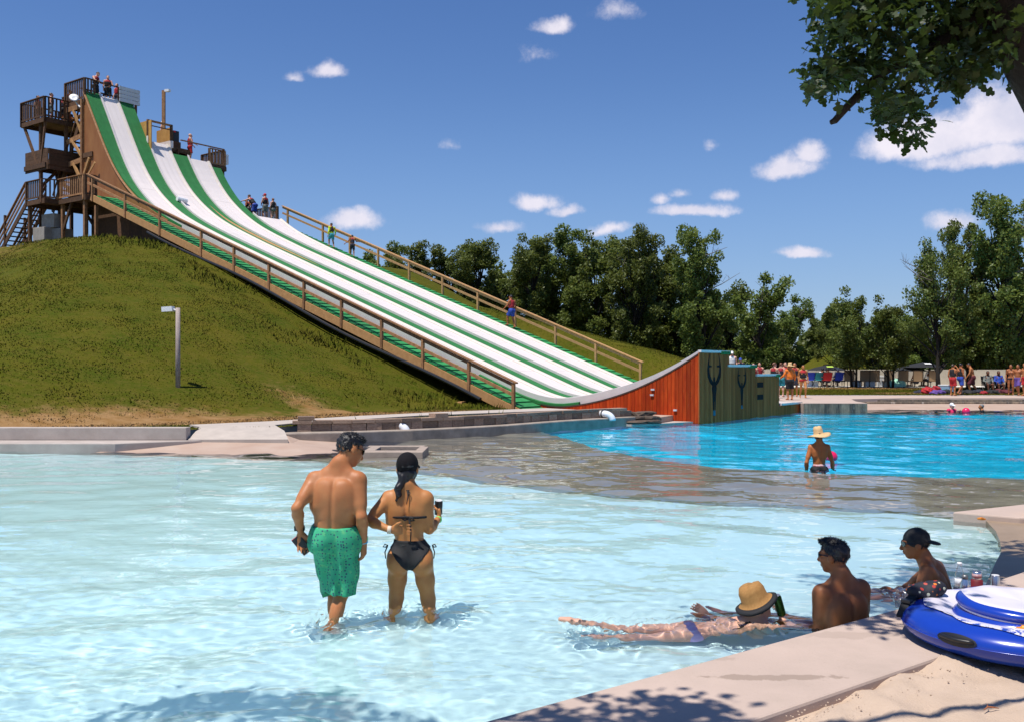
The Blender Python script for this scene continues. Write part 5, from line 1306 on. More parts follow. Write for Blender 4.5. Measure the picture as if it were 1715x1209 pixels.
def vest(J, par, m, yoke, h, w=1.0, fem=False):
    tf, pf, hfm = frames(J); r, f, u = tf; F = Field(); c = J['che']; p = J['pel']
    F.ell(c + u * .02, (.185 * w, .155 * w, .20), tf, .05); F.ell(p * .45 + c * .55, (.172 * w, .150 * w, .16), tf, .05)
    for sg, S in ((-1, 'L'), (1, 'R')): F.cap(J['nk'] - u * .05 + r * .07 * sg + f * .05, J['nk'] - u * .05 + r * .085 * sg - f * .05, .055, .055, .04)
    G, lo, ax = F.grid(h); o = p * .66 + c * .34
    G = crop(G, ax, [(o, -u)]); Fa = Field()
    for S in 'LR': Fa.cap(J['sh' + S], J['el' + S], .062, .05, .01)
    Fa.cap(J['nk'] - u * .04, J['hd'], .07, .06, .02); X, Y, Z = mgrid(ax)
    for t, a, b, ra, rb, k, l, uu in Fa.p:
        d = b - a; q = np.clip(((X - a[0]) * d[0] + (Y - a[1]) * d[1] + (Z - a[2]) * d[2]) / (d @ d), 0, 1); D = np.sqrt((X - a[0] - q * d[0]) ** 2 + (Y - a[1] - q * d[1]) ** 2 + (Z - a[2] - q * d[2]) ** 2) - (ra + (rb - ra) * q); G = np.maximum(G, -D)
    cut = c + u * .045
    v = put('life_vest', crop(G, ax, [(cut, u)]), lo, h, m, par)
    if v is not None: put('vest_yoke', crop(G, ax, [(cut, -u)]), lo, h, yoke, v)
    return v


def shirt(J, par, m, h, w=1.0, sleeves=True, name='shirt', low=.0):
    tf, pf, hfm = frames(J); r, f, u = tf; F = Field(); c = J['che']; p = J['pel']
    F.ell(c + u * .01, (.178 * w, .13 * w, .19), tf, .05); F.ell(p * .5 + c * .5, (.166 * w, .128 * w, .16), tf, .06); F.ell(p, (.170 * w, .128 * w, .11), tf, .06)
    for S in 'LR':
        F.cap(J['nk'] - u * .045, J['sh' + S] - u * .01, .06, .066, .05); F.ell(J['sh' + S], (.07, .07, .08), tf, .04)
        if sleeves: F.cap(J['sh' + S], J['el' + S], .066, .055, .03); F.cap(J['el' + S], J['wr' + S], .055, .042, .03)
    G, lo, ax = F.grid(h); X, Y, Z = mgrid(ax); G = G + wob(X, Y, Z, .006, 30); G = crop(G, ax, [(p - u * (.02 + low), -u)]); return put(name, G, lo, h, m, par)


def hair(J, par, m, h, style='short'):
    hfm = frames(J)[2]; R_, Fd, U = hfm; q = J['hd']; F = Field(); F.ell(q + U * .030 - Fd * .017, (.084, .104, .094), hfm, .01)
    if style == 'long': F.ell(q - U * .06 - Fd * .075, (.075, .05, .14), hfm, .04)
    if style == 'bun': F.ell(q + U * .03 - Fd * .13, (.04, .04, .04), hfm, .02)
    if style == 'tuft': F.ell(q + U * .098 + Fd * .045, (.052, .06, .026), hfm, .03)
    G, lo, ax = F.grid(h); X, Y, Z = mgrid(ax); G = G + wob(X, Y, Z, .0035, 120)
    x_, y_, z_ = X - q[0], Y - q[1], Z - q[2]; a_ = x_ * R_[0] + y_ * R_[1] + z_ * R_[2]; b_ = x_ * Fd[0] + y_ * Fd[1] + z_ * Fd[2]; c_ = x_ * U[0] + y_ * U[1] + z_ * U[2]
    if style != 'long': G = np.maximum(G, (np.where(b_ > -.01, -.012 + np.clip((b_ - .022) * 4, 0, .062), -.012 + (b_ + .01) * 1.08) - c_) * .68)
    else: G = np.maximum(G, np.where(b_ > -.02, (np.clip((b_ - .015) * 3.5, 0, .060) - .03 - c_) * .7, -1))
    G = G + .0035 * np.sin(a_ * 210 + 3 * np.sin(c_ * 60)) * np.cos(b_ * 130 + 2 * np.sin(a_ * 70))
    o = put('hair', G, lo, h, m, par)
    if h < .011: strands(o, q, Fd, U, .013 if style != 'tuft' else .016)
    return o


def strands(o, q, Fd, U, L, n=2600):
    """short locks standing off the hair so that its outline is uneven"""
    me = o.data; co = np.array([v.co for v in me.vertices]); no = np.array([v.normal for v in me.vertices]); fc = [tuple(p.vertices) for p in me.polygons]; g = np.random.default_rng(len(co)); i = g.choice(len(co), min(n, len(co)), replace=False)
    p = co[i]; top = sstep(.05, .10, (p - q) @ np.asarray(U))[:, None]; dr = no[i] * (g.uniform(.08, .30, (len(i), 1)) + .35 * top) + np.asarray(Fd) * g.normal(.2, .3, (len(i), 1)) * (.4 + top) - np.asarray(U) * g.uniform(.3, .9, (len(i), 1)) * (1 - top) + g.normal(0, .12, (len(i), 3)); dr /= np.linalg.norm(dr, axis=1)[:, None]; sd = np.cross(dr, no[i]); sd /= np.linalg.norm(sd, axis=1)[:, None] + 1e-9; l = L * g.uniform(.5, 1.3, (len(i), 1)); w_ = .0032
    V = np.concatenate([co, p - sd * w_ - no[i] * .004, p + sd * w_ - no[i] * .004, p + dr * l]); n0, k = len(co), len(i)
    m2 = bpy.data.meshes.new('hair'); m2.from_pydata(V.tolist(), [], fc + [(n0 + j, n0 + k + j, n0 + 2 * k + j) for j in range(k)]); m2.polygons.foreach_set('use_smooth', np.ones(len(m2.polygons), bool)); m2.materials.append(me.materials[0]); o.data = m2


def cap_hat(J, par, m, h, back=False, name='cap', bill=.085):
    hfm = frames(J)[2]; R_, Fd, U = hfm; q = J['hd']; b = -Fd if back else Fd; F = Field(); F.ell(q + U * .030 - Fd * .012, (.088, .108, .102), hfm, .01)
    G, lo, ax = F.grid(h, .09); G = crop(G, ax, [(q + U * .004 + b * .05, unit(-U + b * .38))]); X, Y, Z = mgrid(ax)
    e = q + b * .115 + U * .022; nn = unit(U + b * .35); x = (X - e[0]) * R_[0] + (Y - e[1]) * R_[1] + (Z - e[2]) * R_[2]; y = (X - e[0]) * b[0] + (Y - e[1]) * b[1] + (Z - e[2]) * b[2]; z = (X - e[0]) * nn[0] + (Y - e[1]) * nn[1] + (Z - e[2]) * nn[2] + x * x * 2.2
    G = np.minimum(G, np.maximum(np.hypot(x / .078, y / bill) * .08 - .08, np.abs(z) - max(.006, h * .7))); return put(name, G, lo, h, m, par)


def brim_hat(J, par, m, rb=.21, tall=.13, band=None, tilt=0, name='straw_hat', rc=.094, droop=.03, wave=.012):
    hfm = frames(J)[2]; R_, Fd, U = hfm; c = J['hd'] + U * .045 - Fd * .01; q = MB(); V = []; F = []; n = 40
    prof = [(rb, -droop), (rb * .8, -droop * .5), (rc * 1.12, .0), (rc * 1.0, .02), (rc * .97, tall * .6), (rc * .8, tall * .92), (rc * .45, tall), (.0, tall * .96)]
    for i, (r, z) in enumerate(prof):
        for k in range(n):
            a = 6.2832 * k / n; zz = z + (wave * math.sin(2 * a + .6) * (r / rb) ** 2 if i < 2 else 0) - (.018 * math.exp(-(math.cos(a) / .4) ** 2) if 3 < i < 7 else 0); V.append(c + (R_ * math.cos(a) + Fd * math.sin(a) * 1.08) * r + U * zz)
    for i in range(len(prof) - 1):
        for k in range(n): a, b = i * n + k, i * n + (k + 1) % n; F.append((a, b, b + n, a + n))
    q.add(V, F); o = q.build(name, m, par, True, local=True); sd = o.modifiers.new('thickness', 'SOLIDIFY'); sd.thickness = .008
    if band is not None:
        q = MB(); V = []; F = []
        for (r, z) in ((rb * 1.005, -droop + .004), (rb * .82, -droop * .55 + .006), (rb * .82, -droop * .55 - .012), (rb * 1.005, -droop - .014)):
            for k in range(n): a = 6.2832 * k / n; zz = z + wave * math.sin(2 * a + .6) * (r / rb) ** 2; V.append(c + (R_ * math.cos(a) + Fd * math.sin(a) * 1.08) * r + U * zz)
        for i in range(4):
            for k in range(n): a, b = i * n + k, i * n + (k + 1) % n; d = ((i + 1) % 4) * n; F.append((a, b, d + (k + 1) % n, d + k))
        q.add(V, F); q.build('hat_band', band, o, True, local=True)
    return o


def glasses(J, par):
    hfm = frames(J)[2]; R_, Fd, U = hfm; c = J['hd'] + U * .003; q = MB()
    for sg in (-1, 1):
        V = []; F = []
        for k in range(12): a = 6.2832 * k / 12; V.append(c + R_ * (sg * (.035 + .030 * math.cos(a))) + U * .021 * math.sin(a) + Fd * (.099 - .010 * math.cos(a) - .004))
        for k in range(12): V.append(np.array(V[k]) + Fd * .006)
        F = [tuple(range(12))[::-1], tuple(range(12, 24))] + [(k, (k + 1) % 12, 12 + (k + 1) % 12, 12 + k) for k in range(12)]; q.add(V, F)
        q.tube([c + R_ * sg * .066 + Fd * .086 + U * .008, c + R_ * sg * .078 + Fd * .03 + U * .006, c + R_ * sg * .080 - Fd * .02 - U * .002], .0045, 5)
    q.tube([c - R_ * .012 + Fd * .108 + U * .006, c + R_ * .012 + Fd * .108 + U * .006], .004, 5)
    return q.build('sunglasses', mat('sunglass_lens', (.012, .014, .012), .12, .1, 5, spec=.8), par, local=True)


def band_at(par, a, b, r, w, m, name):
    d = unit(np.asarray(b, float) - np.asarray(a, float)); q = MB(); a = np.asarray(a, float); q.tube([a - d * w / 2, a - d * w / 4, a + d * w / 4, a + d * w / 2], [r, r * 1.04, r * 1.04, r], 16); return q.build(name, m, par, True, local=True)


def person(label, loc, rz, J, sk='tan', height=1.75, h=.02, fem=False, w=1.0, hi=False, hands=None, group=None, hr='brown', style='short', wear=(), receiver=False):
    t = thing('person', label, 'person', loc, rz, group); sc = height / 1.75; t.scale = (sc, sc, sc)
    G, lo, ax = body_field(J, fem, w, hi, hands, 1.07 if hi else 1.1).grid(h)
    if hi:                                            # groove of the spine and creases of the back
        X, Y, Z = mgrid(ax); tf = frames(J)[0]; d = [X - J['che'][0], Y - J['che'][1], Z - J['che'][2]]; xr, yr, zu = [d[0] * v[0] + d[1] * v[1] + d[2] * v[2] for v in tf]
        G = G + .010 * np.exp(-(xr / .016) ** 2) * (yr < -.02) * sstep(-.27, -.2, zu) * sstep(.2, .1, zu); G = G + .004 * np.exp(-((zu + .11 + .5 * abs(xr)) / .012) ** 2) * (yr < 0) * sstep(.05, .1, np.abs(xr))
    b = put('body', G, lo, h, SK[sk], t)
    if receiver: b.cycles.is_caustics_receiver = True
    if hr: hair(J, t, HAIRM[hr], h * .8, style)
    for k in wear: k(J, t, h, w, fem)
    return t, b


MV = dict(navy=cloth('navy', (.012, .014, .03)), black=cloth('black', (.010, .010, .012)), red=cloth('red', (.42, .015, .02)), blue=cloth('blue', (.02, .06, .34)), teal=cloth('teal', (.03, .28, .33)), grey=cloth('grey', (.16, .17, .15)), lime=cloth('lime', (.50, .66, .02)), orange=cloth('orange', (.80, .17, .015), c2=(.86, .22, .02)), maroon=cloth('maroon', (.10, .012, .02)), purple=cloth('purple', (.10, .05, .24)), white=cloth('white', (.72, .72, .72)), pink=cloth('pink', (.62, .02, .10)), dred=cloth('deep_red', (.30, .012, .02)))
STRAW = mat('straw_weave', (.50, .31, .135), .8, .2, 40, .5, 130, c2=(.66, .45, .23), bdist=.004)
def Wshorts(c, leg=.6, **k): return lambda J, t, h, w, f: shorts(J, t, MV[c] if isinstance(c, str) else c, h * .9, w, f, leg, **k)
def Wvest(c='black', y='dred'): return lambda J, t, h, w, f: vest(J, t, MV[c], MV[y], h * .9, w, f)
def Wshirt(c, **k): return lambda J, t, h, w, f: shirt(J, t, MV[c], h * .9, w, **k)
def Wcap(c, back=False): return lambda J, t, h, w, f: cap_hat(J, t, MV[c], min(h * .7, .01), back)
def Wstraw(**k): return lambda J, t, h, w, f: brim_hat(J, t, STRAW, **k)
def Wbottom(c): return lambda J, t, h, w, f: shorts(J, t, MV[c], h * .9, w * .95, f, .12, .02, 'bikini_bottom', 0, 0)
def Wsuit(c): return lambda J, t, h, w, f: shirt(J, t, MV[c], h * .9, w * .93, False, 'swimsuit', .06)

# ------------------------------------------------------------------ the wading couple
HR = .0085
FLOOR = -.36
def shorts_print(t, vec, col):
    v = t.n('ShaderNodeTexVoronoi'); t.put(v.inputs['Vector'], vec); v.inputs['Scale'].default_value = 42; v.inputs['Randomness'].default_value = .6
    col = t.mix(t.rng(t.noise(vec, 26, 4, .6), .55, .7, 0, .6), col, (.17, .50, .17, 1))
    return t.mix(t.rng(v.outputs['Distance'], .25, .33, 1, 0), col, (.02, .05, .10, 1))
M_GRNSH = mat('green_dotted_trunks', (.02, .30, .15), .75, .15, 9, .3, 60, extra=shorts_print, c2=(.035, .39, .19), bdist=.004)
J = pose(pel=(.035, 0, 1.0), che=(.036, -.03, 1.245), nk=(.06, .01, 1.47), hd=(.138, .075, 1.628), hf=(.74, .56, -.36), hu=(.2, .35, 1),
         shL=(-.118, -.01, 1.405), elL=(-.222, -.17, 1.205), wrL=(-.225, -.03, 1.0), shR=(.212, -.02, 1.405), elR=(.252, -.10, 1.13), wrR=(.250, .02, .905),
         hipL=(-.055, 0, .965), hipR=(.125, 0, .965), knR=(.075, .03, .52), anR=(-.0, -.13, .13), toR=(-.02, .03, .03), knL=(.0, .15, .52), anL=(.01, .14, .09), toL=(-.02, .30, .03))
man, _ = person('bare backed man in green dotted swim trunks wading with a phone in hand', (-1.39, 7.33, FLOOR), 0, J, 'tan', 1.75, HR, False, 1.09, True,
                dict(L=dict(d=(.10, .08, -1), n=(-.25, 1, 0), t=1, curl=.55), R=dict(d=(-.02, .12, -1), n=(1, -.25, 0), t=-1, curl=.75)), hr='black', style='tuft', wear=[lambda J, t, h, w, f: shorts(J, t, M_GRNSH, h, w, f, .985, .06, flare=.022, wr=.008, fr=24, crease=True), lambda J, t, h, w, f: glasses(J, t)], receiver=True)
band_at(man, J['wrL'] + A(0, -.01, .035), J['wrL'] + A(0, 0, 0), .034, .032, M_BLACKP, 'wrist_watch')
q = MB(); q.box(J['wrL'] + A(-.035, -.012, .035), .018, .04, .042); q.build('watch_face', M_BLACKP, man, local=True, bevel=.004)
band_at(man, J['wrR'] + A(0, -.015, .045), J['wrR'] + A(0, 0, 0), .033, .022, mat('green_wristband', (.03, .5, .16), .5), 'green_wristband')
band_at(man, J['wrR'] + A(0, -.005, .018), J['wrR'] + A(0, .01, -.05), .031, .020, mat('blue_wristband', (.05, .42, .62), .5), 'blue_wristband')
# swim trunk waistband, seam pocket
ph = thing('mobile_phone', 'black mobile phone in a red case held by the wading man', 'phone', (-1.39 - .215, 7.33 - .035, FLOOR + .905), 0)
q = MB(); q.box((0, 0, 0), .078, .009, .150); o = q.build('phone_body', M_BLACKP, ph, local=True, bevel=.004); o.rotation_euler = (.1, R(-38), 0)
q = MB(); q.box((0, .006, 0), .084, .008, .156); o = q.build('case', mat('red_case', (.5, .02, .03), .4), ph, local=True, bevel=.004); o.rotation_euler = (.1, R(-38), 0)

J = pose(pel=(.012, 0, .80), che=(-.012, -.0, 1.085), nk=(-.006, -.02, 1.285), hd=(-.014, .03, 1.465), hf=(.10, 1, -.05),
         shL=(-.160, -.02, 1.235), elL=(-.300, -.14, 1.075), wrL=(-.115, -.215, 1.012), shR=(.138, -.02, 1.235), elR=(.165, -.02, .985), wrR=(.225, .185, 1.045),
         hipL=(-.082, 0, .765), hipR=(.102, 0, .765), knL=(-.105, .04, .43), anL=(-.125, -.06, .09), toL=(-.16, .08, .03), knR=(.150, .03, .42), anR=(.185, -.07, .09), toR=(.22, .07, .03))
wom, wb = person('woman in black bikini and black cap wading with one hand behind her back', (-.82, 7.6, FLOOR - .01), 0, J, 'gold', 1.75, HR * .95, True, .97, True,
                 dict(L=dict(d=(1, .02, .06), n=(0, 1, .1), t=1, curl=.22, spread=1.6, sc=.95), R=dict(d=(-.05, .55, .75), n=(1, .2, 0), t=-1, curl=1.15, sc=.9)), hr=None, receiver=True)
M_BIK = MV['black']; tf, pf, hfm = frames(J)
Fb = body_field(J, True, .97); Fb.p = [p for p in Fb.p if p[6][2] > .30 and p[7][2] < 1.02 or p[0] == 'e' and abs(p[1][2] - .8) < .3]
for i, p in enumerate(Fb.p): Fb.p[i] = (p[0], p[1], p[2], p[3] + .007, (p[4] + .007 if p[4] is not None else None), p[5], p[6] - .007, p[7] + .007)
h = HR * .95; G, lo, ax = Fb.grid(h); X, Y, Z = mgrid(ax); xc = .014
G = np.maximum(G, Z - (.905 - .03 * (X - xc) * 1.0)); V_ = .672 + np.maximum(np.abs(X - xc) - .022, 0) * (1.12 + .6 * np.abs(X - xc)); G = np.maximum(G, (V_ - Z) * .65)
put('bikini_bottom', G, lo, h, M_BIK, wom)
Fb = body_field(J, True, .97); Fb.p = [p for p in Fb.p if p[6][2] < 1.16 and p[7][2] > 1.03 and abs((p[6][0] + p[7][0]) / 2) < .13 and p[6][2] > .6]
for i, p in enumerate(Fb.p): Fb.p[i] = (p[0], p[1], p[2], p[3] + .006, (p[4] + .006 if p[4] is not None else None), p[5], p[6] - .006, p[7] + .006)
G, lo, ax = Fb.grid(.006); X, Y, Z = mgrid(ax); G = np.maximum(G, np.abs(Z - 1.093) - .010); put('bikini_strap', G, lo, .006, M_BIK, wom)
q = MB(); bx, by, bz = .012, -.130, 1.09
q.tube([(bx, by, bz), (bx - .03, by - .014, bz + .018), (bx - .055, by - .012, bz + .006), (bx - .03, by - .008, bz - .012), (bx, by, bz)], .008, 6); q.tube([(bx, by, bz), (bx + .03, by - .014, bz + .008), (bx + .045, by - .012, bz - .012), (bx + .02, by - .008, bz - .016), (bx, by, bz)], .008, 6)
q.tube([(bx, by, bz), (bx + .014, by - .008, bz - .05), (bx + .018, by + .0, bz - .11), (bx + .012, by + .018, bz - .20)], [.007, .009, .006, .005], 6); q.build('bow', M_BIK, wom, True, local=True)
q = MB(); q.tube([(-.055, .035, 1.33), (-.05, -.05, 1.315), (-.0, -.082, 1.30), (.045, -.05, 1.315), (.05, .035, 1.33)], .006, 6); q.tube([(0, -.083, 1.30), (.004, -.105, 1.255), (-.006, -.118, 1.20)], [.006, .005, .003], 5); q.tube([(0, -.083, 1.30), (.02, -.1, 1.285), (.012, -.106, 1.268), (-.004, -.09, 1.29)], .004, 5); q.build('neck_tie', M_BIK, wom, True, local=True)
for sg in (-1, 1):
    q = MB(); x0, z0 = .012 + sg * .176, .862
    q.tube([(x0, -.03, z0), (x0 + sg * .022, -.05, z0 + .012), (x0 + sg * .034, -.05, z0 - .008), (x0 + sg * .015, -.04, z0 - .012), (x0, -.03, z0)], .005, 6); q.tube([(x0, -.03, z0), (x0 + sg * .02, -.05, z0 - .05), (x0 + sg * .014, -.05, z0 - .10)], [.005, .005, .004], 6); q.build('side_tie', M_BIK, wom, True, local=True)
cp = cap_hat(J, wom, cloth('cap_black', (.009, .008, .010), .9, spec=.15), .007)
q = MB(); hd = J['hd']; q.tube([hd + A(-.05, -.085, .028), hd + A(-.025, -.108, .024), hd + A(.025, -.108, .024), hd + A(.05, -.085, .028)], .011, 6); q.build('cap_strap', M_BLACKP, cp, True, local=True)
Fh = Field(); Fh.ell(hd + A(0, -.025, -.03), (.078, .085, .075), None, .02); Fh.ell(hd + A(-.02, -.075, -.085), (.045, .04, .06), None, .03)
pb = [hd + A(-.035, -.095, -.10), hd + A(-.065, -.115, -.145), hd + A(-.058, -.125, -.19), hd + A(-.072, -.13, -.235)]
for i in range(3): Fh.cap(pb[i], pb[i + 1], .030 - .006 * i, .026 - .007 * i, .015)
G, lo, ax = Fh.grid(.007); X, Y, Z = mgrid(ax); G = G + wob(X, Y, Z, .004, 95); G = np.maximum(G, (Y - hd[1] - .03)); put('hair', G, lo, .007, HAIRM['black'], wom)
band_at(wom, J['wrL'] + A(-.012, 0, .004), J['wrL'] + A(.04, 0, 0), .031, .030, mat('beige_bracelet', (.62, .50, .38), .6), 'beige_bracelet')
band_at(wom, J['wrR'] + A(-.005, -.02, -.01), J['wrR'] + A(0, .06, .04), .030, .016, mat('lime_wristband', (.12, .65, .10), .5), 'lime_wristband')
def can(name, label, cat, p, r, hh, m, axis=None, extra=None):
    t = thing(name, label, cat, p); q = MB(); q.lathe([(r * .78, 0), (r * .95, hh * .03), (r, hh * .08), (r, hh * .88), (r * .82, hh * .97), (r * .82, hh * .975)], (0, 0, 0), 20); q.build('can_body', m, t, True, local=True)
    q = MB(); q.lathe([(r * .80, hh * .975), (r * .84, hh * .99), (r * .80, hh), (r * .74, hh * .985), (.0, hh * .985)], (0, 0, 0), 20); q.build('can_lid', M_GREYM, t, True, local=True)
    if axis is not None: t.rotation_euler = axis
    return t
can('drink_can', 'black drink can held up by the wading woman', 'can', (-.82 + .215, 7.6 + .245, FLOOR - .01 + 1.065), .033, .125, M_BLACKP, (.25, .05, 0))

# ------------------------------------------------------------------ people sitting and lying at the pool edge
M_LIMB = 1
J = pose(pel=(.03, 0, .12), che=(.022, -.02, .40), nk=(.018, -.0, .635), hd=(-.028, .045, .815), hf=(-.74, .66, -.04), hu=(-.05, .02, 1), shL=(-.148, -.055, .565), elL=(-.172, -.05, .30), wrL=(-.29, .10, .20), shR=(.178, .06, .575), elR=(.225, .13, .32), wrR=(.08, .30, .19),
         hipL=(-.05, .02, .10), hipR=(.10, .06, .10), knL=(-.42, .28, .20), anL=(-.86, .46, .08), toL=(-.98, .52, .18), knR=(-.30, .42, .24), anR=(-.70, .66, .08), toR=(-.82, .72, .18))
person('black haired man in sunglasses sitting in the water, back to the deck', (2.4, 7.0, -.30), 0, J, 'brown', 1.75, HR, False, 1.08, True, hr='black', style='tuft', wear=[Wshorts('navy', .8), lambda J, t, h, w, f: glasses(J, t)], receiver=True)
J = pose(pel=(.16, .04, .12), che=(.06, .02, .355), nk=(-.025, .01, .575), hd=(-.115, .0, .725), hf=(-.97, .22, -.06), hu=(-.08, 0, 1), shL=(-.07, -.125, .505), elL=(-.17, -.18, .29), wrL=(-.31, -.10, .19), shR=(.11, .13, .50), elR=(-.06, .30, .28), wrR=(-.22, .24, .18),
         hipL=(.12, -.06, .11), hipR=(.14, .12, .11), knL=(-.30, -.02, .24), anL=(-.72, .05, .08), toL=(-.86, .06, .17), knR=(-.28, .2, .26), anR=(-.68, .25, .08), toR=(-.82, .26, .17))
mb_, _ = person('man in a backwards black cap leaning on the pool edge beside the bottles', (3.5, 8.02, -.30), 0, J, 'bronze', 1.75, HR, False, 1.06, True, hr='black', wear=[Wshorts('blue', .8), lambda J, t, h, w, f: glasses(J, t), lambda J, t, h, w, f: cap_hat(J, t, MV['black'], .007, True)], receiver=True)
band_at(mb_, J['wrL'] + A(.045, -.024, .02), J['wrL'] + A(0, 0, 0), .034, .022, mat('blue_wristband', (.05, .42, .62), .5), 'blue_wristband')
J = pose(pel=(.06, .02, -.08), che=(.34, .03, -.02), nk=(.485, .01, .115), hd=(.54, .05, .245), hf=(.55, .80, .25), hu=(-.55, -.28, .78), shL=(.385, .135, .055), elL=(.30, .27, -.05), wrL=(.22, .32, .09), shR=(.575, -.09, .065), elR=(.80, -.04, .03), wrR=(.74, .13, .12),
         hipL=(.04, .10, -.08), hipR=(.03, -.07, -.09), knL=(-.40, .10, -.065), anL=(-.80, .12, .085), toL=(-.93, .13, .115), knR=(-.36, -.10, -.085), anR=(-.66, -.22, .05), toR=(-.79, -.26, .085))
wl, _ = person('woman in a tan bucket hat floating on her front with a green can', (1.3, 7.1, -.12), 0, J, 'fair', 1.75, HR, True, .97, True, hands=dict(R=dict(d=(.1, .5, .5), n=(.8, -.6, 0), t=-1, curl=1.1, sc=.9), L=dict(d=(-.6, .1, .5), n=(.2, 1, .3), t=1, curl=.3, sc=.9)), hr='brown', style='short', receiver=True)
shorts(J, wl, cloth('lilac', (.50, .36, .68)), HR, .88, True, .10, .03, 'bikini_bottom', 0, 0)
def dots(t, vec, col):
    v = t.n('ShaderNodeTexVoronoi'); t.put(v.inputs['Vector'], vec); v.inputs['Scale'].default_value = 60; return t.mix(t.rng(v.outputs['Distance'], .3, .4, 1, 0), col, (.6, .55, .7, 1))
q = MB(); q.tube([(.36, -.06, .085), (.42, -.085, .105), (.48, -.07, .125), (.52, -.02, .125)], .010, 6); q.tube([(.34, .03, .11), (.32, .12, .09), (.35, .18, .06)], .010, 6); q.build('dotted_strap', mat('dotted_strap', (.03, .02, .10), .7, extra=dots), wl, True, local=True)
q = MB(); q.tube([(.47, -.02, .13), (.43, -.07, .10), (.39, -.105, .06), (.33, -.13, .03)], [.026, .024, .018, .008], 8); q.build('ponytail', HAIRM['brown'], wl, True, local=True)
brim_hat(J, wl, mat('tan_hat_weave', (.28, .135, .035), .85, .2, 60, .5, 160, c2=(.36, .185, .055), bdist=.003), .160, .128, MV['black'], name='bucket_hat', rc=.100, droop=.03, wave=.010)
can('drink_can', 'tall green drink can tilted in the hand of the floating woman', 'can', (1.3 + .745, 7.1 + .135, -.015 + .04), .033, .165, mat('dark_green_can', (.012, .055, .012), .25, .5, 9, metal=.6, c2=(.05, .14, .02)), (.1, -.30, 0))

J = pose(elL=(-.27, -.05, 1.10), wrL=(-.235, .07, .88), elR=(.255, -.04, 1.10), wrR=(.30, .06, .87), hf=(.15, 1, 0), hu=(-.20, -.14, 1), shL=(-.165, 0, 1.41), shR=(.165, 0, 1.41))
bl_, _ = person('boy in a wide straw hat standing waist deep at the edge of the blue water', (5.69, 17.7, -.86), 0, J, 'copper', 1.60, .0125, False, .86, True, hr='black', wear=[Wshorts('black', .8), Wstraw(rb=.235, tall=.165, droop=.03, wave=.03)], receiver=True)
tfq = frames(J)[1]; Fb = Field(); Fb.ell(J['pel'] + A(0, 0, .055), (.138, .105, .10)); G, lo, ax = Fb.grid(.01); G = crop(G, ax, [(A(0, 0, 1.065), A(0, 0, 1)), (A(0, 0, 1.02), A(0, 0, -1))]); put('red_waistband', G, lo, .01, mat('red_white_waistband', (.5, .02, .03), .7, 0, 18, c2=(.7, .66, .66)), bl_)
def ball(label, p, r, m):
    t = MB(); t.lathe([(r * math.sin(a), -r * math.cos(a)) for a in np.linspace(.02, math.pi - .02, 18)], (0, 0, 0), 28); o = t.build('beach_ball', m, None, True); o.location = p; return tag(o, label, 'ball')
M_BALL = mat('pink_ball', (.72, .015, .09), .25, .05, 4)
ball('shiny pink ball floating beside the boy in the straw hat', (6.55, 19.6, .06), .125, M_BALL); ball('red ball floating between the two women at the far beach', ((1618 - 857.5) / FOC * 40, 40.0, .06), .16, M_BALL)

# ------------------------------------------------------------------ riders and staff on the slide
def onslide(s, c, dz=0): p = SW(s, c, deck_z(s) + dz); return p
def at(s, c, z): return SW(s, c, z)
WALKU = dict(knL=(-.10, .22, .58), anL=(-.10, .20, .22), toL=(-.11, .36, .18), knR=(.10, .02, .50), anR=(.10, -.14, .09), toR=(.11, .02, .02), hd=(0, .07, 1.62), nk=(0, .04, 1.46), che=(0, .03, 1.27))
UP = R(54)
person('boy in a lime rash guard and teal shorts climbing the far walkway', onslide(29.4, 10.75, .02), UP - .3, pose(**WALKU, elR=(.27, -.02, 1.15), wrR=(.35, .15, 1.05)), 'tan', 1.56, .02, False, .9, hr='black', wear=[Wshirt('lime'), Wshorts('teal', .8), lambda J, t, h, w, f: shirt(J, t, MV['black'], h, w * 1.08, False, 'black_vest', -.16)])
person('boy in a red and navy vest gripping the far handrail of the slide', onslide(27.66, 10.8, .02), UP - .7, pose(**{**WALKU, 'hd': A(0, .16, 1.58), 'nk': A(0, .10, 1.44)}, elR=(.30, .1, 1.2), wrR=(.45, .22, 1.22), elL=(-.33, .05, 1.16), wrL=(-.52, .18, 1.06)), 'bronze', 1.40, .018, False, .9, hr='black', wear=[Wvest('navy', 'dred'), Wshorts('navy', .85)])
person('man in a red vest and blue shorts climbing halfway up the far walkway', onslide(15.7, 10.7, .02), UP - .2, pose(**WALKU, elL=(-.27, .05, 1.18), wrL=(-.28, .25, 1.05)), 'bronze', 1.77, .018, False, 1.0, hr='black', wear=[Wvest('dred', 'dred'), Wshorts('blue', .75)])
person('girl in a black vest holding the upper end of the far handrail', at(34.85, 10.75, deck_z(34.85)), UP - .1, pose(elR=(.30, .02, 1.2), wrR=(.42, .18, 1.1)), 'fair', 1.58, .018, True, .95, hr='red', style='bun', wear=[Wvest('black', 'black'), Wshorts('grey', .3)])
person('man in a red and white cap queueing above the fourth lane', at(35.15, 10.35, deck_z(35.1)), UP + .1, pose(elL=(-.25, .05, 1.12), wrL=(-.12, .2, 1.05)), 'fair', 1.76, .018, False, 1.0, hr='brown', wear=[Wvest('black', 'dred'), Wshorts('grey', .8), Wcap('red')])
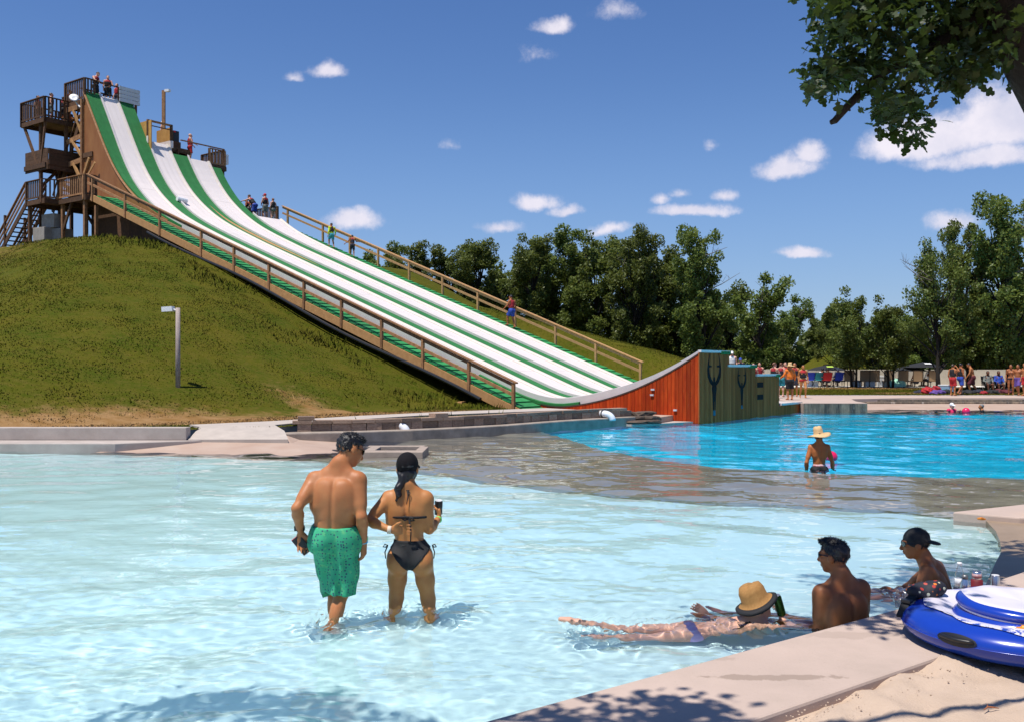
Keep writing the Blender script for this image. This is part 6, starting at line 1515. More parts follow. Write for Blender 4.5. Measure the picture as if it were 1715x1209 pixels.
person('man in blue shorts bending forward over the queue platform rail', at(35.75, 10.0, deck_z(35.2)), UP + .2, pose(hd=(-.02, .42, 1.52), hf=(0, 1, -.3), nk=(0, .34, 1.38), che=(0, .22, 1.22), pel=(0, -.02, .95), shL=(-.17, .32, 1.33), shR=(.17, .32, 1.33), elL=(-.25, .52, 1.25), wrL=(-.30, .72, 1.22), elR=(.23, .45, 1.1), wrR=(.2, .6, .95)), 'fair', 1.8, .018, False, 1.05, hr='brown', wear=[Wvest('black', 'dred'), Wshorts('blue', .9)])
person('rider in a dark vest and pale shorts crouching at the queue platform', at(36.5, 10.1, deck_z(35.2)), UP, pose(hd=(0, .22, 1.50), nk=(0, .15, 1.36), che=(0, .08, 1.18)), 'tan', 1.6, .02, False, 1, hr='black', wear=[Wvest('navy', 'dred'), Wshorts('grey', .7)])
person('bare armed man leaning on the back rail of the queue platform', at(37.4, 9.3, deck_z(35.2)), UP + 2.6, pose(elR=(.33, .05, 1.15), wrR=(.40, .2, 1.1)), 'fair', 1.78, .02, False, 1, hr='black', wear=[Wvest('navy', 'dred'), Wshorts('navy', .8)])
person('bald lifeguard in a red vest and red shorts at the third lane start', at(37.3, 6.25, z3), R(-60), pose(elL=(-.32, .1, 1.2), wrL=(-.42, .3, 1.1), elR=(.27, .1, 1.15), wrR=(.2, .3, 1.1)), 'fair', 1.8, .018, False, 1.05, hr=None, wear=[Wvest('red', 'dred'), Wshorts('red', .9)])
person('rider with dark hair half hidden by the dark panel of the third lane', at(38.2, 5.5, z3), R(40), pose(), 'tan', 1.7, .022, False, 1, hr='black', wear=[Wvest('black', 'dred'), Wshorts('navy', .8)])
person('bare chested man in a white cap behind the loudspeaker', at(38.35, 5.0, z2), R(-80), pose(hf=(.3, 1, -.1)), 'fair', 1.78, .018, False, 1.05, hr='grey', wear=[Wshorts('navy', .8), Wcap('white')])
person('rider with black hair waiting behind the honey plywood launch box', at(38.75, 3.1, z2), R(20), pose(), 'bronze', 1.72, .022, False, 1, hr='black', wear=[Wvest('black', 'dred'), Wshorts('black', .8)])
person('bearded man in a red and black vest leaning over the top of the first lane', at(38.95, .95, 17.47), R(-100), pose(hd=(0, .14, 1.60), hf=(.1, 1, -.5), nk=(0, .07, 1.45), elL=(-.28, .1, 1.2), wrL=(-.2, .33, 1.1), elR=(.28, .12, 1.2), wrR=(.22, .35, 1.12)), 'fair', 1.85, .018, False, 1.1, hr='brown', wear=[Wvest('black', 'dred'), Wshorts('black', .95)])
person('bearded rider in black standing at the lip of the first lane', at(38.75, 1.6, 17.47), R(-150), pose(elL=(-.26, .1, 1.15), wrL=(-.1, .25, 1.1)), 'fair', 1.75, .018, False, 1.1, hr='black', wear=[Wvest('black', 'dred'), Wshorts('black', .95)])
person('blond person behind the white slatted board on the tower', at(39.5, 2.65, 17.47), R(160), pose(), 'fair', 1.65, .022, False, 1, hr='blond', wear=[Wvest('red', 'dred'), Wshorts('navy', .8)])
person('rider stepping up between the upper side deck and the top deck', at(41.0, .5, 16.75), R(-60), pose(elL=(-.33, .1, 1.2), wrL=(-.3, .3, 1.1)), 'tan', 1.75, .02, False, 1, hr='black', wear=[Wvest('navy', 'dred'), Wshorts('black', .8)])
person('rider with a headband at the outer corner of the upper side deck', at(42.3, -.75, 16.37), R(-90), pose(), 'fair', 1.72, .022, False, 1, hr='brown', wear=[Wvest('red', 'dred'), Wshorts('navy', .8)])
person('short haired rider in the middle of the upper side deck', at(41.35, -.45, 16.37), R(-60), pose(), 'fair', 1.78, .022, False, 1, hr='brown', wear=[Wvest('black', 'dred'), Wshorts('grey', .8)])
person('rider at the inner end of the upper side deck by the steps', at(41.0, .1, 16.37), R(-40), pose(), 'tan', 1.62, .022, False, 1, hr='black', wear=[Wvest('navy', 'dred'), Wshorts('black', .8)])

# ------------------------------------------------------------------ people on the far bank
def onbank(u, v, z=.40): d = FOC * (EYE - z) / (v - 615); return ((u - 857.5) / FOC * d, d, z)
WALK = dict(knL=(-.10, .20, .52), anL=(-.10, .10, .10), toL=(-.11, .26, .05), knR=(.10, -.02, .50), anR=(.10, -.28, .16), toR=(.11, -.16, .03))
GB = 'riders talking on the far bank'
person('girl in a red and black vest nearest the ramps, arms out to the others', onbank(1297, 667), R(-55), pose(elR=(.24, .12, 1.15), wrR=(.1, .33, 1.08), elL=(-.26, .1, 1.15), wrL=(-.15, .33, 1.08)), 'fair', 1.74, .018, True, 1, hr='red', style='bun', wear=[Wvest('black', 'dred'), Wbottom('navy')], group=GB)
person('rider in teal shorts second from the ramps in the group', onbank(1308, 664.5), R(-30), pose(), 'fair', 1.74, .018, False, .95, hr='red', wear=[Wvest('navy', 'dred'), Wshorts('teal', .85)], group=GB)
person('rider in a red vest behind the person in the orange shirt', onbank(1315, 663), R(170), pose(), 'fair', 1.78, .018, False, 1, hr='brown', wear=[Wvest('black', 'red'), Wshorts('navy', .8)], group=GB)
person('person in orange long sleeves, black shorts and straw hat seen from behind', onbank(1323, 669.5), R(12), pose(elL=(-.29, .08, 1.16), wrL=(-.30, .30, 1.08), elR=(.26, -.03, 1.12)), 'tan', 1.66, .017, False, 1.08, hr='brown', wear=[Wshirt('orange'), Wshorts('black', .9), Wstraw(rb=.24, tall=.15)], group=GB)
person('man raising an arm behind the person in the straw hat', onbank(1331, 664), R(150), pose(elR=(.36, .0, 1.45), wrR=(.22, .05, 1.68)), 'tan', 1.74, .02, False, 1, hr='black', wear=[Wvest('navy', 'dred'), Wshorts('navy', .8)], group=GB)
person('girl in a red and grey vest and red bikini bottom walking towards the pool', onbank(1345, 666.5), R(175), pose(**WALK), 'gold', 1.62, .017, True, .95, hr='brown', style='bun', wear=[Wvest('black', 'red'), Wbottom('red')], group=GB)
for u, d, hh, wear, lab in [(1226, 50, 1.72, [Wvest('white', 'white'), Wshorts('navy'), Wcap('white')], 'person in a white cap whose head shows just above the second ramp'), (1240, 51, 1.66, [Wshirt('navy'), Wshorts('navy'), Wcap('blue')], 'person in a blue cap whose head shows above the second ramp'), (1262, 52, 1.7, [Wvest('red', 'dred'), Wshorts('navy')], 'rider in a red vest half hidden behind the third ramp'), (1272, 53, 1.72, [Wvest('dred', 'dred'), Wshorts('black')], 'rider in a deep red vest in the tree shade behind the third ramp')]:
    x = (u - 857.5) / FOC * d; person(lab, (x, d, float(H(x, d))), R(160), pose(), 'fair', hh, .022, False, 1, hr='brown', wear=wear, group='people behind the ramps')
GR = 'people walking by the bags on the far bank'
person('man in red shorts tipping back a drink by the bags', onbank(1596, 662.5), R(-60), pose(elR=(.22, .22, 1.35), wrR=(.10, .20, 1.56), hf=(.1, 1, .35)), 'tan', 1.68, .018, False, 1, hr='brown', wear=[Wvest('black', 'black'), Wshorts('red', .9)], group=GR)
person('man in blue striped shorts walking beside the one drinking', onbank(1609, 661.5), R(-70), pose(**WALK), 'bronze', 1.72, .018, False, 1, hr='black', wear=[Wvest('black', 'black'), Wshorts('blue', .9)], group=GR)
person('shirtless man in navy shorts bending as he walks left', onbank(1629, 660), R(65), pose(**{**WALK, 'hd': A(0, .20, 1.58), 'nk': A(0, .12, 1.44), 'che': A(0, .06, 1.26), 'hf': A(0, 1, -.5)}, shL=(-.175, .09, 1.39), shR=(.175, .09, 1.39), elL=(-.24, .16, 1.12), wrL=(-.2, .3, .92), elR=(.24, .1, 1.12), wrR=(.24, .16, .9)), 'tan', 1.78, .018, False, 1.05, hr='black', wear=[Wshorts('maroon', .95)], group=GR)
person('brown haired person in the shade at the right, partly behind the man in purple shorts', onbank(1693, 661.5), R(150), pose(), 'bronze', 1.66, .02, True, 1, hr='brown', style='long', wear=[Wbottom('navy')], group=GR)
person('shirtless man in purple and black shorts at the far right', onbank(1705, 662.5), R(130), pose(**WALK), 'bronze', 1.66, .018, False, 1.05, hr='brown', wear=[Wshorts('purple', .95)], group=GR)
person('person cut by the right edge of the photo on the far bank', onbank(1717, 663), R(100), pose(), 'tan', 1.74, .02, False, 1, hr='brown', wear=[Wshorts('red', .8)], group=GR)
SITC = dict(pel=A(0, 0, .46), che=A(0, -.08, .78), nk=A(0, -.10, .98), hd=A(0, -.05, 1.14), hipL=A(-.09, .02, .44), hipR=A(.09, .02, .44), knL=A(-.13, .45, .48), anL=A(-.13, .5, .09), toL=A(-.14, .66, .03), knR=A(.13, .45, .48), anR=A(.13, .5, .09), toR=A(.14, .66, .03), shL=A(-.17, -.09, .92), shR=A(.17, -.09, .92), elL=A(-.24, .02, .66), wrL=A(-.18, .25, .62), elR=A(.24, .02, .66), wrR=A(.18, .25, .62))


def camp_chair(p, rz, m, label, group='folding camp chairs by the wall'):
    t = thing('camp_chair', label, 'folding chair', p, rz, group)
    q = MB(); q.add([(-.27, -.22, .42), (.27, -.22, .42), (.27, .24, .44), (-.27, .24, .44), (-.27, -.22, .39), (.27, -.22, .39), (.27, .24, .41), (-.27, .24, .41)], [(0, 1, 2, 3), (7, 6, 5, 4), (0, 4, 5, 1), (1, 5, 6, 2), (2, 6, 7, 3), (3, 7, 4, 0)]); q.build('seat', m, t, local=True)
    q = MB(); q.hexa([(-.25, -.24, .44), (.25, -.24, .44), (.25, -.21, .44), (-.25, -.21, .44), (-.27, -.38, .92), (.27, -.38, .92), (.27, -.35, .92), (-.27, -.35, .92)]); q.build('backrest', m, t, local=True)
    for x in (-.28, .28):
        for a, b in (((x, -.25, 0), (x, .25, .42)), ((x, .25, 0), (x, -.25, .44)), ((x, -.25, .4), (x, -.38, .93))): q = MB(); q.tube([a, b], .014, 5); q.build('leg' if a[2] == 0 else 'upright', M_BLACKP, t, local=True)
        q = MB(); q.box((x, 0, .62), .06, .5, .03); q.build('armrest', m, t, local=True)
    for a, b in (((-.27, .25, 0), (.27, .25, .40)), ((.27, .25, 0), (-.27, .25, .40))): q = MB(); q.tube([a, b], .012, 5); q.build('crossbar', M_BLACKP, t, local=True)
    return t


def patio(u, d=61.6, z=.655): return ((u - 857.5) / FOC * d, d, z)
M_TANM = mat('tan_mesh', (.36, .23, .13), .8, .15, 60, .3, 200)
M_BRZ = mat('bronze_frame', (.07, .05, .035), .5, .1, 5, metal=.4)
LG = None
ulist = [(1421, 'tan mesh lounger left of the forked tree trunks'), (1447, 'tan mesh lounger half hidden by the first tree trunk'), (1463, 'tan mesh lounger between the two tree trunks'), (1487, 'tan mesh lounger just right of the second tree trunk'), (1511, 'tan mesh lounger occupied by someone, left of the black parasol pole'), (1535, 'tan mesh lounger occupied by someone, between the two black parasol poles'), (1562, 'tan mesh lounger right of the parasols beside the person in white')]
for i, (u, lab) in enumerate(ulist):
    if LG is None:
        LG = thing('sun_lounger', lab, 'sun lounger', patio(u), 0, 'tan loungers facing the wall')
        q = MB(); q.hexa([(-.30, -.18, .36), (.30, -.18, .36), (.30, -.15, .36), (-.30, -.15, .36), (-.30, -.20, 1.02), (.30, -.20, 1.02), (.30, -.17, 1.02), (-.30, -.17, 1.02)]); q.build('backrest', M_TANM, LG, local=True)
        q = MB(); q.box((0, .5, .36), .60, 1.32, .03); q.build('seat', M_TANM, LG, local=True)
        for x in (-.31, .31):
            q = MB(); q.box((x, .45, .34), .035, 1.45, .05); q.build('side_rail', M_BRZ, LG, local=True)
            q = MB(); q.beam((x, -.16, .34), (x, -.19, 1.05), .035, .04); q.build('back_rail', M_BRZ, LG, local=True)
            for y in (-.1, 1.05): q = MB(); q.box((x, y, .17), .035, .035, .34); q.build('leg', M_BRZ, LG, local=True)
        q = MB(); q.box((0, -.19, 1.04), .65, .03, .04); q.build('top_rail', M_BRZ, LG, local=True)
    else:
        c = copy_tree(LG); c.location = patio(u); c.rotation_euler.z = random.uniform(-.1, .1); c['label'] = lab
cc = dict(blue=cloth('chair_blue', (.02, .05, .42)), teal=cloth('chair_teal', (.02, .24, .26)), red=cloth('chair_red', (.50, .015, .015)))
camp_chair(patio(1355), .2, cc['blue'], 'blue camp chair just right of the girl walking towards the pool'); camp_chair(patio(1369), .1, cc['teal'], 'teal camp chair with dark back between the blue and red chairs'); camp_chair(patio(1384.5, 61.2), -.1, cc['red'], 'red camp chair with someone sitting in it'); camp_chair(patio(1403), 0, cc['blue'], 'blue camp chair with a person in a white hat')
def sitter(label, u, d, sk, wear, hr='black', dz=-.02, rz=0): p = patio(u, d); person(label, (p[0], p[1], p[2] + dz), rz, pose(**SITC), sk, 1.7, .022, False, 1, hr=hr, wear=wear, group='people sitting by the wall')
sitter('person in a white shirt sitting left of the red chair', 1377, 62.0, 'bronze', [Wshirt('white'), Wshorts('navy')]); sitter('dark haired person sitting in the red camp chair', 1386, 61.25, 'deep', [Wshirt('black'), Wshorts('navy')]); sitter('person in a white hat sitting in the blue camp chair', 1403, 61.65, 'fair', [Wshirt('white'), Wshorts('navy'), Wcap('white')], None)
sitter('person lying back in the lounger left of the parasol pole', 1511, 61.75, 'deep', [Wshirt('black', sleeves=False), Wshorts('navy')], 'black', -.1); sitter('person lying back in the lounger between the parasol poles', 1534, 61.75, 'deep', [Wshirt('black', sleeves=False), Wshorts('navy')], 'black', -.1); sitter('person in a white top sitting at the right end of the loungers', 1556, 61.7, 'deep', [Wshirt('white'), Wshorts('navy')])
for u, sh, lab, cl_ in ((1655, 'grey', 'person in a pale grey top sitting in shade on the lawn', 'black camp chair in shade under the person in grey'), (1673, 'blue', 'person in a blue shirt sitting in shade on the lawn', 'black camp chair in shade under the person in blue')):
    x, d = (u - 857.5) / FOC * 54, 54; zz_ = float(H(x, d)); camp_chair((x, d, zz_), R(170), cloth('chair_black', (.012, .012, .014)), cl_, 'black camp chairs in the shade'); person(lab, (x, d, zz_ - .02), R(170), pose(**SITC), 'deep', 1.72, .02, False, 1, hr='black', wear=[Wshirt(sh), Wshorts('navy' if sh == 'blue' else 'black')], group='pair sitting in the shade')
# bathers at the far beach
def bather(label, u, d, ztop, sk, wear, hr, rz, fem=True, hh=1.65, **k): x = (u - 857.5) / FOC * d; person(label, (x, d, ztop - hh), rz, pose(**k), sk, hh, .018, fem, 1, hr=hr, wear=wear, receiver=True)
bather('woman in a pink swimsuit and white cap standing in the water', 1594, 40.6, .40, 'fair', [Wsuit('pink'), Wcap('white')], 'blond', R(200), elL=(-.32, .08, 1.2), wrL=(-.2, .25, 1.38))
bather('woman in a black swimsuit turned left in the far water', 1644, 41.0, .34, 'tan', [Wsuit('black')], 'grey', R(70), elL=(-.25, .15, 1.1), wrL=(-.25, .38, .95))
bather('child in a red shirt neck deep at the edge of the blue water', 1567, 39.6, .13, 'tan', [Wshirt('red')], 'black', R(-40), False, 1.2, hd=(0, .12, 1.60), nk=(0, .06, 1.46))

# ================================================================== PARASOLS, BAGS AND THE WALL AT THE BACK
bw = thing('boundary_wall', 'long pale concrete panel wall behind the loungers and trees', 'wall', (30, 64.9, .655)); x0 = 13.0; k = 0
M_WALLP = mat('pale_wall_panel', (.50, .44, .35), .85, .08, 1.2, .2, 30, rand=.05, extra=concrete_stains, bdist=.005)
while x0 < 62:
    q = MB(); q.box((x0 + 2.2, 64.9, 1.19), 4.37, .16, 1.1); q.build('wall_panel', M_WALLP, bw, bevel=.01)
    q = MB(); q.box((x0, 64.88, 1.2), .22, .24, 1.14); q.build('pilaster', M_WALLP, bw); x0 += 4.4


def parasol(u, d, top, label, mark):
    x = (u - 857.5) / FOC * d; t = thing('parasol', label, 'parasol', (x, d, .655), 0, 'black parasols by the wall'); zt = top - .655
    q = MB(); q.tube([(0, 0, 0), (0, 0, zt)], .03, 8); q.build('pole', M_BLACKP, t, local=True); q = MB(); q.lathe([(.3, 0), (.28, .08), (.05, .12)], (0, 0, 0), 16); q.build('base', M_BLACKP, t, local=True)
    q = MB(); V = [(0, 0, zt)]; F = []
    for r, z in ((.75, -.16), (1.35, -.36)):
        for k in range(8): a = 6.2832 * k / 8 + .2; V.append((r * math.cos(a), r * math.sin(a), zt + z))
    for k in range(8): F += [(0, 1 + k, 1 + (k + 1) % 8), (1 + k, 9 + k, 9 + (k + 1) % 8, 1 + (k + 1) % 8)]
    q.add(V, F); q.build('canopy', MV['black'], t, local=True)
    q = MB(); V = [(-.22, -.80, zt - .165), (.22, -.80, zt - .165), (.2, -.55, zt - .09), (-.2, -.55, zt - .09)]; q.add([(a, b - .03, c + .02) for a, b, c in V], [(0, 1, 2, 3)]); q.build('printed_mark', mark, t, local=True)
    for k in range(8):
        a = 6.2832 * k / 8 + .2; q = MB(); q.tube([(0, 0, zt - .06), (1.3 * math.cos(a), 1.3 * math.sin(a), zt - .375)], .012, 4); q.build('rib', M_BLACKP, t, local=True)
parasol(1384, 63, 2.05, 'black parasol with a green mark behind the red camp chair', mat('lime_mark', (.45, .65, .08), .6)); parasol(1520, 63, 2.0, 'lower black parasol with a pale mark by the occupied loungers', MV['white']); parasol(1546, 62.5, 2.25, 'higher black parasol standing just left of the person in white', MV['white'])


def lump(name, label, cat, p, size, m, seed, group=None, h=.03, flat=.0):
    g = random.Random(seed); F = Field(); sx, sy, sz = size
    for i in range(5): F.ell((g.uniform(-.3, .3) * sx, g.uniform(-.3, .3) * sy, sz * g.uniform(.3, .5)), (sx * g.uniform(.25, .42), sy * g.uniform(.28, .42), sz * g.uniform(.35, .55)), None, .05)
    G, lo, ax = F.grid(h); X, Y, Z = mgrid(ax); G = G + wob(X, Y, Z, min(sx, sz) * .09, 26 / max(sx, .2), seed); G = np.maximum(G, -Z); V, Q = surf(G, lo, h); o = link(name, mesh_np(name, V, Q, True), m); o.location = p; return tag(o, label, cat, group)


def banklump(u, v, size, m, seed, name, label, cat): p = onbank(u, v, .40 if v > 659 else .46); lump(name, label, cat, p, size, m, seed, 'bags and towels on the far lawn')
for i, (u, v, s, c, n, lab, cat) in enumerate([(1541, 660, (.7, .5, .26), 'navy', 'bag', 'dark bag at the left end of the heap by the tall tree', 'bag'), (1550, 659, (.7, .5, .34), 'red', 'bag', 'red bag in the heap left of the airy tree trunk', 'bag'), (1560, 658.5, (.9, .5, .42), 'dred', 'bag', 'deep red sports bag touching the airy tree trunk', 'bag'), (1570, 661, (.8, .4, .28), 'purple', 'towel', 'lilac towel crumpled in front of the airy tree trunk', 'towel'), (1579, 660, (.6, .4, .3), 'teal', 'towel', 'teal towel bundle right of the airy tree trunk', 'towel'), (1586, 660.5, (.8, .5, .3), 'black', 'bag', 'black bag beside the man who is drinking', 'bag'),
                                                 (1619, 660.5, (1.0, .5, .26), 'black', 'bag', 'black bag between the walkers in blue and navy shorts', 'bag'), (1640, 660, (.8, .5, .28), 'navy', 'bag', 'navy bag in front of the person in grey', 'bag'), (1648, 661, (.5, .4, .22), 'dred', 'bag', 'small red bag in front of the person in grey', 'bag'), (1662, 660.5, (.9, .5, .3), 'black', 'bag', 'black bag between the two seated people', 'bag'), (1680, 660.5, (.9, .5, .3), 'maroon', 'bag', 'maroon bag right of the person in blue', 'bag'), (1689, 659.5, (.7, .5, .36), 'black', 'bag', 'black rucksack behind the man in purple shorts', 'bag')]):
    banklump(u, v, s, MV[c], 60 + i, n, lab, cat)
def cooler(u, d, z, label, sz, m): x = (u - 857.5) / FOC * d; t = thing('cooler_box', label, 'cooler', (x, d, z)); q = MB(); q.box((0, 0, sz[2] * .4), sz[0], sz[1], sz[2] * .8); q.build('box', m, t, local=True, bevel=.02); q = MB(); q.box((0, 0, sz[2] * .91), sz[0] * 1.04, sz[1] * 1.04, sz[2] * .2); q.build('lid', MV['white'], t, local=True, bevel=.02)
cooler(1583, 54.5, float(H(24.7, 54.5)), 'pale blue cooler with a white lid right of the airy tree trunk', (.8, .45, .42), mat('pale_blue', (.35, .5, .65), .5))
cooler(1456, 61.8, .655, 'white cooler beside the lounger between the tree trunks', (.6, .45, .55), MV['white']); cooler(1478, 62, .655, 'white cooler right of the second tree trunk', (.6, .45, .7), MV['white']); cooler(1433, 62, .655, 'low white cooler left of the first tree trunk', (.6, .45, .4), MV['white']); cooler(1360, 62, .655, 'low white cooler beside the left blue camp chair', (.7, .45, .35), MV['white'])
q = MB(); q.lathe([(.05, -.1), (.5, -.1), (.62, 0), (.5, .1), (.05, .1)], (0, 0, 0), 18, Matrix.Rotation(R(70), 3, 'X')); o = q.build('pool_float', mat('mint_float', (.33, .62, .46), .5), None, True); o.location = (patio(1500)[0], 61.4, 1.1 - .25); o.scale = (1, 1, .6); tag(o, 'pale mint pool float standing between two loungers', 'pool float')

# ================================================================== THE FLOAT, BOTTLES AND BAGS ON THE NEAR DECK
M_FLB = mat('blue_vinyl', (.008, .040, .33), .22, .06, 3, spec=.6)
M_FLW = mat('white_vinyl', (.66, .62, .70), .3, .05, 3)
FX, FY = 3.24, 6.08
fl = thing('pool_float', 'big round blue inflatable float with white seat and cooler resting on the deck', 'pool float', (FX, FY, .15))
def torus(R0, r0, zc, sq=1.0, n=72, mseg=20, wav=0): 
    V = []; F = []
    for i in range(n):
        a = 6.2832 * i / n
        for j in range(mseg):
            b = 6.2832 * j / mseg; rr = r0 * (1 + wav * math.sin(a * 24) * max(0, math.sin(b))); V.append(((R0 + rr * math.cos(b)) * math.cos(a), (R0 + rr * math.cos(b)) * math.sin(a), zc + rr * sq * math.sin(b)))
    for i in range(n):
        for j in range(mseg): F.append((i * mseg + j, ((i + 1) % n) * mseg + j, ((i + 1) % n) * mseg + (j + 1) % mseg, i * mseg + (j + 1) % mseg))
    return V, F
def loc(q, name, m, par, **k): return q.build(name, m, par, True, local=True, **k)
q = MB(); q.add(*torus(.545, .165, .105, .62)); ring = loc(q, 'outer_ring', M_FLB, fl)
V, F = torus(.545, .1655, .165, .95, 72, 4); q = MB(); q.add(*torus(.711, .004, .105, 1, 72, 6)); loc(q, 'weld_seam', M_FLB, ring)
q = MB()      # white printed seat sheet lying over the inner shoulder of the ring
V = []; F = []; n = 90
for i in range(n):
    a = 6.2832 * i / n; edge = .60 + .045 * math.sin(3 * a + 1.2) + .02 * math.sin(9 * a)
    for r, z in ((.30, .13), (.42, .14), (.48, .17), (.53, .20), (edge - .02, .21)):
        zz = .105 + math.sqrt(max(.165 ** 2 - (r - .545) ** 2, 0)) * .62 + .006 if abs(r - .545) < .15 else z; V.append((r * math.cos(a), r * math.sin(a), max(zz, .13)))
for i in range(n):
    for j in range(4): F.append((i * 5 + j, i * 5 + j + 1, ((i + 1) % n) * 5 + j + 1, ((i + 1) % n) * 5 + j))
def blueprint(t, vec, col):
    s = t.n('ShaderNodeSeparateXYZ'); t.put(s.inputs[0], vec); r = t.m('SQRT', t.m('ADD', t.m('MULTIPLY', s.outputs[0], s.outputs[0]), t.m('MULTIPLY', s.outputs[1], s.outputs[1])))
    k = t.m('MULTIPLY', t.rng(r, .52, .56), t.rng(t.noise(vec, 26, 3, .6), .52, .56)); return t.mix(k, col, (.02, .06, .36, 1))
q.add(V, F); loc(q, 'seat_sheet', mat('white_printed_vinyl', (.66, .62, .70), .3, .04, 3, extra=blueprint), fl)
q = MB(); q.add(*torus(.315, .09, .15, .7, 64)); cr = loc(q, 'cooler_ring', M_FLB, fl)
q = MB(); q.lathe([(.0, .10), (.30, .10), (.32, .15), (.0, .15)], (0, 0, 0), 40); loc(q, 'cooler_floor', M_FLW, cr)
q = MB(); V, F = torus(.33, .05, .235, .72, 64); V = [(x, y, z + .028 * (y + .1) - .03 * x) for x, y, z in V]; q.add(V, F); lid = loc(q, 'cooler_lid', M_FLB, fl)
q = MB(); prof = [(.372, .241), (.36, .261), (.33, .275), (.26, .273), (.15, .266), (.0, .263)]; q.lathe(prof, (0, 0, 0), 56); q.V = [(x, y, z + .028 * (y + .1) - .03 * x + .004 * math.sin(x * 26 + y * 9)) for x, y, z in q.V]; loc(q, 'lid_top', M_FLW, lid)
q = MB(); V, F = torus(.35, .016, .203, .6, 64, 8); q.add([(x, y, z + .028 * (y + .1) - .03 * x) for x, y, z in V], F); loc(q, 'lid_hem', M_FLW, lid)
q = MB(); q.lathe([(.0, .16), (.30, .16), (.31, .215), (.0, .22)], (0, 0, 0), 40); loc(q, 'dark_lining', M_BLACKP, cr)
ha = R(212)
for a0, lab in ((R(213), 0),):
    q = MB(); V = []; F = []; n = 22
    for i in range(n):
        t_ = i / (n - 1); a = a0 + (t_ - .5) * .36; wdt = .055 * math.sqrt(max(0, 1 - (2 * t_ - 1) ** 2)) + .002
        for j in range(7): b = R(12) + (j / 6 - .5) * wdt / .165 * 2; rr = .170; V.append(((.545 + rr * math.cos(b)) * math.cos(a), (.545 + rr * math.cos(b)) * math.sin(a), .105 + rr * .62 * math.sin(b)))
    for i in range(n - 1):
        for j in range(6): F.append((i * 7 + j, i * 7 + 7 + j, i * 7 + 8 + j, i * 7 + j + 1))
    q.add(V, F); hp_ = loc(q, 'grip_patch', M_BLACKP, fl)
    q = MB(); pts = [((.545 + (.172 + .022 * math.sin(math.pi * k / 8)) * math.cos(.22)) * math.cos(a0 + (k / 8 - .5) * .3), (.545 + (.172 + .022 * math.sin(math.pi * k / 8)) * math.cos(.22)) * math.sin(a0 + (k / 8 - .5) * .3), .105 + .03) for k in range(9)]; q.tube(pts, .012, 6); loc(q, 'grip_handle', M_BLACKP, hp_)


def bagpat(t, vec, col):
    v = t.n('ShaderNodeTexVoronoi'); t.put(v.inputs['Vector'], vec); v.inputs['Scale'].default_value = 26; a = t.rng(v.outputs['Distance'], .30, .36, 1, 0)
    s = t.n('ShaderNodeSeparateColor'); t.put(s.inputs[0], v.outputs['Color']); c = t.mix(t.rng(s.outputs[0], .45, .5), (.75, .20, .015, 1), t.mix(t.rng(s.outputs[1], .45, .5), (.42, .03, .02, 1), (.55, .55, .40, 1))); return t.mix(t.m('MULTIPLY', a, t.rng(s.outputs[2], .3, .35)), col, c)
wb_ = thing('waist_bag', 'black waist bag with orange and red pattern draped over the float', 'bag', (2.80, 6.46, .385))
F = Field(); F.ell((0, 0, .01), (.12, .075, .055)); F.ell((.06, .01, .02), (.075, .06, .045)); F.ell((-.07, -.02, .0), (.07, .06, .04)); G, lo, ax = F.grid(.008); X, Y, Z = mgrid(ax); G = G + wob(X, Y, Z, .007, 46); put('pouch', G, lo, .008, mat('patterned_cloth', (.012, .012, .02), .7, .2, 8, .3, 60, extra=bagpat), wb_)
q = MB(); q.beam((-.10, -.05, -.01), (-.19, -.13, -.045), .055, .016); q.beam((-.19, -.13, -.045), (-.25, -.19, -.12), .055, .016); q.build('strap', MV['black'], wb_, local=True)
q = MB(); q.box((-.185, -.135, -.03), .05, .065, .022, .75); q.build('buckle', M_BLACKP, wb_, local=True, bevel=.004)
lump('orange_cloth', 'crumpled orange cloth lying behind the waist bag', 'cloth', (2.98, 6.72, .15), (.34, .16, .15), mat('orange_cloth', (.62, .20, .03), .7, .2, 12), 91, None, .01)
def deckpt(u, v, z=.15): return PX(u, v, z)
def bottle(name, label, p, prof, m, parts=(), n=22):
    t = thing(name, label, 'bottle', p); q = MB(); q.lathe(prof, (0, 0, 0), n); q.build('bottle_body', m, t, True, local=True)
    for nm, pr, mm in parts: q = MB(); q.lathe(pr, (0, 0, 0), n); q.build(nm, mm, t, True, local=True)
    return t


def clear_mat(name, c):
    m = bpy.data.materials.new(name); m.use_nodes = True; t = NT(m.node_tree); m.node_tree.nodes.clear(); out = t.n('ShaderNodeOutputMaterial'); tr = t.n('ShaderNodeBsdfTransparent'); tr.inputs[0].default_value = (*c, 1); gl = t.n('ShaderNodeBsdfGlossy'); gl.inputs['Roughness'].default_value = .08
    fr = t.n('ShaderNodeLayerWeight'); fr.inputs[0].default_value = .35; mx = t.n('ShaderNodeMixShader'); t.put(mx.inputs[0], t.m('ADD', fr.outputs['Facing'], .06)); t.put(mx.inputs[1], tr.outputs[0]); t.put(mx.inputs[2], gl.outputs[0]); t.put(out.inputs[0], mx.outputs[0]); return m
M_CLEAR = clear_mat('clear_plastic', (.92, .94, .95)); M_ALU = mat('brushed_aluminium', (.62, .62, .63), .28, .06, 20, metal=1)
bottle('water_bottle', 'clear plastic water bottle, tallest beside the shaded deck edge', deckpt(1607, 1001), [(.028, 0), (.034, .012), (.034, .06), (.0315, .075), (.034, .09), (.034, .16), (.030, .19), (.016, .235), (.0145, .25), (.0145, .262)], M_CLEAR, [('bottle_cap', [(.017, .252), (.017, .272), (.0, .272)], MV['white']), ('paper_label', [(.0346, .095), (.0346, .152)], mat('pale_label', (.6, .6, .62), .6, .3, 40))])
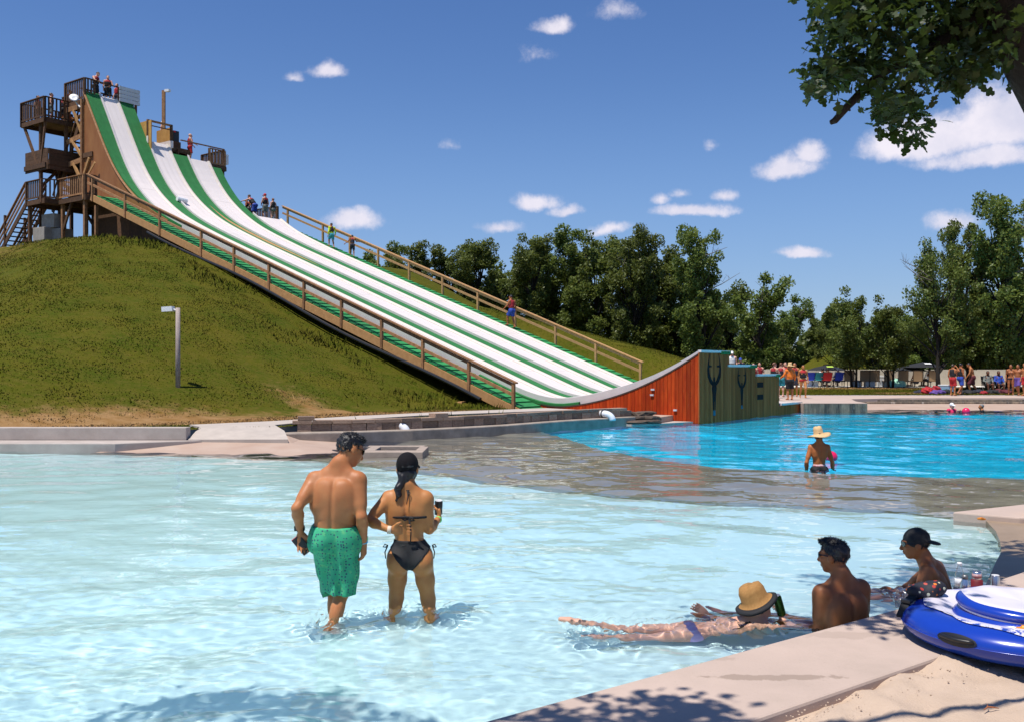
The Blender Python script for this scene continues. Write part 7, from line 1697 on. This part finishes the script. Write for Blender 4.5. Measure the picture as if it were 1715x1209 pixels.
al = bottle('aluminium_bottle', 'silver aluminium bottle with vertical dark lettering in front of the clear one', deckpt(1616, 1010), [(.030, 0), (.033, .01), (.033, .135), (.030, .155), (.020, .178), (.019, .185)], M_ALU, [('bottle_cap', [(.021, .183), (.021, .212), (.0, .212)], mat('grey_cap', (.2, .2, .2), .4, metal=.6))])
q = MB()
for k in range(6): q.box((-.025 + .0, -.0245, .03 + .017 * k), .012, .0012, .012, R(45) * -1)
q.V = [(x, y - .0, z) for x, y, z in q.V]; o = q.build('dark_lettering', MV['black'], al, local=True); o['kind'] = 'stuff' if False else ''; del o['kind']
bottle('red_thermos', 'deep red insulated bottle with a steel top among the bottles', deckpt(1636, 1003), [(.042, 0), (.043, .01), (.043, .145), (.038, .150)], mat('deep_red_sleeve', (.16, .006, .012), .6, .15, 10), [('steel_neck', [(.033, .148), (.034, .16), (.034, .205), (.030, .212), (.0, .212)], M_ALU), ('red_mark', [(.0345, .165), (.0345, .195)], mat('red_mark', (.35, .02, .02), .5, .9, 9, c2=(.6, .6, .6)))])
can('drink_can', 'slim silver can standing alone right of the red thermos', 'can', deckpt(1667, 1003), .034, .185, M_ALU)
bg_ = lump('plastic_bag', 'thin translucent plastic bag crumpled on the deck by the man in the cap', 'bag', deckpt(1548, 1020), (.30, .2, .17), clear_mat('thin_plastic', (.86, .82, .82)), 77, None, .009)
bottle('small_bottle', 'small bottle with a grey cap standing in the plastic bag', deckpt(1558, 1012), [(.026, 0), (.027, .08), (.02, .105), (.016, .11)], M_CLEAR, [('bottle_cap', [(.024, .105), (.024, .15), (.0, .152)], mat('grey_lid', (.22, .25, .28), .5))])
lump('navy_pouch', 'round navy pouch beside the silver aluminium bottle', 'pouch', deckpt(1600, 1011), (.15, .12, .11), MV['navy'], 78, None, .008)
lump('orange_toy', 'orange plastic toy lying on the white seat of the float', 'toy', (FX - .19, FY - .405, .30), (.10, .05, .05), mat('orange_plastic', (.80, .24, .01), .35), 79, None, .006)
lump('snack_packet', 'green and white snack packet on the float at the right edge', 'packet', (FX + .085, FY - .415, .30), (.12, .07, .07), mat('green_white_packet', (.05, .40, .06), .35, 0, 16, c2=(.7, .7, .66)), 80, None, .006)
q = MB(); q.tube([(2.44, 4.94, .13), (2.47, 4.96, .14), (2.50, 4.955, .138), (2.53, 4.965, .13)], [.002, .0045, .004, .002], 6); q.tube([(2.47, 4.96, .14), (2.48, 4.985, .145)], [.003, .001], 5); one('dry_twig', 'small rusty dry twig on the sand at the lower right', 'twig', q, mat('rusty_twig', (.28, .09, .03), .8))
q = MB(); q.tube([PX(1638, 868, .06), PX(1644, 868, .075), PX(1650, 869, .06)], [.012, .02, .01], 8); one('orange_float', 'tiny orange float at the foot of the tan pier', 'float', q, mat('orange_plastic', (.80, .24, .01), .35))
